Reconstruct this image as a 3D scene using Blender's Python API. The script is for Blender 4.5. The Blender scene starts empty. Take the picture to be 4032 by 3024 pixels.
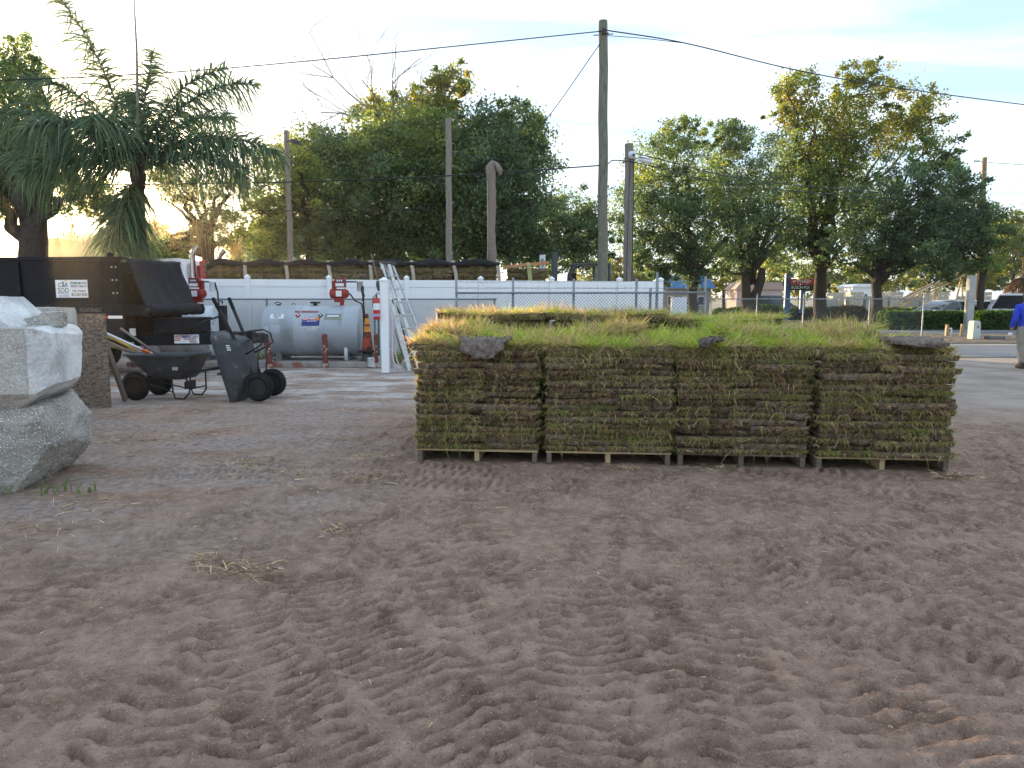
import bpy, bmesh, math, random
import numpy as np
from mathutils import Vector, Matrix, noise as mnoise
R = math.radians
scene = bpy.context.scene
col = scene.collection
random.seed(11)
rng = np.random.default_rng(7)

# ------------------------------------------------------------------ camera
CAM_H = 1.52
PITCH = math.radians(6.863)
cam_d = bpy.data.cameras.new('camera')
cam_d.sensor_width = 36.0
cam_d.lens = 25.0
cam_d.clip_start = 0.05
cam_d.clip_end = 3000
cam = bpy.data.objects.new('camera', cam_d)
cam.location = (0, 0, CAM_H)
cam.rotation_euler = (math.pi / 2 - PITCH, 0, 0)
col.objects.link(cam)
scene.camera = cam

# ------------------------------------------------------------------ sky and sun
SUN_EL = R(7.0)
SUN_AZ = R(-32.5)          # measured from +Y towards +X
world = bpy.data.worlds.new('World')
scene.world = world
world.use_nodes = True
wn, wl = world.node_tree.nodes, world.node_tree.links
wn.clear()
w_out = wn.new('ShaderNodeOutputWorld')
w_bg = wn.new('ShaderNodeBackground')
w_bg.inputs['Strength'].default_value = 0.15
sky = wn.new('ShaderNodeTexSky')
sky.sky_type = 'NISHITA'
sky.sun_disc = False
sky.sun_elevation = R(8.0)
sky.sun_rotation = SUN_AZ
sky.air_density = 1.0
sky.dust_density = 0.5
sky.ozone_density = 1.0
# thin cirrus: soft streaks of white over the blue
w_tc = wn.new('ShaderNodeTexCoord')
w_sep = wn.new('ShaderNodeSeparateXYZ')
wl.new(w_tc.outputs['Generated'], w_sep.inputs[0])
w_add = wn.new('ShaderNodeMath'); w_add.operation = 'ADD'; w_add.inputs[1].default_value = 0.16
w_max = wn.new('ShaderNodeMath'); w_max.operation = 'MAXIMUM'; w_max.inputs[1].default_value = 0.0
wl.new(w_sep.outputs['Z'], w_max.inputs[0]); wl.new(w_max.outputs[0], w_add.inputs[0])
w_div = wn.new('ShaderNodeVectorMath'); w_div.operation = 'DIVIDE'
w_cmb = wn.new('ShaderNodeCombineXYZ')
for i in range(3):
    wl.new(w_add.outputs[0], w_cmb.inputs[i])
wl.new(w_tc.outputs['Generated'], w_div.inputs[0]); wl.new(w_cmb.outputs[0], w_div.inputs[1])
w_map = wn.new('ShaderNodeMapping'); w_map.inputs['Rotation'].default_value = (0, 0, R(25)); w_map.inputs['Scale'].default_value = (0.55, 2.0, 1.0)
wl.new(w_div.outputs[0], w_map.inputs[0])
w_no = wn.new('ShaderNodeTexNoise'); w_no.inputs['Scale'].default_value = 1.3; w_no.inputs['Detail'].default_value = 8; w_no.inputs['Roughness'].default_value = 0.55; w_no.inputs['Distortion'].default_value = 0.6
wl.new(w_map.outputs[0], w_no.inputs['Vector'])
w_rmp = wn.new('ShaderNodeValToRGB')
w_rmp.color_ramp.elements[0].position = 0.40; w_rmp.color_ramp.elements[0].color = (0, 0, 0, 1)
w_rmp.color_ramp.elements[1].position = 0.70; w_rmp.color_ramp.elements[1].color = (1, 1, 1, 1)
wl.new(w_no.outputs['Fac'], w_rmp.inputs[0])
# a high thin veil lies over the whole dome, a little brighter where the cirrus is thick
w_veil = wn.new('ShaderNodeMix'); w_veil.data_type = 'RGBA'
w_veil.inputs[6].default_value = (0.58, 0.83, 1.22, 1); w_veil.inputs[7].default_value = (1.46, 1.58, 1.66, 1)
wl.new(w_rmp.outputs[0], w_veil.inputs[0])
w_mix2 = wn.new('ShaderNodeMix'); w_mix2.data_type = 'RGBA'; w_mix2.inputs[0].default_value = 0.90
wl.new(sky.outputs[0], w_mix2.inputs[6]); wl.new(w_veil.outputs[2], w_mix2.inputs[7])
wl.new(w_mix2.outputs[2], w_bg.inputs['Color'])
wl.new(w_bg.outputs[0], w_out.inputs['Surface'])

sun_d = bpy.data.lights.new('sun', 'SUN')
sun_d.energy = 2.2
sun_d.angle = R(0.6)
sun_d.color = (1.0, 0.74, 0.42)
sun = bpy.data.objects.new('sun', sun_d)
sdir = Vector((math.sin(SUN_AZ) * math.cos(SUN_EL), math.cos(SUN_AZ) * math.cos(SUN_EL), math.sin(SUN_EL)))
sun.rotation_euler = sdir.to_track_quat('Z', 'Y').to_euler()
sun.location = (-20, 30, 12)
col.objects.link(sun)

vs = scene.view_settings
vs.view_transform = 'Standard'
vs.look = 'None'
vs.exposure = 2.76
vs.gamma = 1.0
vs.use_curve_mapping = False
scene.cycles.max_bounces = 5
scene.cycles.diffuse_bounces = 2
scene.cycles.transparent_max_bounces = 8
scene.cycles.use_denoising = True

# ------------------------------------------------------------------ measuring helpers
FPX = 2800.0
def at(px, py, Y):
    """survey point: direction read off the photograph, distance Y measured along the yard"""
    a = (px - 2016) / FPX; b = (1512 - py) / FPX
    y = math.cos(PITCH) + b * math.sin(PITCH); z = -math.sin(PITCH) + b * math.cos(PITCH)
    t = Y / y
    return Vector((a * t, Y, CAM_H + z * t))
def xat(px, Y, z=1.0):
    return (px - 2016) / FPX * (Y * math.cos(PITCH) + (CAM_H - z) * math.sin(PITCH))

# ------------------------------------------------------------------ object helpers
def thing(name, label, cat, loc=(0, 0, 0), rz=0.0, group=None):
    o = bpy.data.objects.new(name, None)
    o.empty_display_size = 0.2
    col.objects.link(o)
    o.location = loc; o.rotation_euler = (0, 0, rz)
    return tag(o, label, cat, group)
def tag(o, label, cat, group=None):
    o['label'] = label; o['category'] = cat
    if group: o['group'] = group
    return o
def link(name, me, m=None, parent=None, loc=None, rot=None):
    o = bpy.data.objects.new(name, me)
    if m is not None and not me.materials: me.materials.append(m)
    col.objects.link(o)
    if parent is not None: o.parent = parent
    if loc is not None: o.location = loc
    if rot is not None: o.rotation_euler = rot
    return o
def copy_tree(o, parent=None):
    c = o.copy(); col.objects.link(c); c.parent = parent
    for ch in list(o.children): copy_tree(ch, c)
    return c
ORD = ['first', 'second', 'third', 'fourth', 'fifth', 'sixth', 'seventh', 'eighth', 'ninth', 'tenth', 'eleventh', 'twelfth',
       'thirteenth', 'fourteenth', 'fifteenth', 'sixteenth', 'seventeenth', 'eighteenth', 'nineteenth', 'twentieth', 'twenty-first', 'twenty-second', 'twenty-third', 'twenty-fourth']

class MB:
    def __init__(s): s.v = []; s.f = []
    def add(s, vs, fs):
        b = len(s.v); s.v += [tuple(p) for p in vs]; s.f += [tuple(i + b for i in f) for f in fs]; return s
    def box(s, c, d, rot=None):
        hx, hy, hz = d[0] / 2, d[1] / 2, d[2] / 2
        pts = [Vector((x, y, z)) for z in (-hz, hz) for y in (-hy, hy) for x in (-hx, hx)]
        if rot is not None: pts = [rot @ p for p in pts]
        c = Vector(c)
        return s.add([p + c for p in pts], [(0, 2, 3, 1), (4, 5, 7, 6), (0, 1, 5, 4), (2, 6, 7, 3), (0, 4, 6, 2), (1, 3, 7, 5)])
    def bar(s, p0, p1, w, h, up=(0, 0, 1)):
        p0 = Vector(p0); p1 = Vector(p1); d = (p1 - p0); L = d.length; d.normalize()
        u = Vector(up); sd = d.cross(u)
        if sd.length < 1e-4: sd = d.cross(Vector((1, 0, 0)))
        sd.normalize(); u = sd.cross(d)
        m = Matrix((d, sd, u)).transposed()
        return s.box((p0 + p1) / 2, (L, w, h), m)
    def tube(s, pts, r, n=8, cap=True):
        pts = [Vector(p) for p in pts]; k = len(pts)
        rs = r if isinstance(r, (list, tuple)) else [r] * k
        vs = []; prev = None
        for i, p in enumerate(pts):
            d = (pts[min(i + 1, k - 1)] - pts[max(i - 1, 0)])
            if d.length < 1e-9: d = Vector((0, 0, 1))
            d.normalize()
            if prev is None:
                a = d.cross(Vector((0, 0, 1)))
                if a.length < 0.05: a = d.cross(Vector((0, 1, 0)))
            else:
                a = prev - d * prev.dot(d)
            a.normalize(); prev = a; b = d.cross(a)
            for j in range(n):
                t = 2 * math.pi * j / n
                vs.append(p + (a * math.cos(t) + b * math.sin(t)) * rs[i])
        fs = []
        for i in range(k - 1):
            for j in range(n):
                j2 = (j + 1) % n
                fs.append((i * n + j, i * n + j2, (i + 1) * n + j2, (i + 1) * n + j))
        if cap:
            fs.append(tuple(range(n - 1, -1, -1))); fs.append(tuple((k - 1) * n + j for j in range(n)))
        return s.add(vs, fs)
    def lathe(s, prof, n=16, M=None, cap=True):
        vs = []; k = len(prof)
        for (r, z) in prof:
            for j in range(n):
                t = 2 * math.pi * j / n
                vs.append(Vector((r * math.cos(t), r * math.sin(t), z)))
        if M is not None: vs = [M @ p for p in vs]
        fs = [(i * n + j, i * n + (j + 1) % n, (i + 1) * n + (j + 1) % n, (i + 1) * n + j) for i in range(k - 1) for j in range(n)]
        if cap:
            fs.append(tuple(range(n - 1, -1, -1))); fs.append(tuple((k - 1) * n + j for j in range(n)))
        return s.add(vs, fs)
    def prism(s, poly, y0, y1, M=None):
        """poly in (x,z), extruded y0..y1"""
        n = len(poly)
        vs = [Vector((x, y0, z)) for x, z in poly] + [Vector((x, y1, z)) for x, z in poly]
        if M is not None: vs = [M @ p for p in vs]
        fs = [tuple(range(n)), tuple(range(2 * n - 1, n - 1, -1))] + [((i + 1) % n, i, n + i, n + (i + 1) % n) for i in range(n)]
        return s.add(vs, fs)
    def loft(s, rings, closed=True, cap=True):
        n = len(rings[0]); vs = [Vector(p) for r in rings for p in r]; fs = []
        for i in range(len(rings) - 1):
            for j in range(n if closed else n - 1):
                j2 = (j + 1) % n
                fs.append((i * n + j, i * n + j2, (i + 1) * n + j2, (i + 1) * n + j))
        if cap and closed:
            fs.append(tuple(range(n - 1, -1, -1))); fs.append(tuple((len(rings) - 1) * n + j for j in range(n)))
        return s.add(vs, fs)
    def mesh(s, name='mesh', smooth=False, angle=None):
        me = bpy.data.meshes.new(name)
        me.from_pydata(s.v, [], s.f)
        if smooth or angle: me.polygons.foreach_set('use_smooth', [True] * len(me.polygons))
        if angle: me.set_sharp_from_angle(angle=R(angle))
        me.update()
        return me
    def build(s, name, m, parent=None, smooth=False, angle=None, bev=0, loc=None, rot=None):
        bm = bmesh.new(); me0 = s.mesh(name)
        bm.from_mesh(me0); bmesh.ops.recalc_face_normals(bm, faces=bm.faces)
        if bev:
            bmesh.ops.bevel(bm, geom=[e for e in bm.edges if e.is_manifold and e.calc_face_angle(0) > 0.5], offset=bev, segments=2, affect='EDGES', profile=0.6, clamp_overlap=True)
        bm.to_mesh(me0); bm.free()
        if smooth or angle: me0.polygons.foreach_set('use_smooth', [True] * len(me0.polygons))
        if angle: me0.set_sharp_from_angle(angle=R(angle))
        return link(name, me0, m, parent, loc, rot)
def np_mesh(name, V, F, cols=None, smooth=False):
    """V (n,3); F list of (m,k) int arrays (tri/quad); cols (n,3) per vertex"""
    me = bpy.data.meshes.new(name)
    V = np.ascontiguousarray(V, dtype=np.float32)
    if not isinstance(F, list): F = [F]
    loops = np.concatenate([f.ravel() for f in F]).astype(np.int32)
    tot = np.concatenate([np.full(len(f), f.shape[1]) for f in F]).astype(np.int32)
    start = np.concatenate([[0], np.cumsum(tot)[:-1]]).astype(np.int32)
    me.vertices.add(len(V)); me.vertices.foreach_set('co', V.ravel())
    me.loops.add(len(loops)); me.loops.foreach_set('vertex_index', loops)
    me.polygons.add(len(tot)); me.polygons.foreach_set('loop_start', start); me.polygons.foreach_set('loop_total', tot)
    if smooth: me.polygons.foreach_set('use_smooth', np.ones(len(tot), dtype=bool))
    me.update(calc_edges=True)
    if cols is not None:
        at_ = me.color_attributes.new('Col', 'FLOAT_COLOR', 'POINT')
        c4 = np.ones((len(V), 4), dtype=np.float32); c4[:, :3] = cols
        at_.data.foreach_set('color', c4.ravel())
    return me
def text_mesh(body, size, align='CENTER', bold=0.0, shear=0.0, squeeze=1.0, extrude=0.001):
    cu = bpy.data.curves.new('lettering', 'FONT')
    cu.body = body; cu.size = size; cu.align_x = align; cu.align_y = 'CENTER'; cu.offset = bold; cu.shear = shear; cu.extrude = extrude
    cu.resolution_u = 3
    o = bpy.data.objects.new('tmp', cu); col.objects.link(o)
    dg = bpy.context.evaluated_depsgraph_get(); dg.update()
    me = bpy.data.meshes.new_from_object(o.evaluated_get(dg))
    bpy.data.objects.remove(o); bpy.data.curves.remove(cu)
    if squeeze != 1.0: me.transform(Matrix.Diagonal((squeeze, 1, 1, 1)))
    return me
def lettering(body, size, m, parent, loc, rot=(math.pi / 2, 0, 0), **k):
    me = text_mesh(body, size, **k)
    me.materials.clear(); me.materials.append(m)
    return link('lettering', me, None, parent, loc, rot)

# ------------------------------------------------------------------ materials
def new_mat(name):
    m = bpy.data.materials.new(name); m.use_nodes = True
    n, l = m.node_tree.nodes, m.node_tree.links
    p = n['Principled BSDF']
    return m, n, l, p
def mat(name, c1, c2=None, scale=4.0, rough=0.7, metal=0.0, bump=0.0, bscale=60.0, stretch=(1, 1, 1), spec=0.35, lo=0.35, hi=0.65, detail=7, rvar=0.0, c3=None, s3=20.0, lo3=0.55, hi3=0.62, dist=0.05, coat=0.0):
    m, n, l, p = new_mat(name)
    p.inputs['Roughness'].default_value = rough; p.inputs['Metallic'].default_value = metal
    p.inputs['Specular IOR Level'].default_value = spec
    p.inputs['Coat Weight'].default_value = coat
    tc = n.new('ShaderNodeTexCoord'); mp = n.new('ShaderNodeMapping'); mp.inputs['Scale'].default_value = stretch
    l.new(tc.outputs['Object'], mp.inputs[0])
    if c2 is None: c2 = tuple(min(1, x * 0.78) for x in c1)
    no = n.new('ShaderNodeTexNoise'); no.inputs['Scale'].default_value = scale; no.inputs['Detail'].default_value = detail
    no.inputs['Roughness'].default_value = 0.62
    l.new(mp.outputs[0], no.inputs['Vector'])
    mr = n.new('ShaderNodeMapRange'); mr.inputs[1].default_value = lo; mr.inputs[2].default_value = hi
    l.new(no.outputs['Fac'], mr.inputs[0])
    mx = n.new('ShaderNodeMix'); mx.data_type = 'RGBA'
    mx.inputs[6].default_value = (*c1, 1); mx.inputs[7].default_value = (*c2, 1)
    l.new(mr.outputs[0], mx.inputs[0])
    outc = mx.outputs[2]
    if c3 is not None:
        n3 = n.new('ShaderNodeTexNoise'); n3.inputs['Scale'].default_value = s3; n3.inputs['Detail'].default_value = 5
        l.new(mp.outputs[0], n3.inputs['Vector'])
        m3 = n.new('ShaderNodeMapRange'); m3.inputs[1].default_value = lo3; m3.inputs[2].default_value = hi3
        l.new(n3.outputs['Fac'], m3.inputs[0])
        x3 = n.new('ShaderNodeMix'); x3.data_type = 'RGBA'; x3.inputs[7].default_value = (*c3, 1)
        l.new(m3.outputs[0], x3.inputs[0]); l.new(outc, x3.inputs[6]); outc = x3.outputs[2]
    l.new(outc, p.inputs['Base Color'])
    if rvar:
        rr = n.new('ShaderNodeMapRange'); rr.inputs[3].default_value = rough - rvar; rr.inputs[4].default_value = rough + rvar
        l.new(no.outputs['Fac'], rr.inputs[0]); l.new(rr.outputs[0], p.inputs['Roughness'])
    if bump:
        nb = n.new('ShaderNodeTexNoise'); nb.inputs['Scale'].default_value = bscale; nb.inputs['Detail'].default_value = 5
        l.new(mp.outputs[0], nb.inputs['Vector'])
        bp = n.new('ShaderNodeBump'); bp.inputs['Strength'].default_value = bump; bp.inputs['Distance'].default_value = dist
        l.new(nb.outputs['Fac'], bp.inputs['Height']); l.new(bp.outputs[0], p.inputs['Normal'])
    return m
def blade_mat(name, trans=0.45, rough=0.6):
    """thin leaves: colour comes from each leaf, light passes through"""
    m, n, l, p = new_mat(name)
    at_ = n.new('ShaderNodeAttribute'); at_.attribute_name = 'Col'
    p.inputs['Roughness'].default_value = rough; p.inputs['Specular IOR Level'].default_value = 0.2
    l.new(at_.outputs['Color'], p.inputs['Base Color'])
    tr = n.new('ShaderNodeBsdfTranslucent'); hs = n.new('ShaderNodeHueSaturation'); hs.inputs['Saturation'].default_value = 1.25; hs.inputs['Value'].default_value = 1.7
    hs.inputs['Hue'].default_value = 0.485
    l.new(at_.outputs['Color'], hs.inputs['Color']); l.new(hs.outputs[0], tr.inputs['Color'])
    ms = n.new('ShaderNodeMixShader'); ms.inputs[0].default_value = trans
    l.new(p.outputs[0], ms.inputs[1]); l.new(tr.outputs[0], ms.inputs[2])
    l.new(ms.outputs[0], n['Material Output'].inputs['Surface'])
    return m
M = {}
M['grass'] = blade_mat('grass_blades', 0.42)
M['leaf'] = blade_mat('leaves', 0.5, 0.5)
M['palm'] = blade_mat('palm_leaves', 0.25, 0.45)
M['moss'] = blade_mat('hanging_moss', 0.5, 0.8)
M['soil'] = mat('sod_soil', (0.27, 0.185, 0.13), (0.10, 0.068, 0.05), scale=14, rough=0.95, bump=0.9, bscale=90, spec=0.1, c3=(0.30, 0.22, 0.13), s3=38, lo3=0.55, hi3=0.66)
def slab_tone(m):
    n, l = m.node_tree.nodes, m.node_tree.links; p = n['Principled BSDF']
    src = p.inputs['Base Color'].links[0].from_socket
    oi = n.new('ShaderNodeObjectInfo'); hs = n.new('ShaderNodeHueSaturation'); mr = n.new('ShaderNodeMapRange'); mr.inputs[3].default_value = 0.65; mr.inputs[4].default_value = 1.3
    m2 = n.new('ShaderNodeMapRange'); m2.inputs[3].default_value = 1.15; m2.inputs[4].default_value = 0.85
    l.new(oi.outputs['Random'], mr.inputs[0]); l.new(oi.outputs['Random'], m2.inputs[0]); l.new(mr.outputs[0], hs.inputs['Value']); l.new(m2.outputs[0], hs.inputs['Saturation']); l.new(src, hs.inputs['Color']); l.new(hs.outputs[0], p.inputs['Base Color'])
slab_tone(M['soil'])
M['soilgrey'] = mat('sod_underside', (0.34, 0.275, 0.23), (0.17, 0.132, 0.108), scale=26, rough=0.95, bump=0.9, bscale=70, spec=0.1)
M['pine'] = mat('fresh_pallet_board', (0.50, 0.36, 0.20), (0.36, 0.25, 0.13), scale=3, stretch=(2, 30, 30), rough=0.8, bump=0.2)
M['palletgrey'] = mat('weathered_pallet_board', (0.20, 0.16, 0.12), (0.11, 0.085, 0.065), scale=3, stretch=(2, 30, 30), rough=0.85, bump=0.3)
M['vinyl'] = mat('white_vinyl', (0.86, 0.86, 0.86), (0.82, 0.82, 0.82), scale=1.2, rough=0.38, spec=0.45, c3=(0.62, 0.63, 0.60), s3=3.0, lo3=0.60, hi3=0.80)
M['galv'] = mat('galvanised_steel', (0.30, 0.32, 0.33), (0.20, 0.21, 0.22), scale=8, rough=0.5, metal=0.6)
M['wire'] = mat('fence_wire', (0.22, 0.24, 0.25), (0.15, 0.16, 0.17), scale=8, rough=0.6, metal=0.3)
M['blackpaint'] = mat('black_paint', (0.012, 0.012, 0.016), (0.018, 0.018, 0.021), scale=3, rough=0.45, spec=0.12, rvar=0.1, c3=(0.04, 0.037, 0.034), s3=5, lo3=0.58, hi3=0.8)
M['tarp'] = mat('black_mesh_tarp', (0.014, 0.014, 0.017), (0.009, 0.009, 0.011), scale=5, rough=0.75, bump=0.5, bscale=25, dist=0.03)
M['rubber'] = mat('tyre_rubber', (0.016, 0.016, 0.016), (0.03, 0.028, 0.026), scale=12, rough=0.85, bump=0.3, bscale=60, spec=0.2)
M['poly'] = mat('grey_plastic_tray', (0.040, 0.042, 0.046), (0.065, 0.066, 0.068), scale=4, rough=0.55, bump=0.15, bscale=40, c3=(0.16, 0.155, 0.15), s3=9, lo3=0.60, hi3=0.78)
M['blacksteel'] = mat('black_steel', (0.014, 0.014, 0.015), (0.035, 0.03, 0.027), scale=9, rough=0.45, c3=(0.10, 0.06, 0.035), s3=16, lo3=0.66, hi3=0.74)
M['woodpole'] = mat('treated_pole', (0.27, 0.255, 0.19), (0.15, 0.145, 0.105), scale=5, stretch=(9, 9, 0.5), rough=0.9, bump=0.6, bscale=20, c3=(0.045, 0.045, 0.035), s3=8, lo3=0.60, hi3=0.66)
M['woodgrey'] = mat('weathered_pole', (0.36, 0.31, 0.26), (0.23, 0.195, 0.16), scale=5, stretch=(9, 9, 0.5), rough=0.9, bump=0.6, bscale=20, c3=(0.05, 0.042, 0.035), s3=9, lo3=0.62, hi3=0.67)
M['bark'] = mat('bark', (0.085, 0.066, 0.052), (0.035, 0.028, 0.023), scale=7, stretch=(3, 3, 0.8), rough=0.95, bump=1.0, bscale=14)
M['twig'] = mat('bare_twigs', (0.26, 0.21, 0.16), (0.17, 0.13, 0.10), rough=0.9)
M['handle'] = mat('tool_handle_wood', (0.42, 0.29, 0.16), (0.28, 0.19, 0.11), scale=6, stretch=(1, 1, 10), rough=0.6)
M['handlegrey'] = mat('old_tool_handle', (0.24, 0.20, 0.16), (0.15, 0.125, 0.10), scale=6, rough=0.8)
M['white'] = mat('white_paint', (0.78, 0.79, 0.80), (0.70, 0.71, 0.72), rough=0.45)
M['yellow'] = mat('yellow_fibreglass', (0.75, 0.45, 0.02), (0.65, 0.38, 0.02), rough=0.4)
M['orange'] = mat('orange_plastic', (0.80, 0.16, 0.03), (0.65, 0.12, 0.03), rough=0.5)
M['conesleeve'] = mat('cone_orange_reflective', (0.80, 0.33, 0.04), (0.60, 0.24, 0.03), scale=9, rough=0.5)
M['conedirty'] = mat('cone_dirty', (0.42, 0.07, 0.03), (0.05, 0.03, 0.025), scale=5, rough=0.7, lo=0.4, hi=0.55)
M['red'] = mat('red_paint', (0.55, 0.025, 0.025), (0.38, 0.018, 0.018), scale=5, rough=0.35, coat=0.3)
M['pumpred'] = mat('pump_red', (0.36, 0.028, 0.02), (0.20, 0.022, 0.017), scale=12, rough=0.5, c3=(0.09, 0.03, 0.02), s3=20, lo3=0.6, hi3=0.7)
M['bollard'] = mat('chipped_red_paint', (0.22, 0.062, 0.045), (0.15, 0.045, 0.035), scale=8, rough=0.7, c3=(0.62, 0.56, 0.50), s3=13, lo3=0.60, hi3=0.63)
M['blue'] = mat('blue_paint', (0.08, 0.20, 0.42), (0.06, 0.16, 0.36), rough=0.5)
M['navy'] = mat('navy_print', (0.03, 0.04, 0.22), (0.03, 0.04, 0.19), rough=0.5)
M['green'] = mat('green_print', (0.03, 0.18, 0.09), (0.03, 0.16, 0.08), rough=0.5)
M['letterdark'] = mat('dark_print', (0.03, 0.05, 0.07), (0.03, 0.05, 0.07), rough=0.5)
M['letterwhite'] = mat('white_print', (0.80, 0.80, 0.80), (0.76, 0.76, 0.76), rough=0.5)
M['lettergrey'] = mat('grey_print', (0.17, 0.17, 0.18), (0.14, 0.14, 0.15), rough=0.5)
M['chrome'] = mat('chrome', (0.65, 0.65, 0.66), (0.55, 0.55, 0.56), rough=0.18, metal=1.0)
M['alu'] = mat('aluminium', (0.55, 0.56, 0.57), (0.42, 0.43, 0.44), scale=6, rough=0.42, metal=0.75)
M['ladderwhite'] = mat('pale_ladder_rail', (0.66, 0.66, 0.64), (0.50, 0.50, 0.48), scale=6, rough=0.6, c3=(0.25, 0.22, 0.20), s3=15, lo3=0.63, hi3=0.70)
M['tank'] = mat('weathered_silver_tank', (0.44, 0.47, 0.50), (0.33, 0.36, 0.39), scale=1.6, rough=0.5, metal=0.1, c3=(0.26, 0.26, 0.25), s3=2.6, lo3=0.58, hi3=0.75, stretch=(1, 1, 0.6))
M['tankwhite'] = mat('dirty_white_tank', (0.66, 0.69, 0.72), (0.52, 0.55, 0.58), scale=2.5, rough=0.55, c3=(0.12, 0.12, 0.11), s3=6, lo3=0.56, hi3=0.72)
M['hose'] = mat('black_hose', (0.012, 0.012, 0.013), (0.02, 0.02, 0.02), rough=0.5)
M['concrete'] = mat('curb_concrete', (0.40, 0.37, 0.33), (0.30, 0.27, 0.25), scale=5, rough=0.9, bump=0.3, c3=(0.30, 0.12, 0.09), s3=2.2, lo3=0.52, hi3=0.60)
M['glass'] = mat('dark_glass', (0.03, 0.035, 0.04), (0.02, 0.025, 0.03), rough=0.08, spec=0.6)
M['burlap'] = mat('burlap_wrap', (0.36, 0.275, 0.225), (0.24, 0.185, 0.15), scale=10, stretch=(1, 1, 5), rough=0.95, bump=0.7, bscale=22)
M['strap'] = mat('webbing_strap', (0.42, 0.36, 0.28), (0.33, 0.28, 0.21), rough=0.8)
M['greymetal'] = mat('dark_grey_metal', (0.07, 0.075, 0.08), (0.05, 0.052, 0.056), rough=0.5)
M['asphalt'] = mat('asphalt', (0.20, 0.205, 0.215), (0.15, 0.155, 0.165), scale=1.5, rough=0.9, bump=0.2, bscale=40, stretch=(0.3, 1, 1))
M['lawn'] = mat('verge_turf', (0.13, 0.15, 0.05), (0.20, 0.18, 0.07), scale=1.4, rough=0.95, bump=0.6, bscale=20)
M['kerbyellow'] = mat('yellow_kerb', (0.62, 0.48, 0.12), (0.52, 0.42, 0.16), scale=3, rough=0.8)
M['block'] = mat('pale_paving_blocks', (0.50, 0.44, 0.33), (0.36, 0.32, 0.25), scale=1.2, rough=0.9)
M['block2'] = mat('grey_paving_blocks', (0.36, 0.35, 0.32), (0.27, 0.26, 0.24), scale=1.2, rough=0.9)
M['tanwall'] = mat('tan_wall', (0.46, 0.34, 0.20), (0.40, 0.29, 0.17), scale=1.0, rough=0.9)
M['conveyor'] = mat('conveyor_steel', (0.46, 0.33, 0.16), (0.34, 0.23, 0.11), scale=2, rough=0.7)
M['skin'] = mat('skin', (0.42, 0.24, 0.17), (0.38, 0.21, 0.15), rough=0.55)
M['shirt'] = mat('blue_shirt', (0.03, 0.06, 0.52), (0.025, 0.05, 0.40), scale=7, rough=0.85, bump=0.3, bscale=9)
M['khaki'] = mat('khaki_trousers', (0.30, 0.26, 0.21), (0.23, 0.20, 0.16), scale=6, rough=0.9, bump=0.4, bscale=9)
M['boot'] = mat('brown_boots', (0.05, 0.035, 0.025), (0.035, 0.025, 0.02), rough=0.7)
M['hair'] = mat('dark_hair', (0.02, 0.016, 0.013), (0.03, 0.025, 0.02), rough=0.7)
M['carwhite'] = mat('white_car_paint', (0.72, 0.73, 0.75), (0.70, 0.71, 0.73), rough=0.25, coat=0.6)
M['carsilver'] = mat('silver_car_paint', (0.45, 0.48, 0.52), (0.43, 0.46, 0.50), rough=0.25, metal=0.4, coat=0.6)
M['cardark'] = mat('dark_car_paint', (0.03, 0.035, 0.045), (0.03, 0.035, 0.045), rough=0.25, coat=0.6)
M['lamp'] = mat('headlight_glass', (0.6, 0.6, 0.6), (0.5, 0.5, 0.5), rough=0.1)
M['taillight'] = mat('tail_light', (0.45, 0.02, 0.02), (0.4, 0.02, 0.02), rough=0.2)
M['orangewood'] = mat('orange_timber', (0.52, 0.25, 0.11), (0.40, 0.19, 0.09), scale=3, stretch=(1, 12, 12), rough=0.8)
M['darkboard'] = mat('dark_old_board', (0.10, 0.065, 0.05), (0.06, 0.04, 0.03), scale=4, rough=0.85)
M['pinkpipe'] = mat('faded_hose', (0.62, 0.52, 0.53), (0.52, 0.44, 0.45), rough=0.6)
M['straw'] = blade_mat('dry_straw', 0.2, 0.8)

def plywood_mat():
    m, n, l, p = new_mat('weathered_plywood')
    tc = n.new('ShaderNodeTexCoord'); mp = n.new('ShaderNodeMapping'); mp.inputs['Scale'].default_value = (1.0, 1.0, 3.2)
    l.new(tc.outputs['Object'], mp.inputs[0])
    no = n.new('ShaderNodeTexNoise'); no.inputs['Scale'].default_value = 2.2; no.inputs['Detail'].default_value = 2; l.new(mp.outputs[0], no.inputs['Vector'])
    ml = n.new('ShaderNodeMath'); ml.operation = 'MULTIPLY'; ml.inputs[1].default_value = 85; l.new(no.outputs['Fac'], ml.inputs[0])
    sn = n.new('ShaderNodeMath'); sn.operation = 'SINE'; l.new(ml.outputs[0], sn.inputs[0])
    n2 = n.new('ShaderNodeTexNoise'); n2.inputs['Scale'].default_value = 9; n2.inputs['Detail'].default_value = 6; l.new(mp.outputs[0], n2.inputs['Vector'])
    ad = n.new('ShaderNodeMath'); ad.operation = 'MULTIPLY_ADD'; ad.inputs[1].default_value = 0.22; l.new(sn.outputs[0], ad.inputs[0]); l.new(n2.outputs['Fac'], ad.inputs[2])
    rp = n.new('ShaderNodeValToRGB'); rp.color_ramp.elements[0].position = 0.2; rp.color_ramp.elements[0].color = (0.075, 0.055, 0.042, 1)
    rp.color_ramp.elements[1].position = 0.8; rp.color_ramp.elements[1].color = (0.27, 0.20, 0.145, 1)
    l.new(ad.outputs[0], rp.inputs[0]); l.new(rp.outputs[0], p.inputs['Base Color'])
    p.inputs['Roughness'].default_value = 0.85
    bp = n.new('ShaderNodeBump'); bp.inputs['Strength'].default_value = 0.3; bp.inputs['Distance'].default_value = 0.01
    l.new(ad.outputs[0], bp.inputs['Height']); l.new(bp.outputs[0], p.inputs['Normal'])
    return m
M['plywood'] = plywood_mat()

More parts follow.
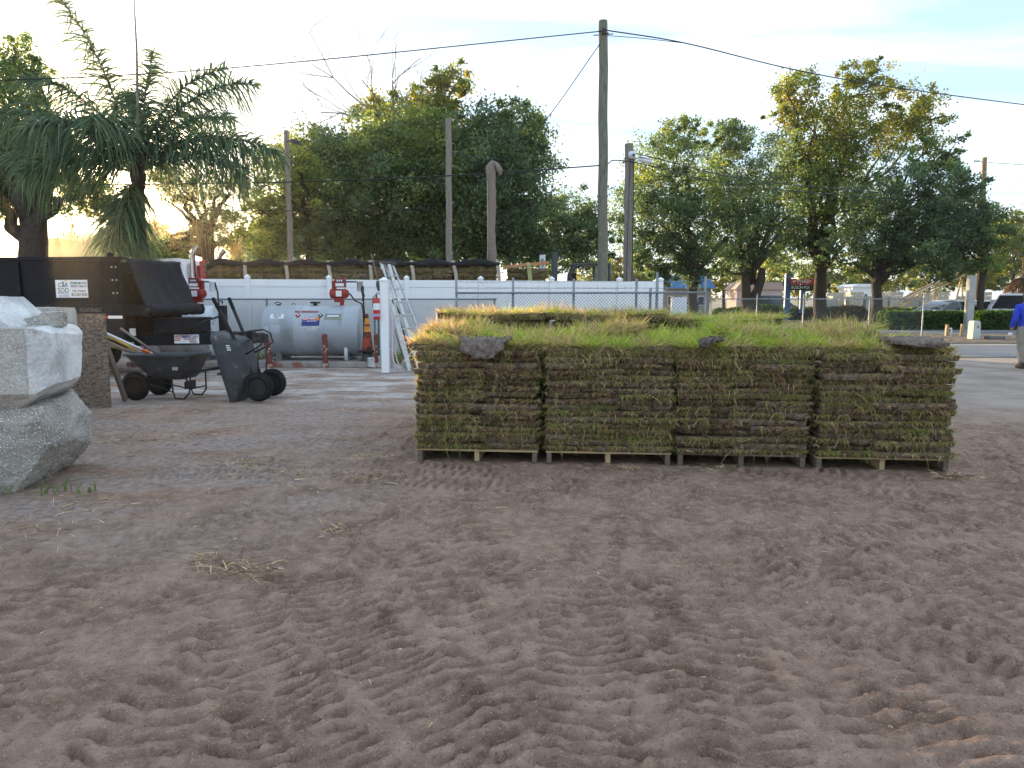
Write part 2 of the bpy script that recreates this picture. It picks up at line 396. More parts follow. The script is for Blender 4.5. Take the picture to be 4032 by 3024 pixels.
def aggregate_mat(name, matrix, pebble_a, pebble_b, scale, amount, bump):
    """weathered concrete with pebbles showing"""
    m, n, l, p = new_mat(name)
    tc = n.new('ShaderNodeTexCoord')
    vo = n.new('ShaderNodeTexVoronoi'); vo.inputs['Scale'].default_value = scale; l.new(tc.outputs['Object'], vo.inputs['Vector'])
    pe = n.new('ShaderNodeMapRange'); pe.inputs[1].default_value = 0.30; pe.inputs[2].default_value = 0.44; pe.inputs[3].default_value = 1; pe.inputs[4].default_value = 0
    l.new(vo.outputs['Distance'], pe.inputs[0])
    big = n.new('ShaderNodeTexNoise'); big.inputs['Scale'].default_value = 3.4; big.inputs['Detail'].default_value = 5; l.new(tc.outputs['Object'], big.inputs['Vector'])
    bm_ = n.new('ShaderNodeMapRange'); bm_.inputs[1].default_value = 0.36; bm_.inputs[2].default_value = 0.62; l.new(big.outputs['Fac'], bm_.inputs[0])
    sp = n.new('ShaderNodeSeparateColor'); l.new(vo.outputs['Color'], sp.inputs[0])
    sel = n.new('ShaderNodeMath'); sel.operation = 'LESS_THAN'; sel.inputs[1].default_value = amount; l.new(sp.outputs[0], sel.inputs[0])
    ms = n.new('ShaderNodeMath'); ms.operation = 'MULTIPLY'; l.new(pe.outputs[0], ms.inputs[0]); l.new(sel.outputs[0], ms.inputs[1])
    fine = n.new('ShaderNodeTexNoise'); fine.inputs['Scale'].default_value = 40; fine.inputs['Detail'].default_value = 6; l.new(tc.outputs['Object'], fine.inputs['Vector'])
    bc = n.new('ShaderNodeMix'); bc.data_type = 'RGBA'; bc.inputs[6].default_value = (*[x * 0.42 for x in matrix], 1); bc.inputs[7].default_value = (*matrix, 1)
    ad = n.new('ShaderNodeMath'); ad.operation = 'MULTIPLY_ADD'; ad.inputs[1].default_value = 0.6; ad.use_clamp = True
    fo = n.new('ShaderNodeMapRange'); fo.inputs[1].default_value = 0.3; fo.inputs[2].default_value = 0.8; fo.inputs[3].default_value = 0.0; fo.inputs[4].default_value = 0.55
    l.new(fine.outputs['Fac'], fo.inputs[0]); l.new(bm_.outputs[0], ad.inputs[0]); l.new(fo.outputs[0], ad.inputs[2])
    l.new(ad.outputs[0], bc.inputs[0])
    pc = n.new('ShaderNodeMix'); pc.data_type = 'RGBA'; pc.inputs[6].default_value = (*pebble_a, 1); pc.inputs[7].default_value = (*pebble_b, 1); l.new(sp.outputs[1], pc.inputs[0])
    mx = n.new('ShaderNodeMix'); mx.data_type = 'RGBA'; l.new(ms.outputs[0], mx.inputs[0]); l.new(bc.outputs[2], mx.inputs[6]); l.new(pc.outputs[2], mx.inputs[7])
    l.new(mx.outputs[2], p.inputs['Base Color']); p.inputs['Roughness'].default_value = 0.92; p.inputs['Specular IOR Level'].default_value = 0.2
    hs = n.new('ShaderNodeMath'); hs.operation = 'MULTIPLY_ADD'; hs.inputs[1].default_value = 0.6; l.new(ms.outputs[0], hs.inputs[0]); l.new(fine.outputs['Fac'], hs.inputs[2])
    bp = n.new('ShaderNodeBump'); bp.inputs['Strength'].default_value = bump; bp.inputs['Distance'].default_value = 0.012
    l.new(hs.outputs[0], bp.inputs['Height']); l.new(bp.outputs[0], p.inputs['Normal'])
    return m
M['aggregate'] = aggregate_mat('exposed_aggregate', (0.58, 0.54, 0.49), (0.86, 0.83, 0.78), (0.60, 0.57, 0.52), 62, 0.85, 0.9)
M['aggregatedark'] = aggregate_mat('weathered_aggregate', (0.48, 0.44, 0.39), (0.88, 0.85, 0.79), (0.55, 0.51, 0.46), 52, 0.82, 1.0)
M['brokenface'] = aggregate_mat('broken_concrete_face', (0.82, 0.80, 0.77), (0.80, 0.79, 0.76), (0.58, 0.56, 0.53), 70, 0.25, 0.7)

# ================================================================== GROUND
def vnoise(x, y, scale, seed):
    g = np.random.default_rng(seed).random((64, 64))
    u = x * scale + 1000.37; v = y * scale + 1000.71
    i = np.floor(u).astype(int); j = np.floor(v).astype(int); fu = u - i; fv = v - j
    fu = fu * fu * (3 - 2 * fu); fv = fv * fv * (3 - 2 * fv)
    a = g[i % 64, j % 64]; b = g[(i + 1) % 64, j % 64]; c = g[i % 64, (j + 1) % 64]; d = g[(i + 1) % 64, (j + 1) % 64]
    return (a * (1 - fu) + b * fu) * (1 - fv) + (c * (1 - fu) + d * fu) * fv - 0.5
def sstep(a, b, x):
    t = np.clip((x - a) / (b - a), 0, 1); return t * t * (3 - 2 * t)
# tyre runs pressed into the loose soil: x, y on the run, heading, radius of turn, width, lug pitch, depth, chevron
rr_ = random.Random(21)
RUNS = []
for k_run in range(17):       # dual wheels: each pass leaves two bands side by side; most drive towards or away from the pallets
    hd = rr_.choice((90, 80, 100, 65, 115, 130, 50, 150, 25, 165)) + rr_.uniform(-9, 9)
    bx_, by_ = -2.2 + (k_run * 7 % 9) * 0.85 + rr_.uniform(-0.4, 0.4), 2.5 + (k_run * 3 % 4) * 1.1 + rr_.uniform(-0.5, 0.5)
    rad_ = rr_.choice((-1, 1)) * rr_.uniform(8, 24); w_, pi_, am_, ch_ = rr_.uniform(0.30, 0.42), rr_.uniform(0.072, 0.118), rr_.uniform(0.010, 0.017), rr_.choice((-0.5, -0.35, 0.35, 0.5, 0.15))
    for off_ in (-0.23, 0.23):
        RUNS.append((bx_ - math.sin(R(hd)) * off_, by_ + math.cos(R(hd)) * off_, hd, rad_, w_, pi_, am_, ch_))
RUNS += [(-0.95, 6.7, 88, 30, 0.40, 0.062, 0.011, 0.12), (-1.35, 7.6, 80, 20, 0.34, 0.07, 0.010, 0.15), (0.3, 4.75, 95, 12, 0.40, 0.085, 0.016, 0.3), (0.95, 4.7, 93, 12, 0.40, 0.085, 0.016, 0.3), (4.9, 6.6, 60, 14, 0.42, 0.12, 0.016, 0.4), (5.4, 7.7, 66, 15, 0.42, 0.12, 0.015, 0.4), (-2.6, 4.3, 30, 18, 0.34, 0.11, 0.009, 0.4)]
PAL_Y0, PAL_SLOPE = 6.52, -0.095      # front edge of the pallet row: y = PAL_Y0 + PAL_SLOPE * x
def ground_h(x, y):
    h = 0.030 * vnoise(x, y, 0.9, 1) + 0.014 * vnoise(x, y, 2.7, 2)
    jit = 0.075 * vnoise(x, y, 6.0, 9) + 0.10 * vnoise(x, y, 2.1, 10)
    for k, (x0, y0, ang, rad, w, pitch, amp, chev) in enumerate(RUNS):
        a = R(ang); nx, ny = -math.sin(a), math.cos(a)
        cx, cy = x0 + nx * rad, y0 + ny * rad
        dx, dy = x - cx, y - cy
        rr = np.hypot(dx, dy); v = rr - abs(rad)
        s = (np.arctan2(dy, dx) - math.atan2(y0 - cy, x0 - cx)); s = (s + np.pi) % (2 * np.pi) - np.pi
        s = s * abs(rad) + jit
        v = v + 0.5 * jit
        win = sstep(w * 0.5, w * 0.40, np.abs(v))
        gate = sstep(-0.34, -0.10, vnoise(x, y, 0.75, 40 + k // 2)) * sstep(3.4, 2.2, np.abs(s))
        win = win * gate
        pat = np.sin(2 * np.pi * (s / pitch + chev * np.abs(v) / w))
        pat = np.clip(pat * 4.0 + 1.2, -1, 1) * 0.5
        side = 0.4 + 0.6 * sstep(0.02, w * 0.3, np.abs(v))
        berm = np.exp(-((np.abs(v) - w * 0.54) / 0.05) ** 2) * 0.010 * gate
        h = h * (1 - 0.8 * win) + win * (amp * pat * 2.7 * side - 0.007) + berm
    crumble = sstep(-0.1, 0.25, vnoise(x, y, 1.3, 77))
    h = h + (0.016 * np.abs(vnoise(x, y, 9, 3)) + 0.020 * vnoise(x, y, 17, 4) * crumble + 0.012 * vnoise(x, y, 34, 5) + 0.012 * np.clip(np.abs(vnoise(x, y, 24, 8)) - 0.28, 0, 1) * 3 + 0.009 * vnoise(x, y, 60, 6))
    # firmer, flatter ground under the load and in the yard behind
    near = sstep(9.5, 7.0, y) * sstep(7.5, 5.5, np.abs(x))
    front = PAL_Y0 + PAL_SLOPE * x
    und = sstep(-0.02, 0.10, y - front) * sstep(-1.0, -0.85, x) * sstep(4.05, 3.9, x) * sstep(9.3, 9.0, y)
    flat = sstep(-3.1, -3.4, x) * sstep(4.9, 5.3, y) * sstep(8.6, 8.2, y)
    h = h * (0.18 + 0.82 * near)
    h = h * (1 - 0.9 * und) * (1 - 0.75 * flat)
    return h - 0.012
def axis(parts):
    out = [parts[0][0]]
    for (a, b, d) in parts:
        n = max(1, int(round((b - a) / d))); out += list(np.linspace(a, b, n + 1)[1:])
    return np.array(out)
gx = axis([(-900, -60, 60), (-60, -12, 4), (-12, -5.5, 0.25), (-5.5, -2.4, 0.024), (-2.4, 2.4, 0.0115), (2.4, 5.5, 0.018), (5.5, 9, 0.06), (9, 14, 0.25), (14, 60, 4), (60, 900, 60)])
gyl = [1.7]
while gyl[-1] < 11.0: gyl.append(gyl[-1] + min(0.0080 * (gyl[-1] / 2.2) ** 1.45 + 0.0012, 0.05))
gy = np.concatenate([np.array([-300, -80, -20, -4, 0, 1.2]), np.array(gyl), np.arange(11.3, 20, 0.4), np.array([21, 24, 28, 34, 42, 55, 80, 130, 250, 500, 900, 1500])])
GX, GY = np.meshgrid(gx, gy)
GZ = ground_h(GX, GY)
GZ[(GY > 19)] = -0.012
V = np.stack([GX.ravel(), GY.ravel(), GZ.ravel()], 1)
nx_, ny_ = len(gx), len(gy)
ii = (np.arange(ny_ - 1)[:, None] * nx_ + np.arange(nx_ - 1)[None, :]).ravel()
F = np.stack([ii, ii + 1, ii + 1 + nx_, ii + nx_], 1)
def ground_mat():
    m, n, l, p = new_mat('yard_soil')
    geo = n.new('ShaderNodeNewGeometry'); sep = n.new('ShaderNodeSeparateXYZ'); l.new(geo.outputs['Position'], sep.inputs[0])
    def nz(scale, det=6, stretch=(1, 1, 1), rough=0.6):
        mp = n.new('ShaderNodeMapping'); mp.inputs['Scale'].default_value = stretch; l.new(geo.outputs['Position'], mp.inputs[0])
        t = n.new('ShaderNodeTexNoise'); t.inputs['Scale'].default_value = scale; t.inputs['Detail'].default_value = det; t.inputs['Roughness'].default_value = rough
        l.new(mp.outputs[0], t.inputs['Vector']); return t.outputs['Fac']
    def mr(src, a, b, c=0.0, d=1.0):
        t = n.new('ShaderNodeMapRange'); t.interpolation_type = 'SMOOTHSTEP'
        for i, v in zip((1, 2, 3, 4), (a, b, c, d)): t.inputs[i].default_value = v
        l.new(src, t.inputs[0]); return t.outputs[0]
    def mul(a, b):
        t = n.new('ShaderNodeMath'); t.operation = 'MULTIPLY'; t.use_clamp = True
        for i, v in enumerate((a, b)):
            if isinstance(v, (int, float)): t.inputs[i].default_value = v
            else: l.new(v, t.inputs[i])
        return t.outputs[0]
    def add(a, b):
        t = n.new('ShaderNodeMath'); t.operation = 'ADD'
        for i, v in enumerate((a, b)):
            if isinstance(v, (int, float)): t.inputs[i].default_value = v
            else: l.new(v, t.inputs[i])
        return t.outputs[0]
    def mix(f, a, b):
        t = n.new('ShaderNodeMix'); t.data_type = 'RGBA'; l.new(f, t.inputs[0])
        for i, v in ((6, a), (7, b)):
            if isinstance(v, tuple): t.inputs[i].default_value = (*v, 1)
            else: l.new(v, t.inputs[i])
        return t.outputs[2]
    wob = nz(0.8, 4)
    base = mix(mr(nz(2.2, 8), 0.32, 0.68), (0.195, 0.124, 0.087), (0.358, 0.237, 0.175))
    base = mix(mr(nz(11, 7), 0.42, 0.66, 0, 0.55), base, (0.47, 0.325, 0.235))
    # dark sandy crumbs
    base = mix(mr(nz(60, 5), 0.54, 0.70, 0, 0.7), base, (0.14, 0.090, 0.062))
    base = mix(mr(nz(130, 4), 0.58, 0.70, 0, 0.75), base, (0.62, 0.47, 0.36))
    # grey compacted sand on the left
    xl = add(sep.outputs['X'], mul(wob, 1.6))
    left = mul(mr(xl, 0.4, -1.6), mr(sep.outputs['Y'], 3.3, 5.2))
    grey = mul(left, mr(nz(1.1, 7, (0.5, 1.2, 1)), 0.36, 0.60))
    base = mix(mul(grey, 0.7), base, mix(mr(nz(16, 7), 0.3, 0.7), (0.22, 0.175, 0.148), (0.46, 0.385, 0.34)))
    # pale dusty ground before the tanks
    yb = add(sep.outputs['Y'], mul(wob, 2.0))
    dust = mul(mul(mr(sep.outputs['X'], 1.5, -1.5), mr(yb, 10.4, 12.6)), mr(nz(1.6, 9, (0.6, 1.2, 1), 0.75), 0.44, 0.60))
    base = mix(mul(dust, 0.9), base, (0.58, 0.53, 0.49))
    # pale sand drive on the right
    xr = add(sep.outputs['X'], mul(wob, 2.5))
    right = mul(mr(xr, 3.6, 7.2), mr(yb, 8.6, 12.2))
    base = mix(right, base, mix(mr(nz(1.1, 9, (0.8, 1.1, 1)), 0.34, 0.66), (0.29, 0.23, 0.185), (0.43, 0.36, 0.305)))
    # everything farther off: worn grey hardstanding
    base = mix(mr(yb, 21, 25), base, mix(mr(nz(0.6, 6), 0.35, 0.65), (0.30, 0.27, 0.22), (0.40, 0.37, 0.31)))
    l.new(base, p.inputs['Base Color']); p.inputs['Roughness'].default_value = 0.97; p.inputs['Specular IOR Level'].default_value = 0.12
    bp = n.new('ShaderNodeBump'); bp.inputs['Strength'].default_value = 1.0; bp.inputs['Distance'].default_value = 0.018
    hh = add(nz(45, 6), mul(nz(150, 4), 0.5))
    l.new(hh, bp.inputs['Height']); l.new(bp.outputs[0], p.inputs['Normal'])
    return m
ground = link('ground', np_mesh('ground', V, F, smooth=True), ground_mat())
ground['kind'] = 'structure'
def sheet(name, poly, z, m, thick=0.0):
    b = MB(); n = len(poly)
    if thick: b.add([(x, y, z - thick) for x, y in poly] + [(x, y, z) for x, y in poly], [tuple(range(n, 2 * n))] + [(i, (i + 1) % n, n + (i + 1) % n, n + i) for i in range(n)])
    else: b.add([(x, y, z) for x, y in poly], [tuple(range(n))])
    o = b.build(name, m); o['kind'] = 'structure'; return o
# asphalt lane beyond the yard, verges and kerb on the right
sheet('road', [(9.0, 18.6), (60, 17.5), (60, 23.0), (13.5, 23.2), (9.5, 22.2)], 0.004, M['asphalt'])
sheet('parking_lot', [(9, 31.5), (80, 31.5), (80, 41), (9, 41)], 0.008, M['asphalt'])
sheet('verge', [(6.5, 41.2), (80, 41.2), (80, 56), (6.5, 56)], 0.05, M['lawn'], 0.06)
sheet('hedge_bed', [(14.5, 24.3), (60, 24.3), (60, 30.5), (14.5, 30.5)], 0.012, mat('leaf_litter', (0.15, 0.10, 0.065), (0.09, 0.065, 0.045), scale=3, rough=0.95, bump=0.6, bscale=12, c3=(0.33, 0.29, 0.23), s3=5, lo3=0.52, hi3=0.64))
kb = MB(); kb.box((26, 41.1, 0.07), (39, 0.18, 0.15)); kb.box((6.6, 48.0, 0.07), (0.18, 13.6, 0.15))
o = kb.build('kerb', M['kerbyellow'], bev=0.02); o['kind'] = 'structure'

# ================================================================== GRASS BLADES
def blades(B, D, L, W, droop, C, tipc=None, seg=3):
    """B base points, D unit directions, L lengths, W widths, droop, C colours -> one mesh's arrays"""
    n = len(B)
    up = np.array([0, 0, 1.0])
    rnd = rng.normal(size=(n, 3))
    S = np.cross(D, rnd); S /= (np.linalg.norm(S, axis=1)[:, None] + 1e-9)
    vs = []
    for k in range(seg + 1):
        t = k / seg
        P = B + D * (L * t)[:, None] - up[None, :] * (droop * L * t * t)[:, None]
        w = (W * (1 - t ** 1.6 * 0.95))[:, None] * 0.5
        if k < seg:
            vs.append(P - S * w); vs.append(P + S * w)
        else:
            vs.append(P)
    k = 2 * seg + 1
    V = np.stack(vs, 1).reshape(-1, 3)
    base = (np.arange(n) * k)[:, None]
    q = [np.concatenate([base + 2 * i, base + 2 * i + 1, base + 2 * i + 3, base + 2 * i + 2], 1) for i in range(seg - 1)]
    t_ = np.concatenate([base + 2 * seg - 2, base + 2 * seg - 1, base + 2 * seg], 1)
    if tipc is None: tipc = C
    cc = np.stack([C * (1 - j / seg) + tipc * (j / seg) for j in [i // 2 for i in range(2 * seg)] + [seg]], 1).reshape(-1, 3)
    F = [np.concatenate(q, 0), t_] if q else [t_]
    return V, F, cc
def join(parts):
    Vs = []; Qs = []; Ts = []; Cs = []; off = 0
    for V, F, C in parts:
        Vs.append(V); Cs.append(C)
        for f in F:
            (Qs if f.shape[1] == 4 else Ts).append(f + off)
        off += len(V)
    F = []
    if Qs: F.append(np.concatenate(Qs))
    if Ts: F.append(np.concatenate(Ts))
    return np.concatenate(Vs), F, np.concatenate(Cs)
GREENS = np.array([[0.30, 0.33, 0.095], [0.23, 0.28, 0.085], [0.37, 0.37, 0.13], [0.18, 0.235, 0.07]])
STRAWS = np.array([[0.60, 0.46, 0.24], [0.46, 0.345, 0.18], [0.36, 0.255, 0.15], [0.68, 0.56, 0.34], [0.27, 0.19, 0.12]])
LUSH = np.array([[0.34, 0.44, 0.075], [0.27, 0.40, 0.07], [0.42, 0.47, 0.12], [0.21, 0.33, 0.065], [0.48, 0.47, 0.19]])
def pick(pal, n, var=0.18):
    c = pal[rng.integers(0, len(pal), n)]
    return np.clip(c * (1 + rng.normal(0, var, (n, 1))), 0.01, 1)
def unit(v): return v / (np.linalg.norm(v, axis=1)[:, None] + 1e-9)

# ---- sod slabs: a cut turf, soil below, grass hanging out over its edges
def slab_mesh(w, d, t, seed, rough=0.012):
    """uneven cut slab, origin at the middle of its underside"""
    nx, ny, nz = max(6, int(w / 0.03)), max(4, int(d / 0.09)), 2
    r = random.Random(seed)
    V = {}; verts = []; faces = []
    def vid(i, j, k):
        key = (i, j, k)
        if key in V: return V[key]
        x = -w / 2 + w * i / nx; y = -d / 2 + d * j / ny; z = t * k / nz
        q = Vector((x * 9 + seed * 7.3, y * 9, z * 20))
        nn = mnoise.noise(q); n2 = mnoise.noise(Vector((x * 3 + seed * 3.1, y * 3, seed)))
        sag = 0.012 * mnoise.noise(Vector((x * 4 + seed, y * 2, 3.3)))
        if j == 0: y += nn * rough * 1.8 + n2 * 0.025 + 0.022 * mnoise.noise(Vector((x * 31 + seed, z * 70, 5))) + (0.014 if k == 0 else 0.0)
        if j == ny: y += nn * rough * 1.5
        if i == 0: x += nn * rough * 1.5 + (0.008 if k == 0 else 0)
        if i == nx: x += nn * rough * 1.5 - (0.008 if k == 0 else 0)
        if k == nz: z += nn * 0.006 + sag * 0.5
        if k == 0: z += max(0, mnoise.noise(q * 0.7)) * 0.010
        V[key] = len(verts); verts.append((x, y, z)); return V[key]
    for i in range(nx):
        for j in range(ny):
            faces.append((vid(i, j, 0), vid(i, j + 1, 0), vid(i + 1, j + 1, 0), vid(i + 1, j, 0)))
            faces.append((vid(i, j, nz), vid(i + 1, j, nz), vid(i + 1, j + 1, nz), vid(i, j + 1, nz)))
        for k in range(nz):
            faces.append((vid(i, 0, k), vid(i + 1, 0, k), vid(i + 1, 0, k + 1), vid(i, 0, k + 1)))
            faces.append((vid(i + 1, ny, k), vid(i, ny, k), vid(i, ny, k + 1), vid(i + 1, ny, k + 1)))
    for j in range(ny):
        for k in range(nz):
            faces.append((vid(0, j + 1, k), vid(0, j, k), vid(0, j, k + 1), vid(0, j + 1, k + 1)))
            faces.append((vid(nx, j, k), vid(nx, j + 1, k), vid(nx, j + 1, k + 1), vid(nx, j, k + 1)))
    me = bpy.data.meshes.new('cut_turf'); me.from_pydata(verts, [], faces); me.update()
    me.materials.append(M['soil'])
    return me
def edge_fringe(w, d, t, n_front, n_side, greenness, seed, lmul=1.0):
    """grass squeezed out between the slabs along the front and both ends"""
    parts = []
    def run(n, axis_, sgn):
        # blades come in tufts
        k = max(3, n // 13); tu = rng.random(k); ti = rng.integers(0, k, n)
        along = tu[ti] + rng.normal(0, 0.035, n); along = np.clip(along, 0, 1)
        tuft_green = rng.random(k) < greenness
        g = tuft_green[ti] ^ (rng.random(n) < 0.15)
        C = np.where(g[:, None], pick(GREENS, n), pick(STRAWS, n))
        z = t * (0.62 + 0.42 * rng.random(n))
        if axis_ == 'y':
            B = np.stack([(along - 0.5) * w, np.full(n, sgn * d / 2) * (1 - 0.02 * rng.random(n)), z], 1)
            D = np.stack([rng.normal(0, 0.95, n), sgn * (0.35 + 0.5 * rng.random(n)), rng.normal(0.08, 0.6, n)], 1)
        else:
            B = np.stack([np.full(n, sgn * w / 2) * (1 - 0.02 * rng.random(n)), (along - 0.5) * d, z], 1)
            D = np.stack([sgn * (0.45 + 0.5 * rng.random(n)), rng.normal(0, 0.75, n), rng.normal(0.05, 0.45, n)], 1)
        L = (rng.gamma(2.2, 0.014, n) + 0.014) * lmul
        W = rng.uniform(0.003, 0.0062, n)
        parts.append(blades(B, unit(D), L, W, rng.uniform(0.1, 0.9, n), C, C * 1.1, 2))
    run(n_front, 'y', -1)
    if n_side:
        run(n_side, 'x', -1); run(n_side, 'x', 1)
    V, F, C = join(parts)
    me = np_mesh('grass_fringe', V, F, C); me.materials.append(M['grass']); return me
def fringe(me, o, name='grass_fringe'):
    g = link(name, me, None, o); g['kind'] = 'stuff'; return g
LAYER = 0.0548
SW, SD = 0.568, 1.02
SWS = (0.66, 0.478)
SLABS = [[(slab_mesh(SW, SD, LAYER * 0.975, s + 30 * wi), edge_fringe(SW, SD, LAYER * 0.975, [420, 240, 360, 560, 190, 330, 460, 150, 290, 620][s], 110, [0.4, 0.2, 0.35, 0.6, 0.12, 0.3, 0.4, 0.1, 0.2, 0.7][s], s)) for s in range(10)] for wi, SW in enumerate(SWS)]
WIDE = [(slab_mesh(1.14, SD, LAYER * 0.975, 130 + s), edge_fringe(1.14, SD, LAYER * 0.975, 380, 90, 0.4, s)) for s in range(3)]
def mound_h(x, y, seed):
    return 0.05 * mnoise.noise(Vector((x * 2.6 + seed * 5, y * 2.6, seed))) + 0.02 * mnoise.noise(Vector((x * 7, y * 7 + seed, 1.0)))
def top_grass(w, d, t, n, seed, lushness, Lmean=0.11):
    """standing grass on a slab that lies uncovered on top of a stack"""
    k = max(8, n // 26); tx = rng.uniform(-w / 2, w / 2, k); ty = rng.uniform(-d / 2, d / 2, k)
    lean = rng.normal(0, 0.75, (k, 2)); tl = rng.gamma(3.2, Lmean / 3.2, k)
    kind = rng.random(k) < lushness * np.clip(0.8 + 1.6 * vnoise(tx + seed * 3.1, ty + seed * 1.7, 2.6, 300), 0, 1.4)
    ti = rng.integers(0, k, n)
    x = np.clip(tx[ti] + rng.normal(0, 0.045, n), -w / 2 - 0.01, w / 2 + 0.01); y = np.clip(ty[ti] + rng.normal(0, 0.045, n), -d / 2 - 0.01, d / 2 + 0.01)
    B = np.stack([x, y, np.full(n, t * 0.9)], 1)
    D = np.stack([lean[ti, 0] + rng.normal(0, 0.38, n) + x / w * 0.5, lean[ti, 1] + rng.normal(0, 0.38, n) + np.minimum(0, y / d) * 0.5, np.full(n, 1.0)], 1)
    g = kind[ti] ^ (rng.random(n) < 0.12)
    C = np.where(g[:, None], pick(LUSH, n), pick(STRAWS, n))
    V, F, cc = blades(B, unit(D), np.clip(tl[ti] * rng.uniform(0.5, 1.35, n), 0.03, 0.26), rng.uniform(0.0032, 0.0062, n), rng.uniform(0.1, 0.55, n), C * 0.9, C * 1.12)
    me = np_mesh('standing_grass', V, F, cc); me.materials.append(M['grass'])
    return me

ROWS = []
yaw = math.atan(PAL_SLOPE)
cy_, sy_ = math.cos(yaw), math.sin(yaw)
def row_pt(u, v):
    """u along the row from its left front corner, v back from the front edge"""
    x0, y0 = -0.90, PAL_Y0 + PAL_SLOPE * -0.90
    return (x0 + u * cy_ - v * sy_, y0 + u * sy_ + v * cy_)
def make_pallet(x, y, rz, w, d, label, fresh, group):
    t = thing('pallet', label, 'pallet', (x, y, -0.01), rz, group)
    mt = M['pine'] if fresh else M['palletgrey']
    for i in range(3):
        b = MB(); b.box((-w / 2 + 0.03 + i * (w - 0.06) / 2, 0, 0.055), (0.045, d - 0.02, 0.095))
        b.build('stringer', M['palletgrey'] if (i != 1 or not fresh) else M['pine'], t, bev=0.003)
    nb = 7
    for i in range(nb):
        b = MB(); b.box((0, -d / 2 + 0.05 + i * (d - 0.1) / (nb - 1), 0.112), (w, 0.095, 0.016))
        b.build('deck_board', mt, t, bev=0.002)
    return t
PZ = 0.112
STACK_POS = ['leftmost', 'second from left', 'second from right', 'rightmost']
r2 = random.Random(5)
NL = 17
us = [0.0, 1.212, 2.424, 3.64]
tops = [0, 0, 0, 0]
for si, u0 in enumerate(us):
    w, d = 1.15, 1.02
    x, y = row_pt(u0 + w / 2, d / 2 + [0, 0.01, 0.03, 0.0][si])
    rz = yaw + R([-0.6, 0.9, 0.2, 0.8][si])
    make_pallet(x, y, rz, w, d, 'wooden pallet under the %s front stack of sod' % STACK_POS[si], si != 2, 'pallets under the front sod row')
    Mz = Matrix.Translation((x, y, 0)) @ Matrix.Rotation(rz, 4, 'Z')
    zoff = [PZ + 0.006, PZ, PZ, PZ][si]
    nl = [NL, NL, NL, NL + 0][si]
    for k in range(nl):
        for c in (0, 1):
            wi = (c + k + si) % 2; me, fr = SLABS[wi][r2.randrange(10)]
            lx = ((SWS[0] + SWS[1]) / 2 - SWS[wi] / 2) * (1 if c else -1) * 1.005 + r2.uniform(-0.014, 0.014); ly = r2.choice((-0.05, -0.03, -0.01, 0.0, 0.01, 0.02, 0.03)) + r2.uniform(-0.01, 0.01)
            bow = -0.022 * (lx / 0.6) ** 2 * k / NL + 0.010 * mnoise.noise(Vector((lx * 3 + si * 5, k * 0.45, 1.7)))
            p = Mz @ Vector((lx, ly, zoff + k * LAYER + bow))
            o = link('cut_turf', me, None, None, p, (R(r2.uniform(-0.8, 0.8)), R(r2.uniform(-1.2, 1.2) + (1.2 if c else -1.2) * k / NL), rz + R(r2.uniform(-1.6, 1.6))))
            tag(o, '%s sod slab, %s layer up from the pallet, in the %s front stack' % (('left', 'right')[c], ORD[k], STACK_POS[si]), 'sod slab', 'sod slabs of the front row')
            fringe(fr, o)
    # loose top slabs, uneven, with standing grass
    topz = zoff + nl * LAYER
    tops[si] = topz
    lay = [[(-0.30, 0.03, 0.0, 0.60, 1.0, 2), (0.30, 0.02, 0.0, 0.60, 1.0, -2), (-0.28, 0.22, 0.085, 0.58, 0.60, 4)],
           [(-0.30, 0.02, 0.0, 0.60, 1.0, 3), (0.31, 0.03, 0.0, 0.58, 1.0, -3), (0.0, 0.24, 0.085, 0.62, 0.56, -5)],
           [(-0.30, 0.01, 0.0, 0.60, 1.0, -2), (0.30, 0.04, 0.0, 0.60, 1.0, 2), (0.15, 0.20, 0.085, 0.66, 0.62, 3)],
           [(-0.30, 0.02, 0.0, 0.60, 1.0, 2), (0.31, 0.08, 0.0, 0.58, 0.92, 0), (-0.22, 0.24, 0.085, 0.62, 0.55, -4)]][si]
    for q, (lx, ly, dz, ww, dd, tilt) in enumerate(lay):
        me = slab_mesh(ww, dd, 0.07, 60 + si * 4 + q, 0.02)
        p = Mz @ Vector((lx, ly, topz + dz))
        o = link('cut_turf', me, None, None, p, (R(3.5 if q == 2 else 3.0), R(tilt * 0.9), rz + R(r2.uniform(-4, 4))))
        nm = ['left uncovered grassy top sod slab', 'right uncovered grassy top sod slab', 'extra loose grassy sod slab lying highest'][q]
        tag(o, '%s on the %s front stack' % (nm, STACK_POS[si]), 'sod slab', 'sod slabs of the front row')
        bald = (si == 3 and q == 1)
        gm = top_grass(ww, dd, 0.07, 250 if bald else int(6200 * ww * dd / 0.6), si * 3 + q, [0.55, 0.9, 0.9, 0.7][si] if q < 2 else [0.35, 0.55, 0.75, 0.45][si], 0.14)
        fringe(gm, o, 'standing_grass')
        fringe(edge_fringe(ww, dd, 0.07, 700, 300, 0.5, q, 1.7), o)
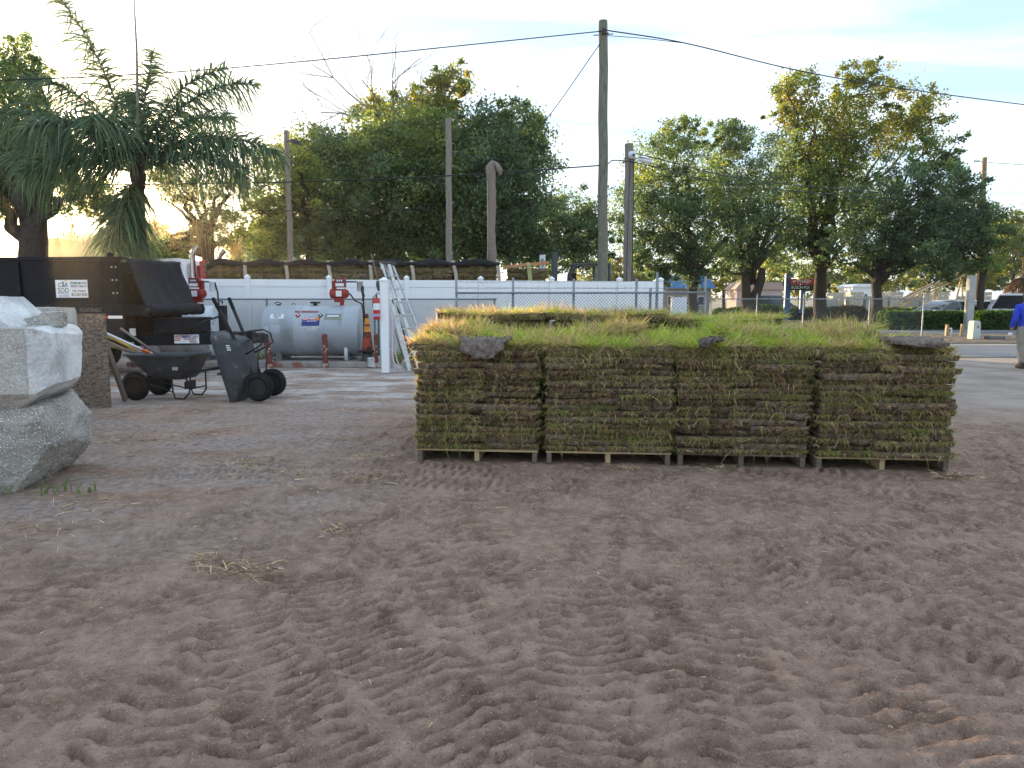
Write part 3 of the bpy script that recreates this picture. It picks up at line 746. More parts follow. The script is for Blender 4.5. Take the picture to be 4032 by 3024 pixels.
# the second row behind, stacked higher; only its top shows
us2 = [0.02, 1.24, 2.48]
for si, u0 in enumerate(us2):
    w, d = 1.15, 1.02
    x, y = row_pt(u0 + w / 2, 1.22 + d / 2)
    rz = yaw + R([0.5, -0.7, 0.6][si])
    pos = ['left', 'middle', 'right'][si]
    make_pallet(x, y, rz, w, d, 'wooden pallet under the %s stack of the rear sod row' % pos, False, 'pallets under the rear sod row')
    Mz = Matrix.Translation((x, y, 0)) @ Matrix.Rotation(rz, 4, 'Z')
    nl = [21, 21, 20][si]
    for k in range(nl):
        for c in (0,):
            me, fr = WIDE[r2.randrange(3)]
            p = Mz @ Vector((0.0 + r2.uniform(-0.012, 0.012), r2.uniform(-0.026, 0.020), PZ + k * LAYER))
            o = link('cut_turf', me, None, None, p, (0, R(r2.uniform(-0.6, 0.6)), rz + R(r2.uniform(-1.1, 1.1))))
            tag(o, 'wide sod slab, %s layer up, in the %s stack of the rear row' % (ORD[k], pos), 'sod slab', 'sod slabs of the rear row')
            if k > 12 or si == 0: fringe(fr, o)
    topz = PZ + nl * LAYER
    for q, (lx, ly, dz, ww, dd, tilt) in enumerate([(-0.30, 0, 0, 0.6, 1.0, 3), (0.30, 0, 0, 0.6, 1.0, -3)]):
        me = slab_mesh(ww, dd, 0.07, 90 + si * 4 + q, 0.02)
        o = link('cut_turf', me, None, None, Mz @ Vector((lx, ly, topz + dz)), (R(-2), R(tilt), rz + R(r2.uniform(-4, 4))))
        tag(o, '%s grassy top sod slab on the %s stack of the rear row' % (('left', 'right')[q], pos), 'sod slab', 'sod slabs of the rear row')
        fringe(top_grass(ww, dd, 0.07, 5200, 40 + si * 3 + q, [0.45, 0.6, 0.75][si], 0.10), o, 'standing_grass')
        fringe(edge_fringe(ww, dd, 0.07, 500, 260, 0.45, q, 1.5), o)
# folded flaps showing the grey underside of the turf
def flap(name, label, cx, cy, z, w, run, hang, rz, seed, lift=0.02):
    n, k = 22, 16
    vs = []
    for layer in (0, 1):
        for j in range(k + 1):
            t = j / k
            for i in range(n + 1):
                s = i / n - 0.5
                ww = w * (1 - 0.95 * max(0, t - 0.45))
                if t < 0.5: yy = run * (0.5 - t) * 2; zz = lift
                else:
                    q = (t - 0.5) * 2; yy = -0.035 - 0.02 * math.sin(q * 2.2); zz = lift - hang * q
                if 0.42 < t < 0.58: zz -= 0.012 * (1 - abs(t - 0.5) / 0.08); 
                nn = mnoise.noise(Vector((s * 6 + seed, t * 6, 0))) + 0.7 * mnoise.noise(Vector((s * 17 + seed, t * 15, 4)))
                e = 1 + 0.38 * mnoise.noise(Vector((seed * 3.0, t * 5, s * 2)))
                vs.append((s * ww * e + 0.02 * nn, yy - 0.026 * nn - (0.035 if layer == 0 else 0) * (t > 0.5), zz + 0.02 * nn + (0.035 if layer == 0 else 0) * (t <= 0.5)))
    m = (n + 1) * (k + 1); fs = []
    for j in range(k):
        for i in range(n):
            a = j * (n + 1) + i
            fs.append((a, a + 1, a + n + 2, a + n + 1)); fs.append((m + a, m + a + n + 1, m + a + n + 2, m + a + 1))
    for j in range(k):
        for i in (0, n):
            a = j * (n + 1) + i; fs.append((a, a + n + 1, m + a + n + 1, m + a) if i == 0 else (a, m + a, m + a + n + 1, a + n + 1))
    for i in range(n):
        for j in (0, k):
            a = j * (n + 1) + i; fs.append((a, m + a, m + a + 1, a + 1) if j == 0 else (a, a + 1, m + a + 1, m + a))
    b = MB(); b.add(vs, fs)
    o = b.build(name, M['soilgrey'], None, smooth=True, loc=(cx, cy, z), rot=(0, 0, rz))
    return tag(o, label, 'sod flap')
fx, fy = row_pt(0.64, -0.035); flap('sod_flap', 'grey underside of a folded sod flap hanging over the leftmost front stack', fx, fy, tops[0] + 0.055, 0.46, 0.20, 0.15, yaw, 3.0)
fx, fy = row_pt(2.66, -0.03); flap('sod_flap', 'small rolled grey sod flap on the second from right front stack', fx, fy, tops[2] + 0.075, 0.13, 0.18, 0.05, yaw + R(-35), 8.0)
fx, fy = row_pt(4.48, -0.01); flap('sod_flap', 'bare grey sod flap lying on the rightmost front stack', fx, fy, tops[3] + 0.070, 0.44, 0.42, 0.03, yaw, 12.0)

# ================================================================== CONCRETE RUBBLE
def rubble(name, label, outline_fn, size, loc, rz, m, seed, n=26, amp=0.03, parts=None, cuts=()):
    """broken lump: box of the given size, roughened by noise, with flat fractures where it broke"""
    sx, sy, sz = size; verts = []; idx = {}; faces = []
    planes = [(Vector(nv).normalized(), Vector(pt)) for nv, pt in cuts]
    def vid(u, v, w_):
        key = (u, v, w_)
        if key in idx: return idx[key]
        q = Vector((u / n * 2 - 1, v / n * 2 - 1, w_ / n * 2 - 1))
        m3 = max(abs(q.x), abs(q.y), abs(q.z)); l2 = q.length
        q = q * (1 - 0.02 * max(0, (l2 / m3 - 1.0) / 0.73) ** 1.5)
        x, y, z = q.x * sx / 2, q.y * sy / 2, (q.z + 1) * sz / 2
        x, y, z = outline_fn(x, y, z)
        nv = Vector((x * 2.1 + seed, y * 2.1, z * 2.1)); d = mnoise.noise_vector(nv) * amp + mnoise.noise_vector(nv * 3.3) * amp * 0.6
        P_ = Vector((x, y, z)) + d
        for k, (pn, pp) in enumerate(planes):
            e = (P_ - pp).dot(pn) - 0.012 * mnoise.noise(P_ * 6 + Vector((k, seed, 0)))
            if e > 0: P_ = P_ - pn * e
        P_ += mnoise.noise_vector(nv * 9) * amp * 0.32 + mnoise.noise_vector(nv * 22) * amp * 0.16
        idx[key] = len(verts); verts.append((P_.x, P_.y, max(-0.02, P_.z))); return idx[key]
    for a in range(n):
        for b in range(n):
            for s_ in (0, n):
                fl = s_ == 0
                for quad in (((s_, a, b), (s_, a + 1, b), (s_, a + 1, b + 1), (s_, a, b + 1)), ((a, s_, b), (a, s_, b + 1), (a + 1, s_, b + 1), (a + 1, s_, b)), ((a, b, s_), (a + 1, b, s_), (a + 1, b + 1, s_), (a, b + 1, s_))):
                    f = [vid(*q) for q in quad]; faces.append(f[::-1] if fl else f)
    me = bpy.data.meshes.new(name); me.from_pydata(verts, [], faces)
    ms = m if isinstance(m, (list, tuple)) else [m]
    for x_ in ms: me.materials.append(x_)
    if parts:
        for i, pl in enumerate(me.polygons): pl.material_index = parts(pl.center)
    me.polygons.foreach_set('use_smooth', [True] * len(me.polygons)); me.set_sharp_from_angle(angle=R(28)); me.update()
    o = link(name, me, None, None, loc, (0, 0, rz))
    return tag(o, label, 'concrete block', 'broken concrete stacked on the left')
rubble('concrete_block', 'squarish lower block of pebbly weathered concrete half sunk in the sand', lambda x, y, z: (x, y, z), (1.95, 1.1, 0.72), (-4.72, 5.75, -0.03), R(15), M['aggregatedark'], 4.0, n=38, amp=0.030,
       cuts=[((0.80, -0.1, -0.60), (0.95, 0, 0.30)), ((0, -0.85, -0.5), (0, -0.53, 0.16)), ((0.75, -0.66, 0.02), (0.93, -0.51, 0.4)), ((0.05, -0.8, 0.6), (0, -0.53, 0.68)), ((0.85, 0.1, 0.5), (0.95, 0, 0.66)), ((0.35, -0.85, -0.25), (0.62, -0.54, 0.28)), ((-0.3, -0.9, 0.15), (-0.2, -0.54, 0.45))])
rubble('concrete_block', 'big upper concrete block with a pale broken right face', lambda x, y, z: (x, y, z), (2.05, 1.15, 0.64), (-4.72, 5.72, 0.66), R(15), [M['aggregate'], M['brokenface']], 9.0, n=36, amp=0.014, parts=lambda c: 1 if c.x > 0.90 + 0.05 * mnoise.noise(c * 5) else 0,
       cuts=[((0.62, 0.0, -0.78), (1.01, 0, 0.17)), ((0.6, 0.05, 0.8), (0.99, 0, 0.59)), ((0.75, -0.66, 0), (0.98, -0.53, 0.3)), ((0.9, 0.4, -0.15), (1.0, 0.35, 0.3)), ((0.05, -0.7, -0.72), (0, -0.54, 0.05))])
def cap_shape(x, y, z):
    t = z / 0.27
    if x > 0: x = x * (1 - 0.42 * t)
    return x, y, z
rubble('concrete_block', 'smooth pale wedge of concrete resting on the big block', cap_shape, (1.3, 0.8, 0.25), (-4.62, 5.85, 1.285), R(10), M['brokenface'], 14.0, n=18, amp=0.012)
rubble('concrete_block', 'small dark concrete piece peeking over the pale wedge', lambda x, y, z: (x, y, z), (0.7, 0.35, 0.10), (-5.3, 6.15, 1.525), R(0), M['aggregatedark'], 21.0, n=12, amp=0.012)
rubble('concrete_block', 'base concrete block under the far flat-topped block', lambda x, y, z: (x, y, z), (1.5, 0.9, 1.16), (-6.05, 7.95, -0.02), R(2), M['aggregatedark'], 31.0, n=14, amp=0.03)
rubble('concrete_block', 'far flat-topped concrete block behind the broken loose stone', lambda x, y, z: (x, y, z), (1.2, 0.6, 0.29), (-5.62, 7.95, 1.13), R(2), M['aggregate'], 33.0, n=16, amp=0.012)
def stone_shape(x, y, z):
    s = x / 0.19
    z = z * (0.72 + 0.28 * s) if s < 0.4 else z * 1.0
    return x, y * (1 - 0.25 * s * s), z
rubble('stone', 'loose broken pebbly stone lying on the big concrete block', stone_shape, (0.36, 0.24, 0.12), (-3.98, 6.0, 1.29), R(8), M['aggregatedark'], 41.0, n=14, amp=0.025)

# ================================================================== WHITE VINYL FENCE
FA = R(12.7); fdx, fdy = math.cos(FA), math.sin(FA)
FX0, FY0 = -6.517, 17.70; PANEL = 1.944; FTOP = 2.0
def fence_pt(s): return (FX0 + fdx * s, FY0 + fdy * s)
vf = thing('vinyl_fence', 'long white vinyl privacy fence behind the tanks and the chain-link', 'fence', (FX0, FY0, 0), FA)
def vinyl_post(s, parent, h=FTOP + 0.03, w=0.127):
    b = MB(); b.box((s, 0, h / 2), (w, w, h)); p = b.build('post', M['vinyl'], parent, bev=0.006)
    c = MB(); c.lathe([(w * 0.80, h), (w * 0.82, h + 0.02), (w * 0.70, h + 0.035), (w * 0.06, h + 0.08)], 4, Matrix.Translation((s, 0, 0)) @ Matrix.Rotation(math.pi / 4, 4, 'Z'))
    c.build('cap', M['vinyl'], p)
stops = [-2 * PANEL, -PANEL, 0, PANEL, 2 * PANEL, 3 * PANEL, 4 * PANEL, 5 * PANEL, 5 * PANEL + 1.22]
for s in stops: vinyl_post(s, vf)
for a, bb in zip(stops[:-1], stops[1:]):
    a += 0.065; bb -= 0.065; L = bb - a
    for (z, h) in ((FTOP - 0.10, 0.18), (0.16, 0.16)):
        b = MB(); b.box(((a + bb) / 2, 0, z), (L, 0.05, h)); b.build('rail', M['vinyl'], vf, bev=0.004)
    nb = max(3, int(round(L / 0.165))); bw = L / nb
    for i in range(nb):
        b = MB(); x0 = a + i * bw + 0.0003; x1 = a + (i + 1) * bw - 0.0003
        b.box(((x0 + x1) / 2, 0, (FTOP - 0.19 + 0.24) / 2), (x1 - x0, 0.022, FTOP - 0.19 - 0.24)); b.build('board', M['vinyl'], vf, bev=0.004)

# ================================================================== CHAIN-LINK
def chain_mesh(L, z0, z1, dia=0.066, r=0.0032):
    """woven wire: zigzag strands that cross in diamonds"""
    b = MB(); h = z1 - z0; n = int(L / dia)
    Vs = []; Fs = []; off = 0
    rows = max(2, int(round(h / (dia / 1.0)))); step = h / rows
    for i in range(n + 1):
        for sgn in (1, -1):
            # one strand climbs in steps of half a diamond
            pass
    P0 = []; P1 = []
    k = int(L / dia)
    hw = dia / 2; rows2 = int(h / hw); hz = h / rows2
    for i in range(k + 1):
        for j in range(rows2):
            x = i * dia + (hw if j % 2 else 0.0)
            xa = x; xb1 = x + hw; xb0 = x - hw
            if xb1 <= L + 1e-6: P0.append((xa, 0.003, z0 + j * hz)); P1.append((xb1, 0.003, z0 + (j + 1) * hz))
            if xb0 >= -1e-6 and xa <= L + 1e-6: P0.append((xa, -0.003, z0 + j * hz)); P1.append((xb0, -0.003, z0 + (j + 1) * hz))
    P0 = np.array(P0); P1 = np.array(P1); D = unit(P1 - P0); m = len(P0)
    A = np.cross(D, np.array([0, 1.0, 0])); A = unit(A); B = np.tile(np.array([0, 1.0, 0]), (m, 1))
    vs = []
    for P in (P0, P1):
        for t in (90, 210, 330):
            vs.append(P + A * (math.cos(R(t)) * r) + B * (math.sin(R(t)) * r))
    V = np.stack(vs, 1).reshape(-1, 3); base = (np.arange(m) * 6)[:, None]
    q = [np.concatenate([base + a, base + c, base + c + 3, base + a + 3], 1) for a, c in ((0, 1), (1, 2), (2, 0))]
    me = np_mesh('wire_mesh', V, np.concatenate(q)); me.materials.append(M['wire']); return me
def chain_fence(name, label, p0, p1, h, post_s, post_h=None, barbed=0, bottom=False, post_r=0.025, dia=0.066, wr=0.0032, midrail=None):
    p0 = Vector(p0); p1 = Vector(p1); d = p1 - p0; L = d.length; a = math.atan2(d.y, d.x)
    t = thing(name, label, 'fence', (p0.x, p0.y, 0), a)
    o = link('wire_mesh', chain_mesh(L, 0.05, h, dia, wr), None, t); o['kind'] = 'stuff'
    b = MB(); b.tube([(0, 0.02, h), (L, 0.02, h)], 0.021, 8); b.build('top_rail', M['galv'], t, smooth=True)
    if bottom:
        b = MB(); b.tube([(0, 0.02, 0.08), (L, 0.02, 0.08)], 0.021, 8); b.build('bottom_rail', M['galv'], t, smooth=True)
    if midrail:
        b = MB(); b.tube([(0, 0.02, midrail), (L, 0.02, midrail)], 0.006, 6); b.build('tension_wire', M['galv'], t, smooth=True)
    for i, s in enumerate(post_s):
        ph = post_h[i] if post_h else h + 0.03
        b = MB(); b.tube([(s, 0.055, -0.05), (s, 0.055, ph - 0.01), (s, 0.055, ph)], [post_r, post_r, post_r * 0.6], 10); b.build('post', M['galv'], t, angle=50)
    for k in range(barbed):
        z = h + 0.09 + k * 0.13
        b = MB(); b.tube([(s, 0.05, z - 0.012 * math.sin(s * 2.6) ** 2) for s in np.linspace(0, L, 24)], 0.0035, 4)
        for q in np.arange(0.1, L, 0.13):
            b.tube([(q, 0.05, z - 0.025), (q, 0.05, z + 0.02)], 0.003, 3)
        b.build('barbed_wire', M['galv'], t)
    return t
def xy(px, Y): return (xat(px, Y, 1.3), Y, 0)
def off_fence(s, d): x, y = fence_pt(s); return (x + fdy * d, y - fdx * d, 0)
chain_fence('chain_link_fence', 'low galvanised chain-link fence running behind the two fuel tanks', off_fence(-2.4, 0.32), off_fence(6.2, 0.32), 1.50, [0.05, 2.86, 5.45, 8.55])
g0 = Vector(xy(1795, 14.4)); g1 = Vector(xy(2775, 13.6)); gl = (g1 - g0).length
chain_fence('chain_link_gate', 'taller chain-link gate with barbed wire rising behind the grassy sod', g0, g1, 1.63, [0.0, gl * 0.238, gl * 0.486, gl * 0.735, gl * 0.79, gl * 0.815, gl * 1.0], [1.96, 1.93, 1.90, 1.90, 1.72, 2.02, 1.94], barbed=2, bottom=True, midrail=1.12)
f0 = Vector(xy(2800, 27.0)); f1 = Vector(xy(3640, 26.6)); fl = (f1 - f0).length
chain_fence('chain_link_fence', 'far chain-link fence in front of the oak trunks on the right', f0, f1, 1.50, [0.0, fl * 0.22, fl * 0.44, fl * 0.75, fl], [1.55, 1.7, 1.7, 1.55, 1.75], dia=0.12, wr=0.0045)

# the near white post that carries the extinguisher
wp = thing('fence_post', 'free-standing white vinyl post carrying the fire extinguisher beside the ladder', 'post', (-2.60, 14.6, 0))
vinyl_post(0.0, wp, 1.87, 0.155)
b = MB(); b.box((-0.11, 0.0, 1.86), (0.10, 0.05, 0.02)); b.box((-0.13, 0, 1.80), (0.06, 0.05, 0.09)); b.tube([(-0.13, 0, 1.79), (-0.10, -0.02, 1.68)], 0.035, 10)
t = thing('security_light', 'small black solar light clipped to the white post', 'light', (-2.60, 14.6, 0)); b.build('lamp_body', M['greymetal'], t, angle=40)
# fire extinguisher
fe = thing('fire_extinguisher', 'red fire extinguisher hanging on the white vinyl post', 'extinguisher', (-2.745, 14.50, 1.09))
b = MB(); b.lathe([(0.055, 0), (0.068, 0.008), (0.070, 0.03), (0.070, 0.36), (0.062, 0.41), (0.030, 0.445), (0.022, 0.46)], 20); b.build('cylinder', M['red'], fe, angle=50)
b = MB(); b.lathe([(0.0712, 0.20), (0.0712, 0.33)], 20, None, False); b.build('label', M['letterwhite'], fe, smooth=True)
b = MB(); b.lathe([(0.0715, 0.065), (0.0715, 0.12)], 20, None, False); b.build('band', mat('lilac_band', (0.45, 0.38, 0.62), rough=0.5), fe, smooth=True)
b = MB(); b.tube([(0, 0, 0.45), (0, 0, 0.50)], 0.018, 8); b.bar((-0.02, 0, 0.50), (0.07, 0, 0.53), 0.016, 0.012); b.bar((-0.02, 0, 0.515), (0.065, 0, 0.565), 0.014, 0.01); b.tube([(-0.03, 0, 0.49), (-0.07, 0, 0.44), (-0.078, 0, 0.25)], 0.009, 6)
b.build('valve_and_hose', M['blacksteel'], fe)

# ================================================================== FUEL TANKS
sheetpad = MB(); sheetpad.box((-4.35, 16.45, 0.05), (3.0, 1.35, 0.12)); o = sheetpad.build('tank_pad', M['concrete'], bev=0.015); tag(o, 'low concrete pad with red-stained kerb under the silver tank', 'concrete pad')
sheetpad = MB(); sheetpad.box((-7.6, 16.45, 0.05), (2.0, 1.30, 0.12)); o = sheetpad.build('tank_pad', M['concrete'], bev=0.015); tag(o, 'low concrete pad under the white tank behind the trailer tongue', 'concrete pad')
def bend_decal(me, cx, ang0, r):
    """wrap a flat decal (x right, y up, z out) on a horizontal tank"""
    for v in me.vertices:
        a = ang0 + v.co.y / r; rr = r + v.co.z
        v.co = Vector((cx + v.co.x, -math.cos(a) * rr, math.sin(a) * rr))
    me.update()
def patch(name, parent, cx, zc, w, h, r, m, out=0.003, rot=0.0, zo=0.0):
    ang0 = math.asin(max(-1, min(1, zc / r))); n = 10
    vs = []; fs = []
    for lay in (0, 1):
        for j in range(n + 1):
            for i in range(n + 1):
                x = (i / n - 0.5) * w; y = (j / n - 0.5) * h
                x, y = x * math.cos(rot) - y * math.sin(rot), x * math.sin(rot) + y * math.cos(rot)
                vs.append(Vector((x, y, zo + (out if lay else 0.0005))))
    m1 = (n + 1) ** 2
    for j in range(n):
        for i in range(n):
            a = j * (n + 1) + i; fs.append((m1 + a, m1 + a + 1, m1 + a + n + 2, m1 + a + n + 1))
    for i in range(n):
        for (a, c) in ((i, i + 1), (n * (n + 1) + i + 1, n * (n + 1) + i), ((i + 1) * (n + 1), i * (n + 1)), (i * (n + 1) + n, (i + 1) * (n + 1) + n)):
            fs.append((a, c, m1 + c, m1 + a))
    me = bpy.data.meshes.new(name); me.from_pydata(vs, [], fs); bend_decal(me, cx, ang0, r); me.materials.append(m)
    return link(name, me, None, parent, (0, 0, parent['cz']))
def tank_text(body, size, m, parent, cx, zc, r, **k):
    me = text_mesh(body, size, **k)
    for v in me.vertices: v.co.z = v.co.z * 0.5 + 0.006
    bend_decal(me, cx, math.asin(zc / r), r); me.materials.clear(); me.materials.append(m)
    return link('lettering', me, None, parent, (0, 0, parent['cz']))
def fuel_tank(label, x, y, length, r, m):
    t = thing('fuel_tank', label, 'fuel tank', (x, y, 0.11)); cz = r + 0.08; t['cz'] = cz
    Mx = Matrix.Translation((0, 0, cz)) @ Matrix.Rotation(math.pi / 2, 4, 'Y')
    b = MB(); h = length / 2
    b.lathe([(r * 0.02, -h - 0.05), (r * 0.5, -h - 0.045), (r * 0.9, -h - 0.02), (r * 0.985, -h), (r, -h + 0.02), (r, -h * 0.34), (r + 0.003, -h * 0.335), (r, -h * 0.33), (r, h * 0.33), (r + 0.003, h * 0.335), (r, h * 0.34), (r, h - 0.02), (r * 0.985, h), (r * 0.9, h + 0.02), (r * 0.5, h + 0.045), (r * 0.02, h + 0.05)], 56, Mx)
    b.build('shell', m, t, angle=40)
    for sx in (-1, 1):
        b = MB(); b.prism([(-0.06, -0.0), (0.06, 0.0), (0.06, cz - r * 0.78), (-0.06, cz - r * 0.78)], -r * 0.6, r * 0.6, Matrix.Translation((sx * h * 0.72, 0, 0)))
        b.build('saddle', M['galv'], t, bev=0.004)
    return t
def fuel_pump(parent, x, z, flip=1, hose_pts=None):
    p = thing('tmp', 'x', 'x'); bpy.data.objects.remove(p)
    b = MB(); b.tube([(x, 0, z - 0.05), (x, 0, z + 0.10)], 0.05, 12); b.box((x - 0.06 * flip, 0, z + 0.12), (0.22, 0.12, 0.10))
    stem = b.build('pump_stem', M['pumpred'], parent, bev=0.008)
    Mh = Matrix.Translation((x - 0.05 * flip, -0.02, z + 0.27)) @ Matrix.Rotation(math.pi / 2, 4, 'Y')
    b = MB(); b.lathe([(0.05, -0.22), (0.105, -0.20), (0.115, -0.12), (0.105, -0.10), (0.105, 0.12), (0.115, 0.14), (0.08, 0.20), (0.04, 0.22)], 20, Mh)
    body = b.build('pump_motor', M['pumpred'], parent, angle=40)
    b = MB(); b.box((x - 0.04 * flip, -0.127, z + 0.27), (0.13, 0.012, 0.13)); b.build('label', M['letterwhite'], body)
    b = MB(); b.box((x - 0.17 * flip, 0.0, z + 0.40), (0.09, 0.11, 0.34)); b.box((x - 0.02 * flip, -0.02, z + 0.52), (0.24, 0.15, 0.22))
    mt = b.build('meter', M['pumpred'], parent, bev=0.012)
    b = MB(); b.box((x - 0.02 * flip, -0.099, z + 0.565), (0.19, 0.008, 0.075)); b.build('dial', M['letterdark'], mt)
    for q in range(3):
        b = MB(); b.box((x - 0.02 * flip + (q - 1) * 0.05, -0.105, z + 0.565), (0.03, 0.006, 0.04)); b.build('digit_wheel', M['letterwhite'], mt)
    b = MB(); b.box((x - 0.02 * flip, -0.099, z + 0.47), (0.19, 0.008, 0.07)); b.build('label', M['letterwhite'], mt)
    b = MB(); b.tube([(x + 0.10, 0, z + 0.54), (x + 0.36, 0, z + 0.54)], 0.018, 8); b.build('outlet_pipe', M['greymetal'], parent, smooth=True)
    b = MB(); b.lathe([(0.05, -0.13), (0.068, -0.12), (0.068, 0.06), (0.075, 0.07), (0.075, 0.10), (0.03, 0.12)], 16, Matrix.Translation((x + 0.42, 0, z + 0.45))); b.build('fuel_filter', M['white'] if flip < 0 else M['alu'], parent, angle=40)
    return stem
ft = fuel_tank('weathered silver horizontal fuel tank with warning stickers behind the three bollards', -4.55, 16.55, 2.16, 0.585, M['tank'])
cz = ft['cz']; rr = 0.585
fuel_pump(ft, 0.62, cz + rr)
b = MB(); b.tube([(1.06, 0, cz + 1.10), (1.12, -0.02, cz + 1.0), (1.13, -0.05, cz + 0.6), (1.17, -0.12, cz + 0.1), (1.20, -0.2, cz - 0.35), (1.17, -0.22, cz - 0.55), (1.12, -0.2, cz - 0.35), (1.13, -0.12, cz + 0.25), (1.09, -0.05, cz + 0.62), (0.92, -0.02, cz + 0.70), (0.80, 0, cz + 0.86)], 0.018, 8)
b.build('fuel_hose', M['hose'], ft, smooth=True)
b = MB(); b.tube([(1.08, -0.02, cz + 1.0), (1.14, -0.10, cz + 0.80), (1.12, -0.09, cz + 0.68)], [0.03, 0.035, 0.02], 8); b.build('fuel_nozzle', M['blacksteel'], ft, smooth=True)
b = MB(); b.lathe([(0.05, 0), (0.05, 0.05), (0.12, 0.055), (0.12, 0.09), (0.05, 0.10)], 14, Matrix.Translation((0.0, 0, cz + rr - 0.01))); b.build('vent_cap', M['blacksteel'], ft, angle=40)
b = MB(); b.tube([(-0.85, 0, cz + rr), (-0.85, 0, cz + rr + 0.03)], 0.05, 10); b.tube([(-0.95, 0, cz + rr + 0.04), (-0.87, 0, cz + rr + 0.08), (-0.78, 0, cz + rr + 0.04)], 0.012, 6); b.build('filler_cap', M['blacksteel'], ft)
b = MB(); b.tube([(-0.55, 0, cz + rr - 0.01), (-0.52, 0, cz + rr + 0.05), (-0.48, 0, cz + rr + 0.05), (-0.45, 0, cz + rr - 0.01)], 0.008, 6); b.build('lifting_eye', M['greymetal'], ft)
b = MB(); b.tube([(0.78, -0.42, 0.0), (0.78, -0.42, 0.36)], 0.045, 10); b.build('drain_pipe', M['white'], ft, smooth=True)
# stickers (x measured from the tank's middle)
tank_text('NO SMOKING', 0.085, M['pumpred'], ft, -0.10, 0.44, rr, bold=0.004)
patch('sticker', ft, -0.74, 0.345, 0.30, 0.12, rr, M['letterwhite'])
for q, (s_, z_) in enumerate((('OFF ROAD', 0.375), ('DIESEL FUEL', 0.345), ('ONLY', 0.315))): tank_text(s_, 0.035, M['letterdark'], ft, -0.74, z_, rr, bold=0.001)
for cx_ in (-0.27, 0.235):
    patch('hazard_diamond', ft, cx_, 0.36, 0.095, 0.095, rr, M['pumpred'] if cx_ < 0 else M['boot'], rot=math.pi / 4)
    patch('hazard_symbol', ft, cx_, 0.37, 0.035, 0.03, rr, M['letterwhite'], zo=0.003)
patch('old_diamond_sticker', ft, 0.07, 0.16, 0.30, 0.30, rr, mat('faded_sticker', (0.34, 0.34, 0.33), (0.62, 0.63, 0.64), scale=9, rough=0.6), rot=math.pi / 4)
patch('fleet_sticker', ft, 0.03, 0.225, 0.40, 0.19, rr, M['navy'], zo=0.003)
patch('fleet_sticker_band', ft, 0.03, 0.285, 0.40, 0.065, rr, M['red'], zo=0.0062)
patch('flame_emblem', ft, 0.185, 0.275, 0.04, 0.05, rr, M['yellow'], zo=0.0095, rot=math.pi / 4)
def tt2(*a, **k):
    o = tank_text(*a, **k)
    for v in o.data.vertices:
        d = Vector((0, v.co.y, v.co.z)); d = d.normalized() * 0.007; v.co += d
    return o
tt2('FLEETWING', 0.055, M['letterwhite'], ft, -0.01, 0.285, rr, bold=0.002)
tt2('863-665-7557', 0.038, M['letterwhite'], ft, 0.06, 0.235, rr, bold=0.001)
tt2('For Service', 0.026, M['letterwhite'], ft, -0.12, 0.235, rr)
patch('faded_sign', ft, 0.52, 0.335, 0.38, 0.16, rr, mat('faded_green_sign', (0.30, 0.29, 0.24), (0.14, 0.20, 0.15), scale=6, rough=0.6))
patch('faded_sign_strip', ft, 0.52, 0.35, 0.26, 0.035, rr, M['letterwhite'], zo=0.003)
patch('peeling_label', ft, -0.76, 0.05, 0.20, 0.20, rr, mat('peeling_label', (0.50, 0.53, 0.56), (0.36, 0.38, 0.40), scale=8, rough=0.6))
patch('peeling_label', ft, -0.97, 0.03, 0.15, 0.19, rr, mat('peeling_label_b', (0.48, 0.51, 0.54), (0.38, 0.40, 0.42), scale=8, rough=0.6))

f2 = fuel_tank('dirty white fuel tank with red pump half hidden behind the trailer tongue', -7.42, 16.5, 1.15, 0.585, M['tankwhite'])
fuel_pump(f2, 0.12, f2['cz'] + rr, flip=-1)
b = MB(); b.tube([(0.54, 0, f2['cz'] + 1.05), (0.60, -0.02, f2['cz'] + 1.1), (0.66, -0.04, f2['cz'] + 0.9), (0.70, -0.06, f2['cz'] + 0.3), (0.74, -0.05, f2['cz'] - 0.3)], 0.018, 8); b.build('fuel_hose', M['hose'], f2, smooth=True)
patch('fleet_sticker', f2, -0.02, 0.20, 0.34, 0.24, rr, M['navy'])
patch('fleet_sticker_band', f2, -0.02, 0.285, 0.34, 0.07, rr, M['red'], zo=0.0032)
tt2('863-665-7557', 0.035, M['letterwhite'], f2, -0.02, 0.22, rr, bold=0.001)

# bollards
for i, (bx, lean, lb) in enumerate(((-5.36, 6.0, 'leaning chipped red bollard at the left end of the silver tank'), (-4.14, 0.0, 'upright chipped red bollard in front of the middle of the silver tank'), (-3.00, -0.5, 'chipped red bollard standing beside the traffic cone'))):
    t = thing('bollard', lb, 'bollard', (bx, 15.72, -0.03), 0, 'red bollards guarding the fuel tank'); t.rotation_euler = (0, R(-lean), 0)
    b = MB(); b.lathe([(0.063, 0), (0.063, 0.72), (0.060, 0.745), (0.045, 0.765), (0.02, 0.775)], 18); b.build('pipe', M['bollard'], t, angle=40)
    b = MB(); b.lathe([(0.0645, 0.0), (0.0645, 0.10 + 0.02 * i)], 18, None, False); b.build('bare_foot', mat('bollard_foot', (0.55, 0.50, 0.46), (0.25, 0.09, 0.06), scale=14, rough=0.8, lo=0.42, hi=0.52), t, smooth=True)
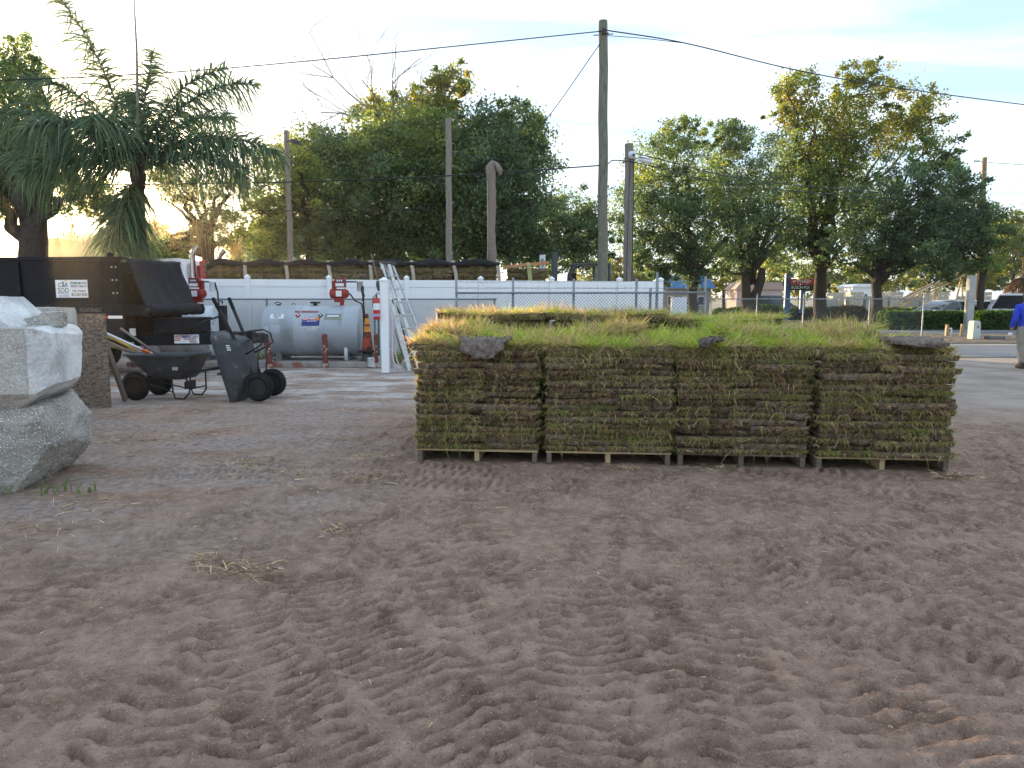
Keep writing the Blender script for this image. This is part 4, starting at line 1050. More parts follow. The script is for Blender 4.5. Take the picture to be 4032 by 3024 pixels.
# cone on an upturned pot
b = MB(); b.lathe([(0.16, 0), (0.15, 0.02), (0.115, 0.20), (0.11, 0.215)], 18, Matrix.Translation((-3.26, 16.05, 0.10))); o = b.build('plant_pot', M['greymetal'], None, angle=40); tag(o, 'dark upturned pot under the traffic cone', 'pot')
cn = thing('traffic_cone', 'tall grubby orange traffic cone with pale reflective bands', 'traffic cone', (-3.26, 16.05, 0.315))
b = MB(); b.box((0, 0, 0.018), (0.36, 0.36, 0.035)); b.build('base', M['rubber'], cn, bev=0.01)
def cone_r(z): return 0.135 - (0.135 - 0.03) * z / 0.86
def cone_seg(name, z0, z1, m, off=0.0):
    b = MB(); b.lathe([(cone_r(z0) + off, z0), (cone_r(z1) + off, z1)], 20, None, True); b.build(name, m, cn, angle=50)
cone_seg('body', 0.035, 0.86, M['conedirty']); cone_seg('reflective_band', 0.46, 0.58, M['conesleeve'], 0.003); cone_seg('reflective_band', 0.63, 0.76, M['conesleeve'], 0.003); cone_seg('tip', 0.76, 0.862, M['conedirty'], 0.002)

# ladder and the clutter beside it
ld = thing('stepladder', 'folded aluminium stepladder leaning behind the white post', 'ladder', (0, 0, 0))
def P(px, py, Y): return at(px, py, Y)
A0, A1 = P(1612, 1462, 14.75), P(1502, 1036, 15.55); B0, B1 = P(1650, 1452, 14.85), P(1530, 1036, 15.65)
b = MB(); b.bar(A0, A1, 0.075, 0.025); b.build('rail', M['ladderwhite'], ld, bev=0.003)
b = MB(); b.bar(B0, B1, 0.075, 0.025); b.build('rail', M['ladderwhite'], ld, bev=0.003)
dA = Vector((0.16, 0.32, 0.0))
for (q0, q1) in ((A0, A1), (B0, B1)):
    b = MB(); b.bar(q0 + dA + Vector((0.10, 0.02, 0)), q1 + dA * 0.35, 0.05, 0.022); b.build('rear_rail', M['alu'], ld, bev=0.003)
for k in range(1, 8):
    t_ = k / 8.0
    a = B0.lerp(B1, t_); c = (B0 + dA + Vector((0.10, 0.02, 0))).lerp(B1 + dA * 0.35, t_)
    b = MB(); b.bar(a, c, 0.09, 0.025); b.build('step', M['alu'], ld, bev=0.003)
for k in range(1, 8):
    t_ = k / 8.0
    b = MB(); b.bar(A0.lerp(A1, t_), B0.lerp(B1, t_), 0.06, 0.02); b.build('step', M['alu'], ld, bev=0.003)
b = MB(); b.bar(A1 + Vector((-0.03, 0, 0.02)), B1 + dA * 0.4 + Vector((0.05, 0, 0.0)), 0.12, 0.06); b.build('top_cap', M['greymetal'], ld, bev=0.01)
def leaning(name, label, cat, pts, w, h, m, tube=False, sm=True):
    b = MB()
    if tube: b.tube(pts, w, 8); o = b.build(name, m, None, smooth=True)
    else: b.bar(pts[0], pts[1], w, h); o = b.build(name, m, None, bev=0.003)
    return tag(o, label, cat)
leaning('plank', 'dark narrow board leaning behind the ladder rails', 'plank', (P(1640, 1462, 14.95), P(1500, 1060, 15.45)), 0.05, 0.03, M['darkboard'])
leaning('plank', 'short reddish brown board between the ladder and the post', 'plank', (P(1575, 1235, 14.9), P(1545, 1180, 15.0)), 0.05, 0.025, M['darkboard'])
leaning('plank', 'pale whitewashed batten leaning nearest the white post', 'plank', (P(1616, 1450, 14.62), P(1534, 1110, 14.72)), 0.045, 0.02, M['ladderwhite'])
leaning('hose', 'faded pinkish hose hanging beside the white post', 'hose', [P(1537, 1225, 14.7), P(1545, 1260, 14.66), P(1545, 1400, 14.55), P(1552, 1430, 14.5), P(1588, 1466, 14.42)], 0.016, 0, M['pinkpipe'], True)
leaning('hose', 'second faded hose curling to the ground beside the ladder foot', 'hose', [P(1539, 1240, 14.8), P(1552, 1290, 14.75), P(1556, 1390, 14.7), P(1568, 1432, 14.66), P(1598, 1462, 14.6)], 0.014, 0, M['pinkpipe'], True)
leaning('iron_rod', 'thin dark rod leaning against the chain-link by the ladder', 'rod', [P(1590, 1418, 15.9), P(1553, 1290, 16.3)], 0.012, 0, M['blacksteel'], True)
leaning('iron_rod', 'thin rod sticking up behind the top of the ladder', 'rod', [P(1510, 1200, 16.4), P(1462, 998, 16.5)], 0.010, 0, M['twig'], True)
leaning('garden_stake', 'dark green stake standing below the fire extinguisher', 'stake', [P(1492, 1400, 15.2), P(1490, 1250, 15.2)], 0.02, 0, mat('stake_green', (0.05, 0.10, 0.07), rough=0.6), True)
for q in range(4):
    b = MB(); bl = []
    o = rubble('sandbag', '%s pale sandbag in the pile beside the red bollard' % ['bottom', 'second', 'third', 'top'][q], lambda x, y, z: (x, y, z), (0.30, 0.28, 0.10), (-2.82 + 0.02 * (q % 2), 15.75, 0.0 + q * 0.093), R(5 * q), mat('sandbag%d' % q, (0.50, 0.48, 0.42), (0.38, 0.36, 0.31), scale=8, rough=0.9), 50 + q, n=8, amp=0.012)
    tag(o, o['label'], 'sandbag', 'sandbags beside the bollard')
o = rubble('rock', 'rough grey rock lying at the ladder foot', lambda x, y, z: (x, y, z * (1 - 0.5 * (x / 0.2) ** 2)), (0.34, 0.28, 0.24), (-2.2, 15.3, -0.01), 0.3, M['aggregatedark'], 61, n=12, amp=0.05); tag(o, o['label'], 'rock'); del o['group']
o = rubble('rock', 'pale rounded rock beside the traffic cone base', lambda x, y, z: (x, y, z), (0.2, 0.2, 0.2), (-3.10, 15.75, 0.0), 0.3, M['brokenface'], 63, n=10, amp=0.03); tag(o, o['label'], 'rock'); del o['group']

# ================================================================== DUMP TRAILER
TA = R(-5)      # trailer axis; local +x points to the hitch
tr = thing('dump_trailer', 'black high-sided dump trailer with rolled tarp and hitch tongue', 'trailer', (-7.22, 14.42, 0), TA)
bl = M['blackpaint']; TL, TW, Z0, Z1 = 4.6, 1.96, 0.74, 2.24
hw = TW / 2
def tbox(name, c, d, m=bl, parent=tr, bev=0.006):
    b = MB(); b.box(c, d); return b.build(name, m, parent, bev=bev)
side = tbox('side_wall', (-TL / 2, -hw, (Z0 + Z1) / 2), (TL, 0.05, Z1 - Z0))
tbox('side_wall', (-TL / 2, hw, (Z0 + Z1) / 2), (TL, 0.05, Z1 - Z0))
tbox('rear_gate', (-TL, 0, (Z0 + Z1) / 2), (0.05, TW - 0.06, Z1 - Z0))
front = tbox('front_wall', (0.0, 0, 1.36), (0.05, TW - 0.06, 1.3))
tbox('bed_floor', (-TL / 2, 0, Z0 + 0.02), (TL - 0.06, TW - 0.06, 0.06))
tbox('top_rail', (-TL / 2, -hw, Z1 + 0.02), (TL + 0.06, 0.10, 0.07)); tbox('top_rail', (-TL / 2, hw, Z1 + 0.02), (TL + 0.06, 0.10, 0.07))
tbox('bottom_rail', (-TL / 2, -hw - 0.03, 1.38), (TL + 0.02, 0.06, 0.05)); tbox('frame_rail', (-TL / 2, -hw + 0.1, 0.66), (TL, 0.08, 0.16)); tbox('frame_rail', (-TL / 2, hw - 0.1, 0.66), (TL, 0.08, 0.16))
tbox('lower_panel', (-TL / 2, -hw + 0.02, 0.90), (TL - 0.1, 0.03, 0.60))
for sx in (-0.10, -0.42, -2.02, -3.6):
    rb = tbox('rib', (sx, -hw - 0.045, 1.80), (0.07, 0.05, 0.80), bev=0.008)
for sx in (-0.13, -0.05):
    for z in (1.62, 1.86, 2.10):
        b = MB(); b.lathe([(0.016, 0), (0.016, 0.012), (0.008, 0.018)], 10, Matrix.Translation((sx - 0.0, -hw - 0.07, z)) @ Matrix.Rotation(math.pi / 2, 4, 'X')); b.build('bolt', M['alu'], side)
for sy in (-0.62, -0.1, 0.42, 0.85):
    tbox('front_rib', (0.05, sy, 1.0), (0.06, 0.07, 0.62), bl, front, 0.004)
# tarp over the front and its roller
def cloth(name, parent, grid, m, thick=0.006):
    nj, ni = len(grid), len(grid[0]); vs = [p for r_ in grid for p in r_]; fs = []
    for j in range(nj - 1):
        for i in range(ni - 1):
            a = j * ni + i; fs.append((a, a + 1, a + ni + 1, a + ni))
    b = MB(); b.add(vs, fs); o = b.build(name, m, parent, smooth=True)
    so = o.modifiers.new('thickness', 'SOLIDIFY'); so.thickness = thick; return o
grid = []
for j in range(19):
    t_ = j / 18; row_ = []
    for i in range(25):
        s_ = i / 24
        y_ = -hw + 0.10 + s_ * (TW - 0.16)
        bow = 0.05 * math.sin(s_ * math.pi)
        if t_ < 0.15: x_ = -0.30 + t_ / 0.15 * 0.34; z_ = Z1 + 0.06 - 0.02 * math.sin(s_ * math.pi)
        else:
            q = (t_ - 0.15) / 0.85; x_ = 0.05 + 0.34 * q ** 1.1 - bow * math.sin(q * math.pi); z_ = Z1 + 0.05 - q * 0.92 - 0.02 * math.sin(s_ * math.pi) * (1 - q)
        w_ = 0.018 * mnoise.noise(Vector((s_ * 7, t_ * 2.4, 5.0))) + 0.03 * mnoise.noise(Vector((s_ * 3 + t_ * 2, t_ * 2, 2.0)))
        row_.append(Vector((x_ + w_, y_, z_ + w_ * 0.4)))
    grid.append(row_)
cloth('tarp', tr, grid, M['tarp'])
b = MB(); rl = [(0.42 + 0.008 * math.sin(k * 2.1), -hw - 0.02 + k * (TW + 0.04) / 14, 1.30 + 0.01 * math.sin(k * 1.3)) for k in range(15)]
b.tube(rl, [0.118 + 0.012 * math.sin(k * 2.7) for k in range(15)], 16); b.build('tarp_roll', M['tarp'], tr, angle=60)
b = MB(); b.lathe([(0.045, 0), (0.045, 0.05), (0.02, 0.06)], 12, Matrix.Translation((0.50, -hw - 0.02, 1.30)) @ Matrix.Rotation(math.pi / 2, 4, 'X')); b.build('roller_end', M['boot'], tr, angle=40)
for sy in (-1, 1): tbox('roller_arm', (0.26, sy * (hw - 0.04), 1.30), (0.56, 0.03, 0.20))
b = MB(); b.lathe([(0.04, 0), (0.06, 0.02), (0.06, 0.07), (0.04, 0.09)], 12, Matrix.Translation((-0.20, -hw, Z1 + 0.04))); b.build('rail_knob', bl, tr, angle=40)
# tongue, toolbox, jack
for sy in (-1, 1):
    b = MB(); b.bar((-0.1, sy * 0.55, 0.72), (2.05, sy * 0.05, 0.74), 0.08, 0.24); b.build('tongue_beam', bl, tr, bev=0.006)
tb = tbox('toolbox', (0.62, -0.05, 0.98), (0.62, 1.05, 0.26), bl, tr, 0.015); tbox('toolbox_lid', (0.62, -0.05, 1.125), (0.66, 1.09, 0.03), bl, tb, 0.006)
b = MB(); b.box((1.45, -0.02, 0.93), (0.13, 0.13, 0.9)); b.build('jack_leg', bl, tr, bev=0.008)
b = MB(); b.box((1.45, -0.02, 0.30), (0.09, 0.09, 0.5)); b.box((1.45, -0.02, 0.02), (0.24, 0.24, 0.03)); b.build('jack_foot', bl, tr, bev=0.005)
b = MB(); b.tube([(1.45, -0.02, 1.40), (1.45, -0.02, 1.47), (1.45, -0.16, 1.47), (1.45, -0.16, 1.41)], 0.015, 6); b.build('jack_crank', M['blacksteel'], tr)
b = MB(); b.box((2.12, 0, 0.74), (0.28, 0.16, 0.20)); b.lathe([(0.09, -0.1), (0.09, 0.08)], 14, Matrix.Translation((2.26, 0, 0.74))); b.build('coupler', M['blacksteel'], tr, bev=0.006)
ch = MB()
for k in range(13):
    q = Vector((1.42 + 0.028 * k, -0.17, 0.84 - 0.025 * k - 0.02 * math.sin(k * 0.3)))
    a = R(90 if k % 2 else 0); ch.tube([q + Vector((0.022 * math.cos(u), 0.012 * math.sin(u) * math.cos(a), 0.012 * math.sin(u) * math.sin(a) - 0.02 * math.cos(u))) for u in np.linspace(0, 2 * math.pi, 9)], 0.005, 5, False)
ch.build('safety_chain', M['strap'], tr, smooth=True)
for wx in (-1.9, -2.75):
    for sy in (-1, 1):
        b = MB(); b.lathe([(0.24, -0.11), (0.36, -0.12), (0.40, -0.08), (0.40, 0.08), (0.36, 0.12), (0.24, 0.11)], 28, Matrix.Translation((wx, sy * (hw + 0.08), 0.40)) @ Matrix.Rotation(math.pi / 2, 4, 'X')); w_ = b.build('wheel', M['rubber'], tr, angle=40)
        b = MB(); b.lathe([(0.24, -0.08), (0.20, -0.02), (0.06, -0.05), (0.05, 0.05), (0.24, 0.08)], 20, Matrix.Translation((wx, sy * (hw + 0.08), 0.40)) @ Matrix.Rotation(math.pi / 2, 4, 'X')); b.build('rim', M['alu'], w_, angle=40)
for sy in (-1, 1): tbox('mudguard', (-2.32, sy * (hw + 0.08), 0.84), (1.95, 0.26, 0.04))
b = MB(); b.tube([(0.9, -0.35, 0.86), (1.15, -0.30, 1.05), (1.40, -0.1, 1.16)], 0.02, 6); b.build('breakaway_cable', M['hose'], tr, smooth=True)
# sign panel and print on the side wall
SY = -hw - 0.03
sg = MB(); sg.box((-0.98, SY, 1.70), (0.635, 0.008, 0.33)); sgo = sg.build('sign_panel', M['letterwhite'], tr)
def st(body, size, m, x, z, **k): return lettering(body, size, m, sgo, (x, SY - 0.006, z), **k)
st('C&R', 0.115, M['navy'], -1.145, 1.765, squeeze=0.9, bold=0.001); st('SOD', 0.125, M['green'], -1.145, 1.665, squeeze=0.9, bold=0.001); st('SOLUTIONS', 0.038, M['navy'], -1.145, 1.563)
st('PREMIUM SOD.', 0.062, M['green'], -0.83, 1.805, squeeze=0.82, bold=0.0015); st('PERFECT RESULTS.', 0.052, M['letterdark'], -0.83, 1.745, squeeze=0.78, bold=0.001); st('CALL TODAY!', 0.052, M['letterdark'], -0.83, 1.655, squeeze=0.82, bold=0.001); st('813-267-3392', 0.072, M['letterdark'], -0.83, 1.588, squeeze=0.78, bold=0.0015)
b = MB()
for q in range(5):
    a = R(-45 + q * 22); b.add([(-1.145 - 0.008, SY - 0.006, 1.80), (-1.145 + 0.008, SY - 0.006, 1.80), (-1.145 + 0.055 * math.sin(a), SY - 0.0065, 1.80 + 0.055 * math.cos(a))], [(0, 1, 2)])
b.build('grass_emblem', M['green'], sgo)
b = MB(); b.add([(-1.08 + 0.03 * math.cos(R(a)), SY - 0.006, 1.835 + 0.022 * math.sin(R(a))) for a in range(0, 181, 20)], [tuple(range(10))]); b.build('sun_emblem', M['yellow'], sgo)
b = MB(); n_ = 12; b.add([(-1.25 + 0.21 * i / n_, SY - 0.006, 1.602 + 0.008 * math.sin(i / n_ * 6.2) + o_) for o_ in (0, 0.009) for i in range(n_ + 1)], [(i, i + 1, n_ + 2 + i, n_ + 1 + i) for i in range(n_)]); b.build('wave_emblem', M['blue'], sgo)
lettering('RIGIDRAILS', 0.10, M['lettergrey'], tr, (-0.62, -hw - 0.065, 1.30), shear=0.25, squeeze=0.85, bold=0.0005)
tbox('badge_panel', (-1.0, -hw - 0.035, 1.30), (1.6, 0.02, 0.14), bl, tr, 0.003)
tbox('reflective_tape', (-0.36, -hw - 0.033, 1.17), (0.14, 0.006, 0.055), M['red'], tr, 0); tbox('reflective_tape', (-0.15, -hw - 0.033, 1.17), (0.28, 0.006, 0.055), M['letterwhite'], tr, 0)
tbox('warning_sticker', (0.02, -hw + 0.18, 0.88), (0.004 + 0.05, 0.16, 0.14), M['letterwhite'], front, 0)
# sticker on the tongue
q0 = Vector((-0.1, -0.55, 0.72)); q1 = Vector((2.05, -0.05, 0.74)); dq = (q1 - q0).normalized(); nq = Vector((dq.y, -dq.x, 0)).normalized()
ang = math.atan2(dq.y, dq.x)
cq = q0 + dq * 0.98 + nq * 0.044
b = MB(); b.box((0, 0, 0), (0.46, 0.004, 0.17)); sk = b.build('dealer_sticker', M['letterwhite'], tr, loc=cq + Vector((0, 0, 0.0)), rot=(0, 0, ang))
lettering('AMERICAN', 0.075, M['navy'], sk, (0.05, -0.005, 0.045), squeeze=0.85, bold=0.002); lettering('TRAILERS', 0.058, M['red'], sk, (0.06, -0.005, -0.005), bold=0.001); lettering('9556', 0.07, M['letterdark'], sk, (0.12, -0.005, -0.055), bold=0.001)
b = MB()
for q in range(3): b.add([(-0.22, -0.004, 0.06 - q * 0.04), (-0.10, -0.004, 0.07 - q * 0.04), (-0.12, -0.004, 0.05 - q * 0.04), (-0.23, -0.004, 0.04 - q * 0.04)], [(0, 1, 2, 3)])
b.build('flag_stripes', M['red'], sk)

# ================================================================== PLYWOOD PANEL
pw = thing('plywood_panel', 'weathered plywood panel propped upright behind the concrete blocks', 'plywood', (-6.24, 9.9, 0), R(-1)); 
b = MB(); b.box((0, 0, 0.655), (1.22, 0.018, 1.31)); b.build('sheet', M['plywood'], pw, bev=0.003)
for sx in (-0.5, 0.5):
    b = MB(); b.bar((sx, 0.03, 1.15), (sx, 0.55, 0.02), 0.04, 0.085); b.build('brace', M['palletgrey'], pw, bev=0.003)
    b = MB(); b.box((sx, 0.031, 0.62), (0.085, 0.04, 1.2)); b.build('stud', M['palletgrey'], pw, bev=0.003)
leaning('stick', 'pale wooden stick lying across the top of the plywood panel', 'stick', [at(150, 1213, 9.55), at(285, 1238, 9.95)], 0.018, 0, M['handle'], True)

# ================================================================== WHEELBARROWS
def wheelbarrow(label, loc, rz, tip, group='two-wheeled wheelbarrows'):
    """local: nose at -x, handles at +x"""
    t = thing('wheelbarrow', label, 'wheelbarrow', loc, rz, group)
    t.rotation_euler = Matrix.Rotation(rz, 4, 'Z').to_3x3().to_4x4().to_euler()
    Mt = Matrix.Rotation(rz, 4, 'Z') @ Matrix.Rotation(-tip, 4, 'Y')
    t.rotation_euler = Mt.to_euler()
    def ring(xa, xb, wa, wb, z, r, n=6, droop=0.0):
        pts = []
        for (sx, sy, a0) in ((1, 1, 0), (-1, 1, 90), (-1, -1, 180), (1, -1, 270)):
            for k in range(n):
                a = R(a0 + 90 * k / (n - 1))
                xx = (xb if sx > 0 else xa); ww = (wb if sx > 0 else wa) / 2
                px_ = xx - sx * r + r * math.cos(a); py_ = sy * (ww - r) + r * math.sin(a)
                f = (px_ - xa) / (xb - xa)
                pts.append((px_, py_, z + droop * (f - 0.5) ** 2))
        return pts
    prof = [(-0.64, 0.52, 0.60, 0.70, 0.655, 0.17, 0.08), (-0.66, 0.54, 0.62, 0.73, 0.665, 0.18, 0.08), (-0.66, 0.54, 0.62, 0.73, 0.64, 0.18, 0.08), (-0.62, 0.51, 0.57, 0.68, 0.63, 0.17, 0.08),
            (-0.50, 0.46, 0.52, 0.62, 0.52, 0.16, 0.04), (-0.30, 0.38, 0.46, 0.54, 0.36, 0.14, 0.02), (-0.20, 0.32, 0.42, 0.48, 0.305, 0.12, 0.0), (-0.12, 0.26, 0.32, 0.38, 0.295, 0.10, 0.0)]
    outer = [ring(a, b_, c, d_, z, r, droop=dr) for a, b_, c, d_, z, r, dr in prof]
    inner = [ring(a + 0.02, b_ - 0.02, c - 0.04, d_ - 0.04, z + 0.012, r, droop=dr) for a, b_, c, d_, z, r, dr in prof[4:]]
    b = MB(); b.loft(inner[::-1] + [outer[0]] + outer[1:], cap=True)
    tray = b.build('tray', M['poly'], t, angle=50)
    sc = MB(); sc.add([(x_, -0.272 - 0.0, z_) for x_, z_ in ()], [])
    for sy in (-1, 1):
        b = MB(); b.bar((-0.52, sy * 0.10, 0.235), (0.98, sy * 0.29, 0.50), 0.032, 0.045); fr = b.build('handle_beam', M['blacksteel'], t, bev=0.006)
        b = MB(); b.tube([(0.82, sy * 0.27, 0.472), (0.99, sy * 0.291, 0.502), (1.01, sy * 0.293, 0.506)], [0.026, 0.028, 0.020], 10); b.build('grip', M['rubber'], fr, smooth=True)
    for sy in (-1, 1):
        b = MB(); b.tube([(0.10, sy * 0.17, 0.34), (0.16, sy * 0.24, 0.12), (0.20, sy * 0.25, 0.012), (0.34, sy * 0.25, 0.012), (0.42, sy * 0.24, 0.10), (0.44, sy * 0.215, 0.40)], 0.013, 8); b.build('leg', M['blacksteel'], t, smooth=True)
        b = MB(); b.tube([(-0.36, sy * 0.13, 0.24), (0.16, sy * 0.22, 0.10)], 0.010, 6); b.build('leg_brace', M['blacksteel'], t, smooth=True)
    b = MB(); b.tube([(0.43, -0.23, 0.16), (0.43, 0.23, 0.16)], 0.012, 6); b.build('cross_brace', M['blacksteel'], t, smooth=True)
    b = MB(); b.box((0.30, 0, 0.20), (0.015, 0.30, 0.12)); b.build('stand_plate', M['blacksteel'], t)
    b = MB(); b.tube([(-0.40, -0.36, 0.20), (-0.40, 0.36, 0.20)], 0.012, 8); b.box((-0.40, -0.14, 0.225), (0.06, 0.05, 0.06)); b.box((-0.40, 0.14, 0.225), (0.06, 0.05, 0.06)); b.build('axle', M['blacksteel'], t)
    for sy in (-1, 1):
        Mw = Matrix.Translation((-0.40, sy * 0.30, 0.20)) @ Matrix.Rotation(math.pi / 2, 4, 'X')
        pr = []
        for k in range(15):
            a = R(-110 + 220 * k / 14); pr.append((0.152 + 0.058 * math.cos(a) * 1.0, 0.062 * math.sin(a)))
        b = MB(); b.lathe(pr + [pr[0]], 32, Mw, False); w_ = b.build('wheel', M['rubber'], t, smooth=True)
        tread = MB()
        for k in range(40):
            a = 2 * math.pi * k / 40
            for s2 in (-1, 1):
                Mk = Mw @ Matrix.Rotation(a + (0.08 if s2 > 0 else 0), 4, 'Z')
                bb = MB(); bb.box((0.2085, 0, s2 * 0.022), (0.010, 0.016, 0.032)); tread.add([Mk @ Vector(p) for p in bb.v], bb.f)
        tread.build('tyre_tread', M['rubber'], w_)
        b = MB(); b.lathe([(0.125, -0.05), (0.130, -0.045), (0.110, -0.035), (0.105, -0.012), (0.05, -0.004), (0.045, -0.045), (0.02, -0.05), (0.02, 0.05), (0.045, 0.045), (0.05, 0.004), (0.105, 0.012), (0.110, 0.035), (0.130, 0.045), (0.125, 0.05)], 24, Mw); rm = b.build('rim', M['blacksteel'], w_, angle=35)
    # small maker's mark on the tray side: three leaning strokes with dots
    for side_ in (-1,):
        for q in range(3):
            b = MB(); x_ = 0.22 + q * 0.032; z_ = 0.48
            y_ = lambda z: -(0.52 + 0.10 * ((z - 0.36) / 0.27)) / 2 - 0.031
            b.add([(x_ - 0.010, y_(z_ - 0.03) - 0.0, z_ - 0.03), (x_ + 0.008, y_(z_ - 0.03), z_ - 0.03), (x_ + 0.020, y_(z_ + 0.02), z_ + 0.02), (x_ + 0.002, y_(z_ + 0.02), z_ + 0.02)], [(0, 1, 2, 3)])
            b.build('maker_mark', M['letterwhite'], tray)
    return t
wb1 = wheelbarrow('upright grey two-wheeled wheelbarrow holding a bundle of long tool handles', (-5.27, 10.94, 0.0), R(-6), 0)
wb2 = wheelbarrow('grey two-wheeled wheelbarrow tipped up on its nose with handles pointing skyward', (-3.62, 10.68, 0.66), R(0), R(103))
# long handles lying in the upright barrow
def tool(label, p0, p1, r, m, extra=None):
    t = thing('tool_handle', label, 'tool handle', p0, 0, 'tool handles in the wheelbarrow'); d = Vector(p1) - Vector(p0)
    b = MB(); b.tube([(0, 0, 0), d * 0.5, d], [r * 0.9, r, r], 8); b.build('shaft', m, t, smooth=True)
    if extra:
        f0, f1, rr_, mm = extra; b = MB(); b.tube([d * f0, d * f1], rr_, 8); b.build('sleeve', mm, t, smooth=True)
    return t
def tp(px, py, Y): return at(px, py, Y)
tool('white plastic pipe with an orange sleeve among the tool handles', tp(585, 1388, 10.75), tp(395, 1302, 10.2), 0.019, M['white'], (-0.02, 0.16, 0.023, M['orange']))
tool('yellow fibreglass tool handle in the wheelbarrow', tp(540, 1384, 10.72), tp(385, 1300, 10.25), 0.018, M['yellow'])
tool('thick pale wooden tool handle under the yellow one', tp(515, 1384, 10.66), tp(380, 1325, 10.2), 0.018, M['handle'])
tool('grey weathered tool handle low in the bundle', tp(530, 1390, 10.6), tp(375, 1338, 10.1), 0.017, M['handlegrey'])
tool('short pale handle with a pink tip lowest in the bundle', tp(500, 1382, 10.55), tp(385, 1350, 10.1), 0.016, M['handle'], (-0.01, 0.12, 0.019, mat('pink_tape', (0.75, 0.15, 0.35), rough=0.5)))
tool('old grey wooden handle angled highest above the wheelbarrow', tp(622, 1396, 10.85), tp(474, 1292, 10.7), 0.017, M['handlegrey'])
tool('second white pipe lying beside the orange sleeved one', tp(600, 1392, 10.9), tp(400, 1318, 10.4), 0.016, M['white'])

# ================================================================== LOADED FLATBED BEHIND THE FENCE
TY = 21.6
tk = thing('flatbed_truck', 'white-cabbed flatbed truck parked behind the white fence loaded with sod', 'truck', (0, TY, 0))
def kbox(name, c, d, m, parent=tk, bev=0.02):
    b = MB(); b.box(c, d); return b.build(name, m, parent, bev=bev)
kbox('deck', (-3.95, 0, 1.30), (10.1, 2.4, 0.16), M['greymetal']); kbox('chassis', (-4.6, 0, 0.95), (11.5, 0.9, 0.22), M['blacksteel'])
for wx in (-10.6, -6.6, -5.4, -0.6, 0.5):
    for sy in (-1, 1):
        Mw = Matrix.Translation((wx, sy * 1.0, 0.52)) @ Matrix.Rotation(math.pi / 2, 4, 'X')
        b = MB(); b.lathe([(0.28, -0.14), (0.46, -0.15), (0.52, -0.1), (0.52, 0.1), (0.46, 0.15), (0.28, 0.14)], 24, Mw); w_ = b.build('wheel', M['rubber'], tk, angle=40)
        b = MB(); b.lathe([(0.28, -0.1), (0.1, -0.03), (0.1, 0.03), (0.28, 0.1)], 18, Mw); b.build('rim', M['alu'], w_, angle=40)
b = MB(); b.prism([(-11.4, 0.7), (-9.28, 0.7), (-9.28, 2.50), (-9.46, 2.66), (-10.2, 2.64), (-10.7, 2.0), (-11.4, 1.85)], -1.1, 1.1, None); cabo = b.build('cab', M['white'], tk, bev=0.06)
for sy in (-1, 1):
    b = MB(); b.prism([(-10.35, 2.05), (-9.48, 2.05), (-9.48, 2.46), (-10.1, 2.46)], sy * 1.1 - 0.02, sy * 1.1 + 0.02); b.build('cab_window', M['glass'], cabo)
    b = MB(); b.tube([(-9.15, sy * 0.95, 1.0), (-9.15, sy * 0.95, 2.75), (-9.11, sy * 0.95, 2.86), (-8.98, sy * 0.95, 3.0)], [0.075, 0.075, 0.075, 0.085], 14); b.build('exhaust_stack', M['chrome'], tk, angle=50)
    b = MB(); b.tube([(-8.98, sy * 0.98, 1.3), (-8.98, sy * 0.98, 2.45)], 0.05, 10); b.build('air_cleaner_pipe', M['pumpred'], tk, smooth=True)
kbox('headboard', (-8.80, 0, 1.92), (0.12, 2.2, 1.10), M['red']); kbox('headboard_cap', (-8.82, -0.98, 2.45), (0.18, 0.20, 0.28), M['red'])
kbox('headboard_cap', (-8.82, 0.98, 2.45), (0.18, 0.20, 0.28), M['red'])
for i in range(9): kbox('stake', (-8.4 + i * 1.12, -1.22, 1.3), (0.06, 0.04, 0.2), M['galv'], bev=0.004)
# stacks of sod on the deck
FW, FD, FT = 0.56, 1.05, 0.148
FS = [(slab_mesh(FW, FD, FT * 0.93, 200 + s, 0.025), edge_fringe(FW, FD, FT * 0.93, 420, 60, 0.65, s, 1.3)) for s in range(5)]
for _, fr in FS:
    pass
r3 = random.Random(9)
stack_x = [-8.25, -7.05, -5.85, -4.65, -3.45, -2.25, -1.05]
deck_z = 1.38
names7 = ['leftmost', 'second', 'third', 'fourth', 'fifth', 'sixth', 'rightmost tarped']
def truck_stack(cx, nl, who, pallet_lab):
    t = thing('pallet', pallet_lab, 'pallet', (cx, TY - 0.55, deck_z), 0, 'pallets on the flatbed')
    for i in range(3):
        b = MB(); b.box((-0.53 + i * 0.53, 0, 0.05), (0.045, 1.0, 0.095)); b.build('stringer', M['palletgrey'], t)
    for i in range(5):
        b = MB(); b.box((0, -0.45 + i * 0.225, 0.107), (1.12, 0.1, 0.016)); b.build('deck_board', M['palletgrey'], t)
    for k in range(nl):
        for c in (0, 1):
            me, fr = FS[r3.randrange(5)]
            o = link('cut_turf', me, None, None, (cx + (c - 0.5) * 0.565 + r3.uniform(-0.03, 0.03), TY - 0.55 + r3.uniform(-0.05, 0.03), deck_z + 0.115 + k * FT), (0, R(r3.uniform(-3.0, 3.0)), R(r3.uniform(-3, 3))))
            tag(o, '%s sod slab, %s layer up, in the %s stack on the flatbed' % (('left', 'right')[c], ORD[k], who), 'sod slab', 'sod slabs on the flatbed truck')
            if k > 2:
                g = link('grass_fringe', fr, None, o); g['kind'] = 'stuff'
for i, cx in enumerate(stack_x): truck_stack(cx, 7, names7[i], 'pallet under the %s sod stack on the flatbed' % names7[i])
truck_stack(0.42, 6, 'uncovered end', 'pallet under the uncovered end sod stack on the flatbed')
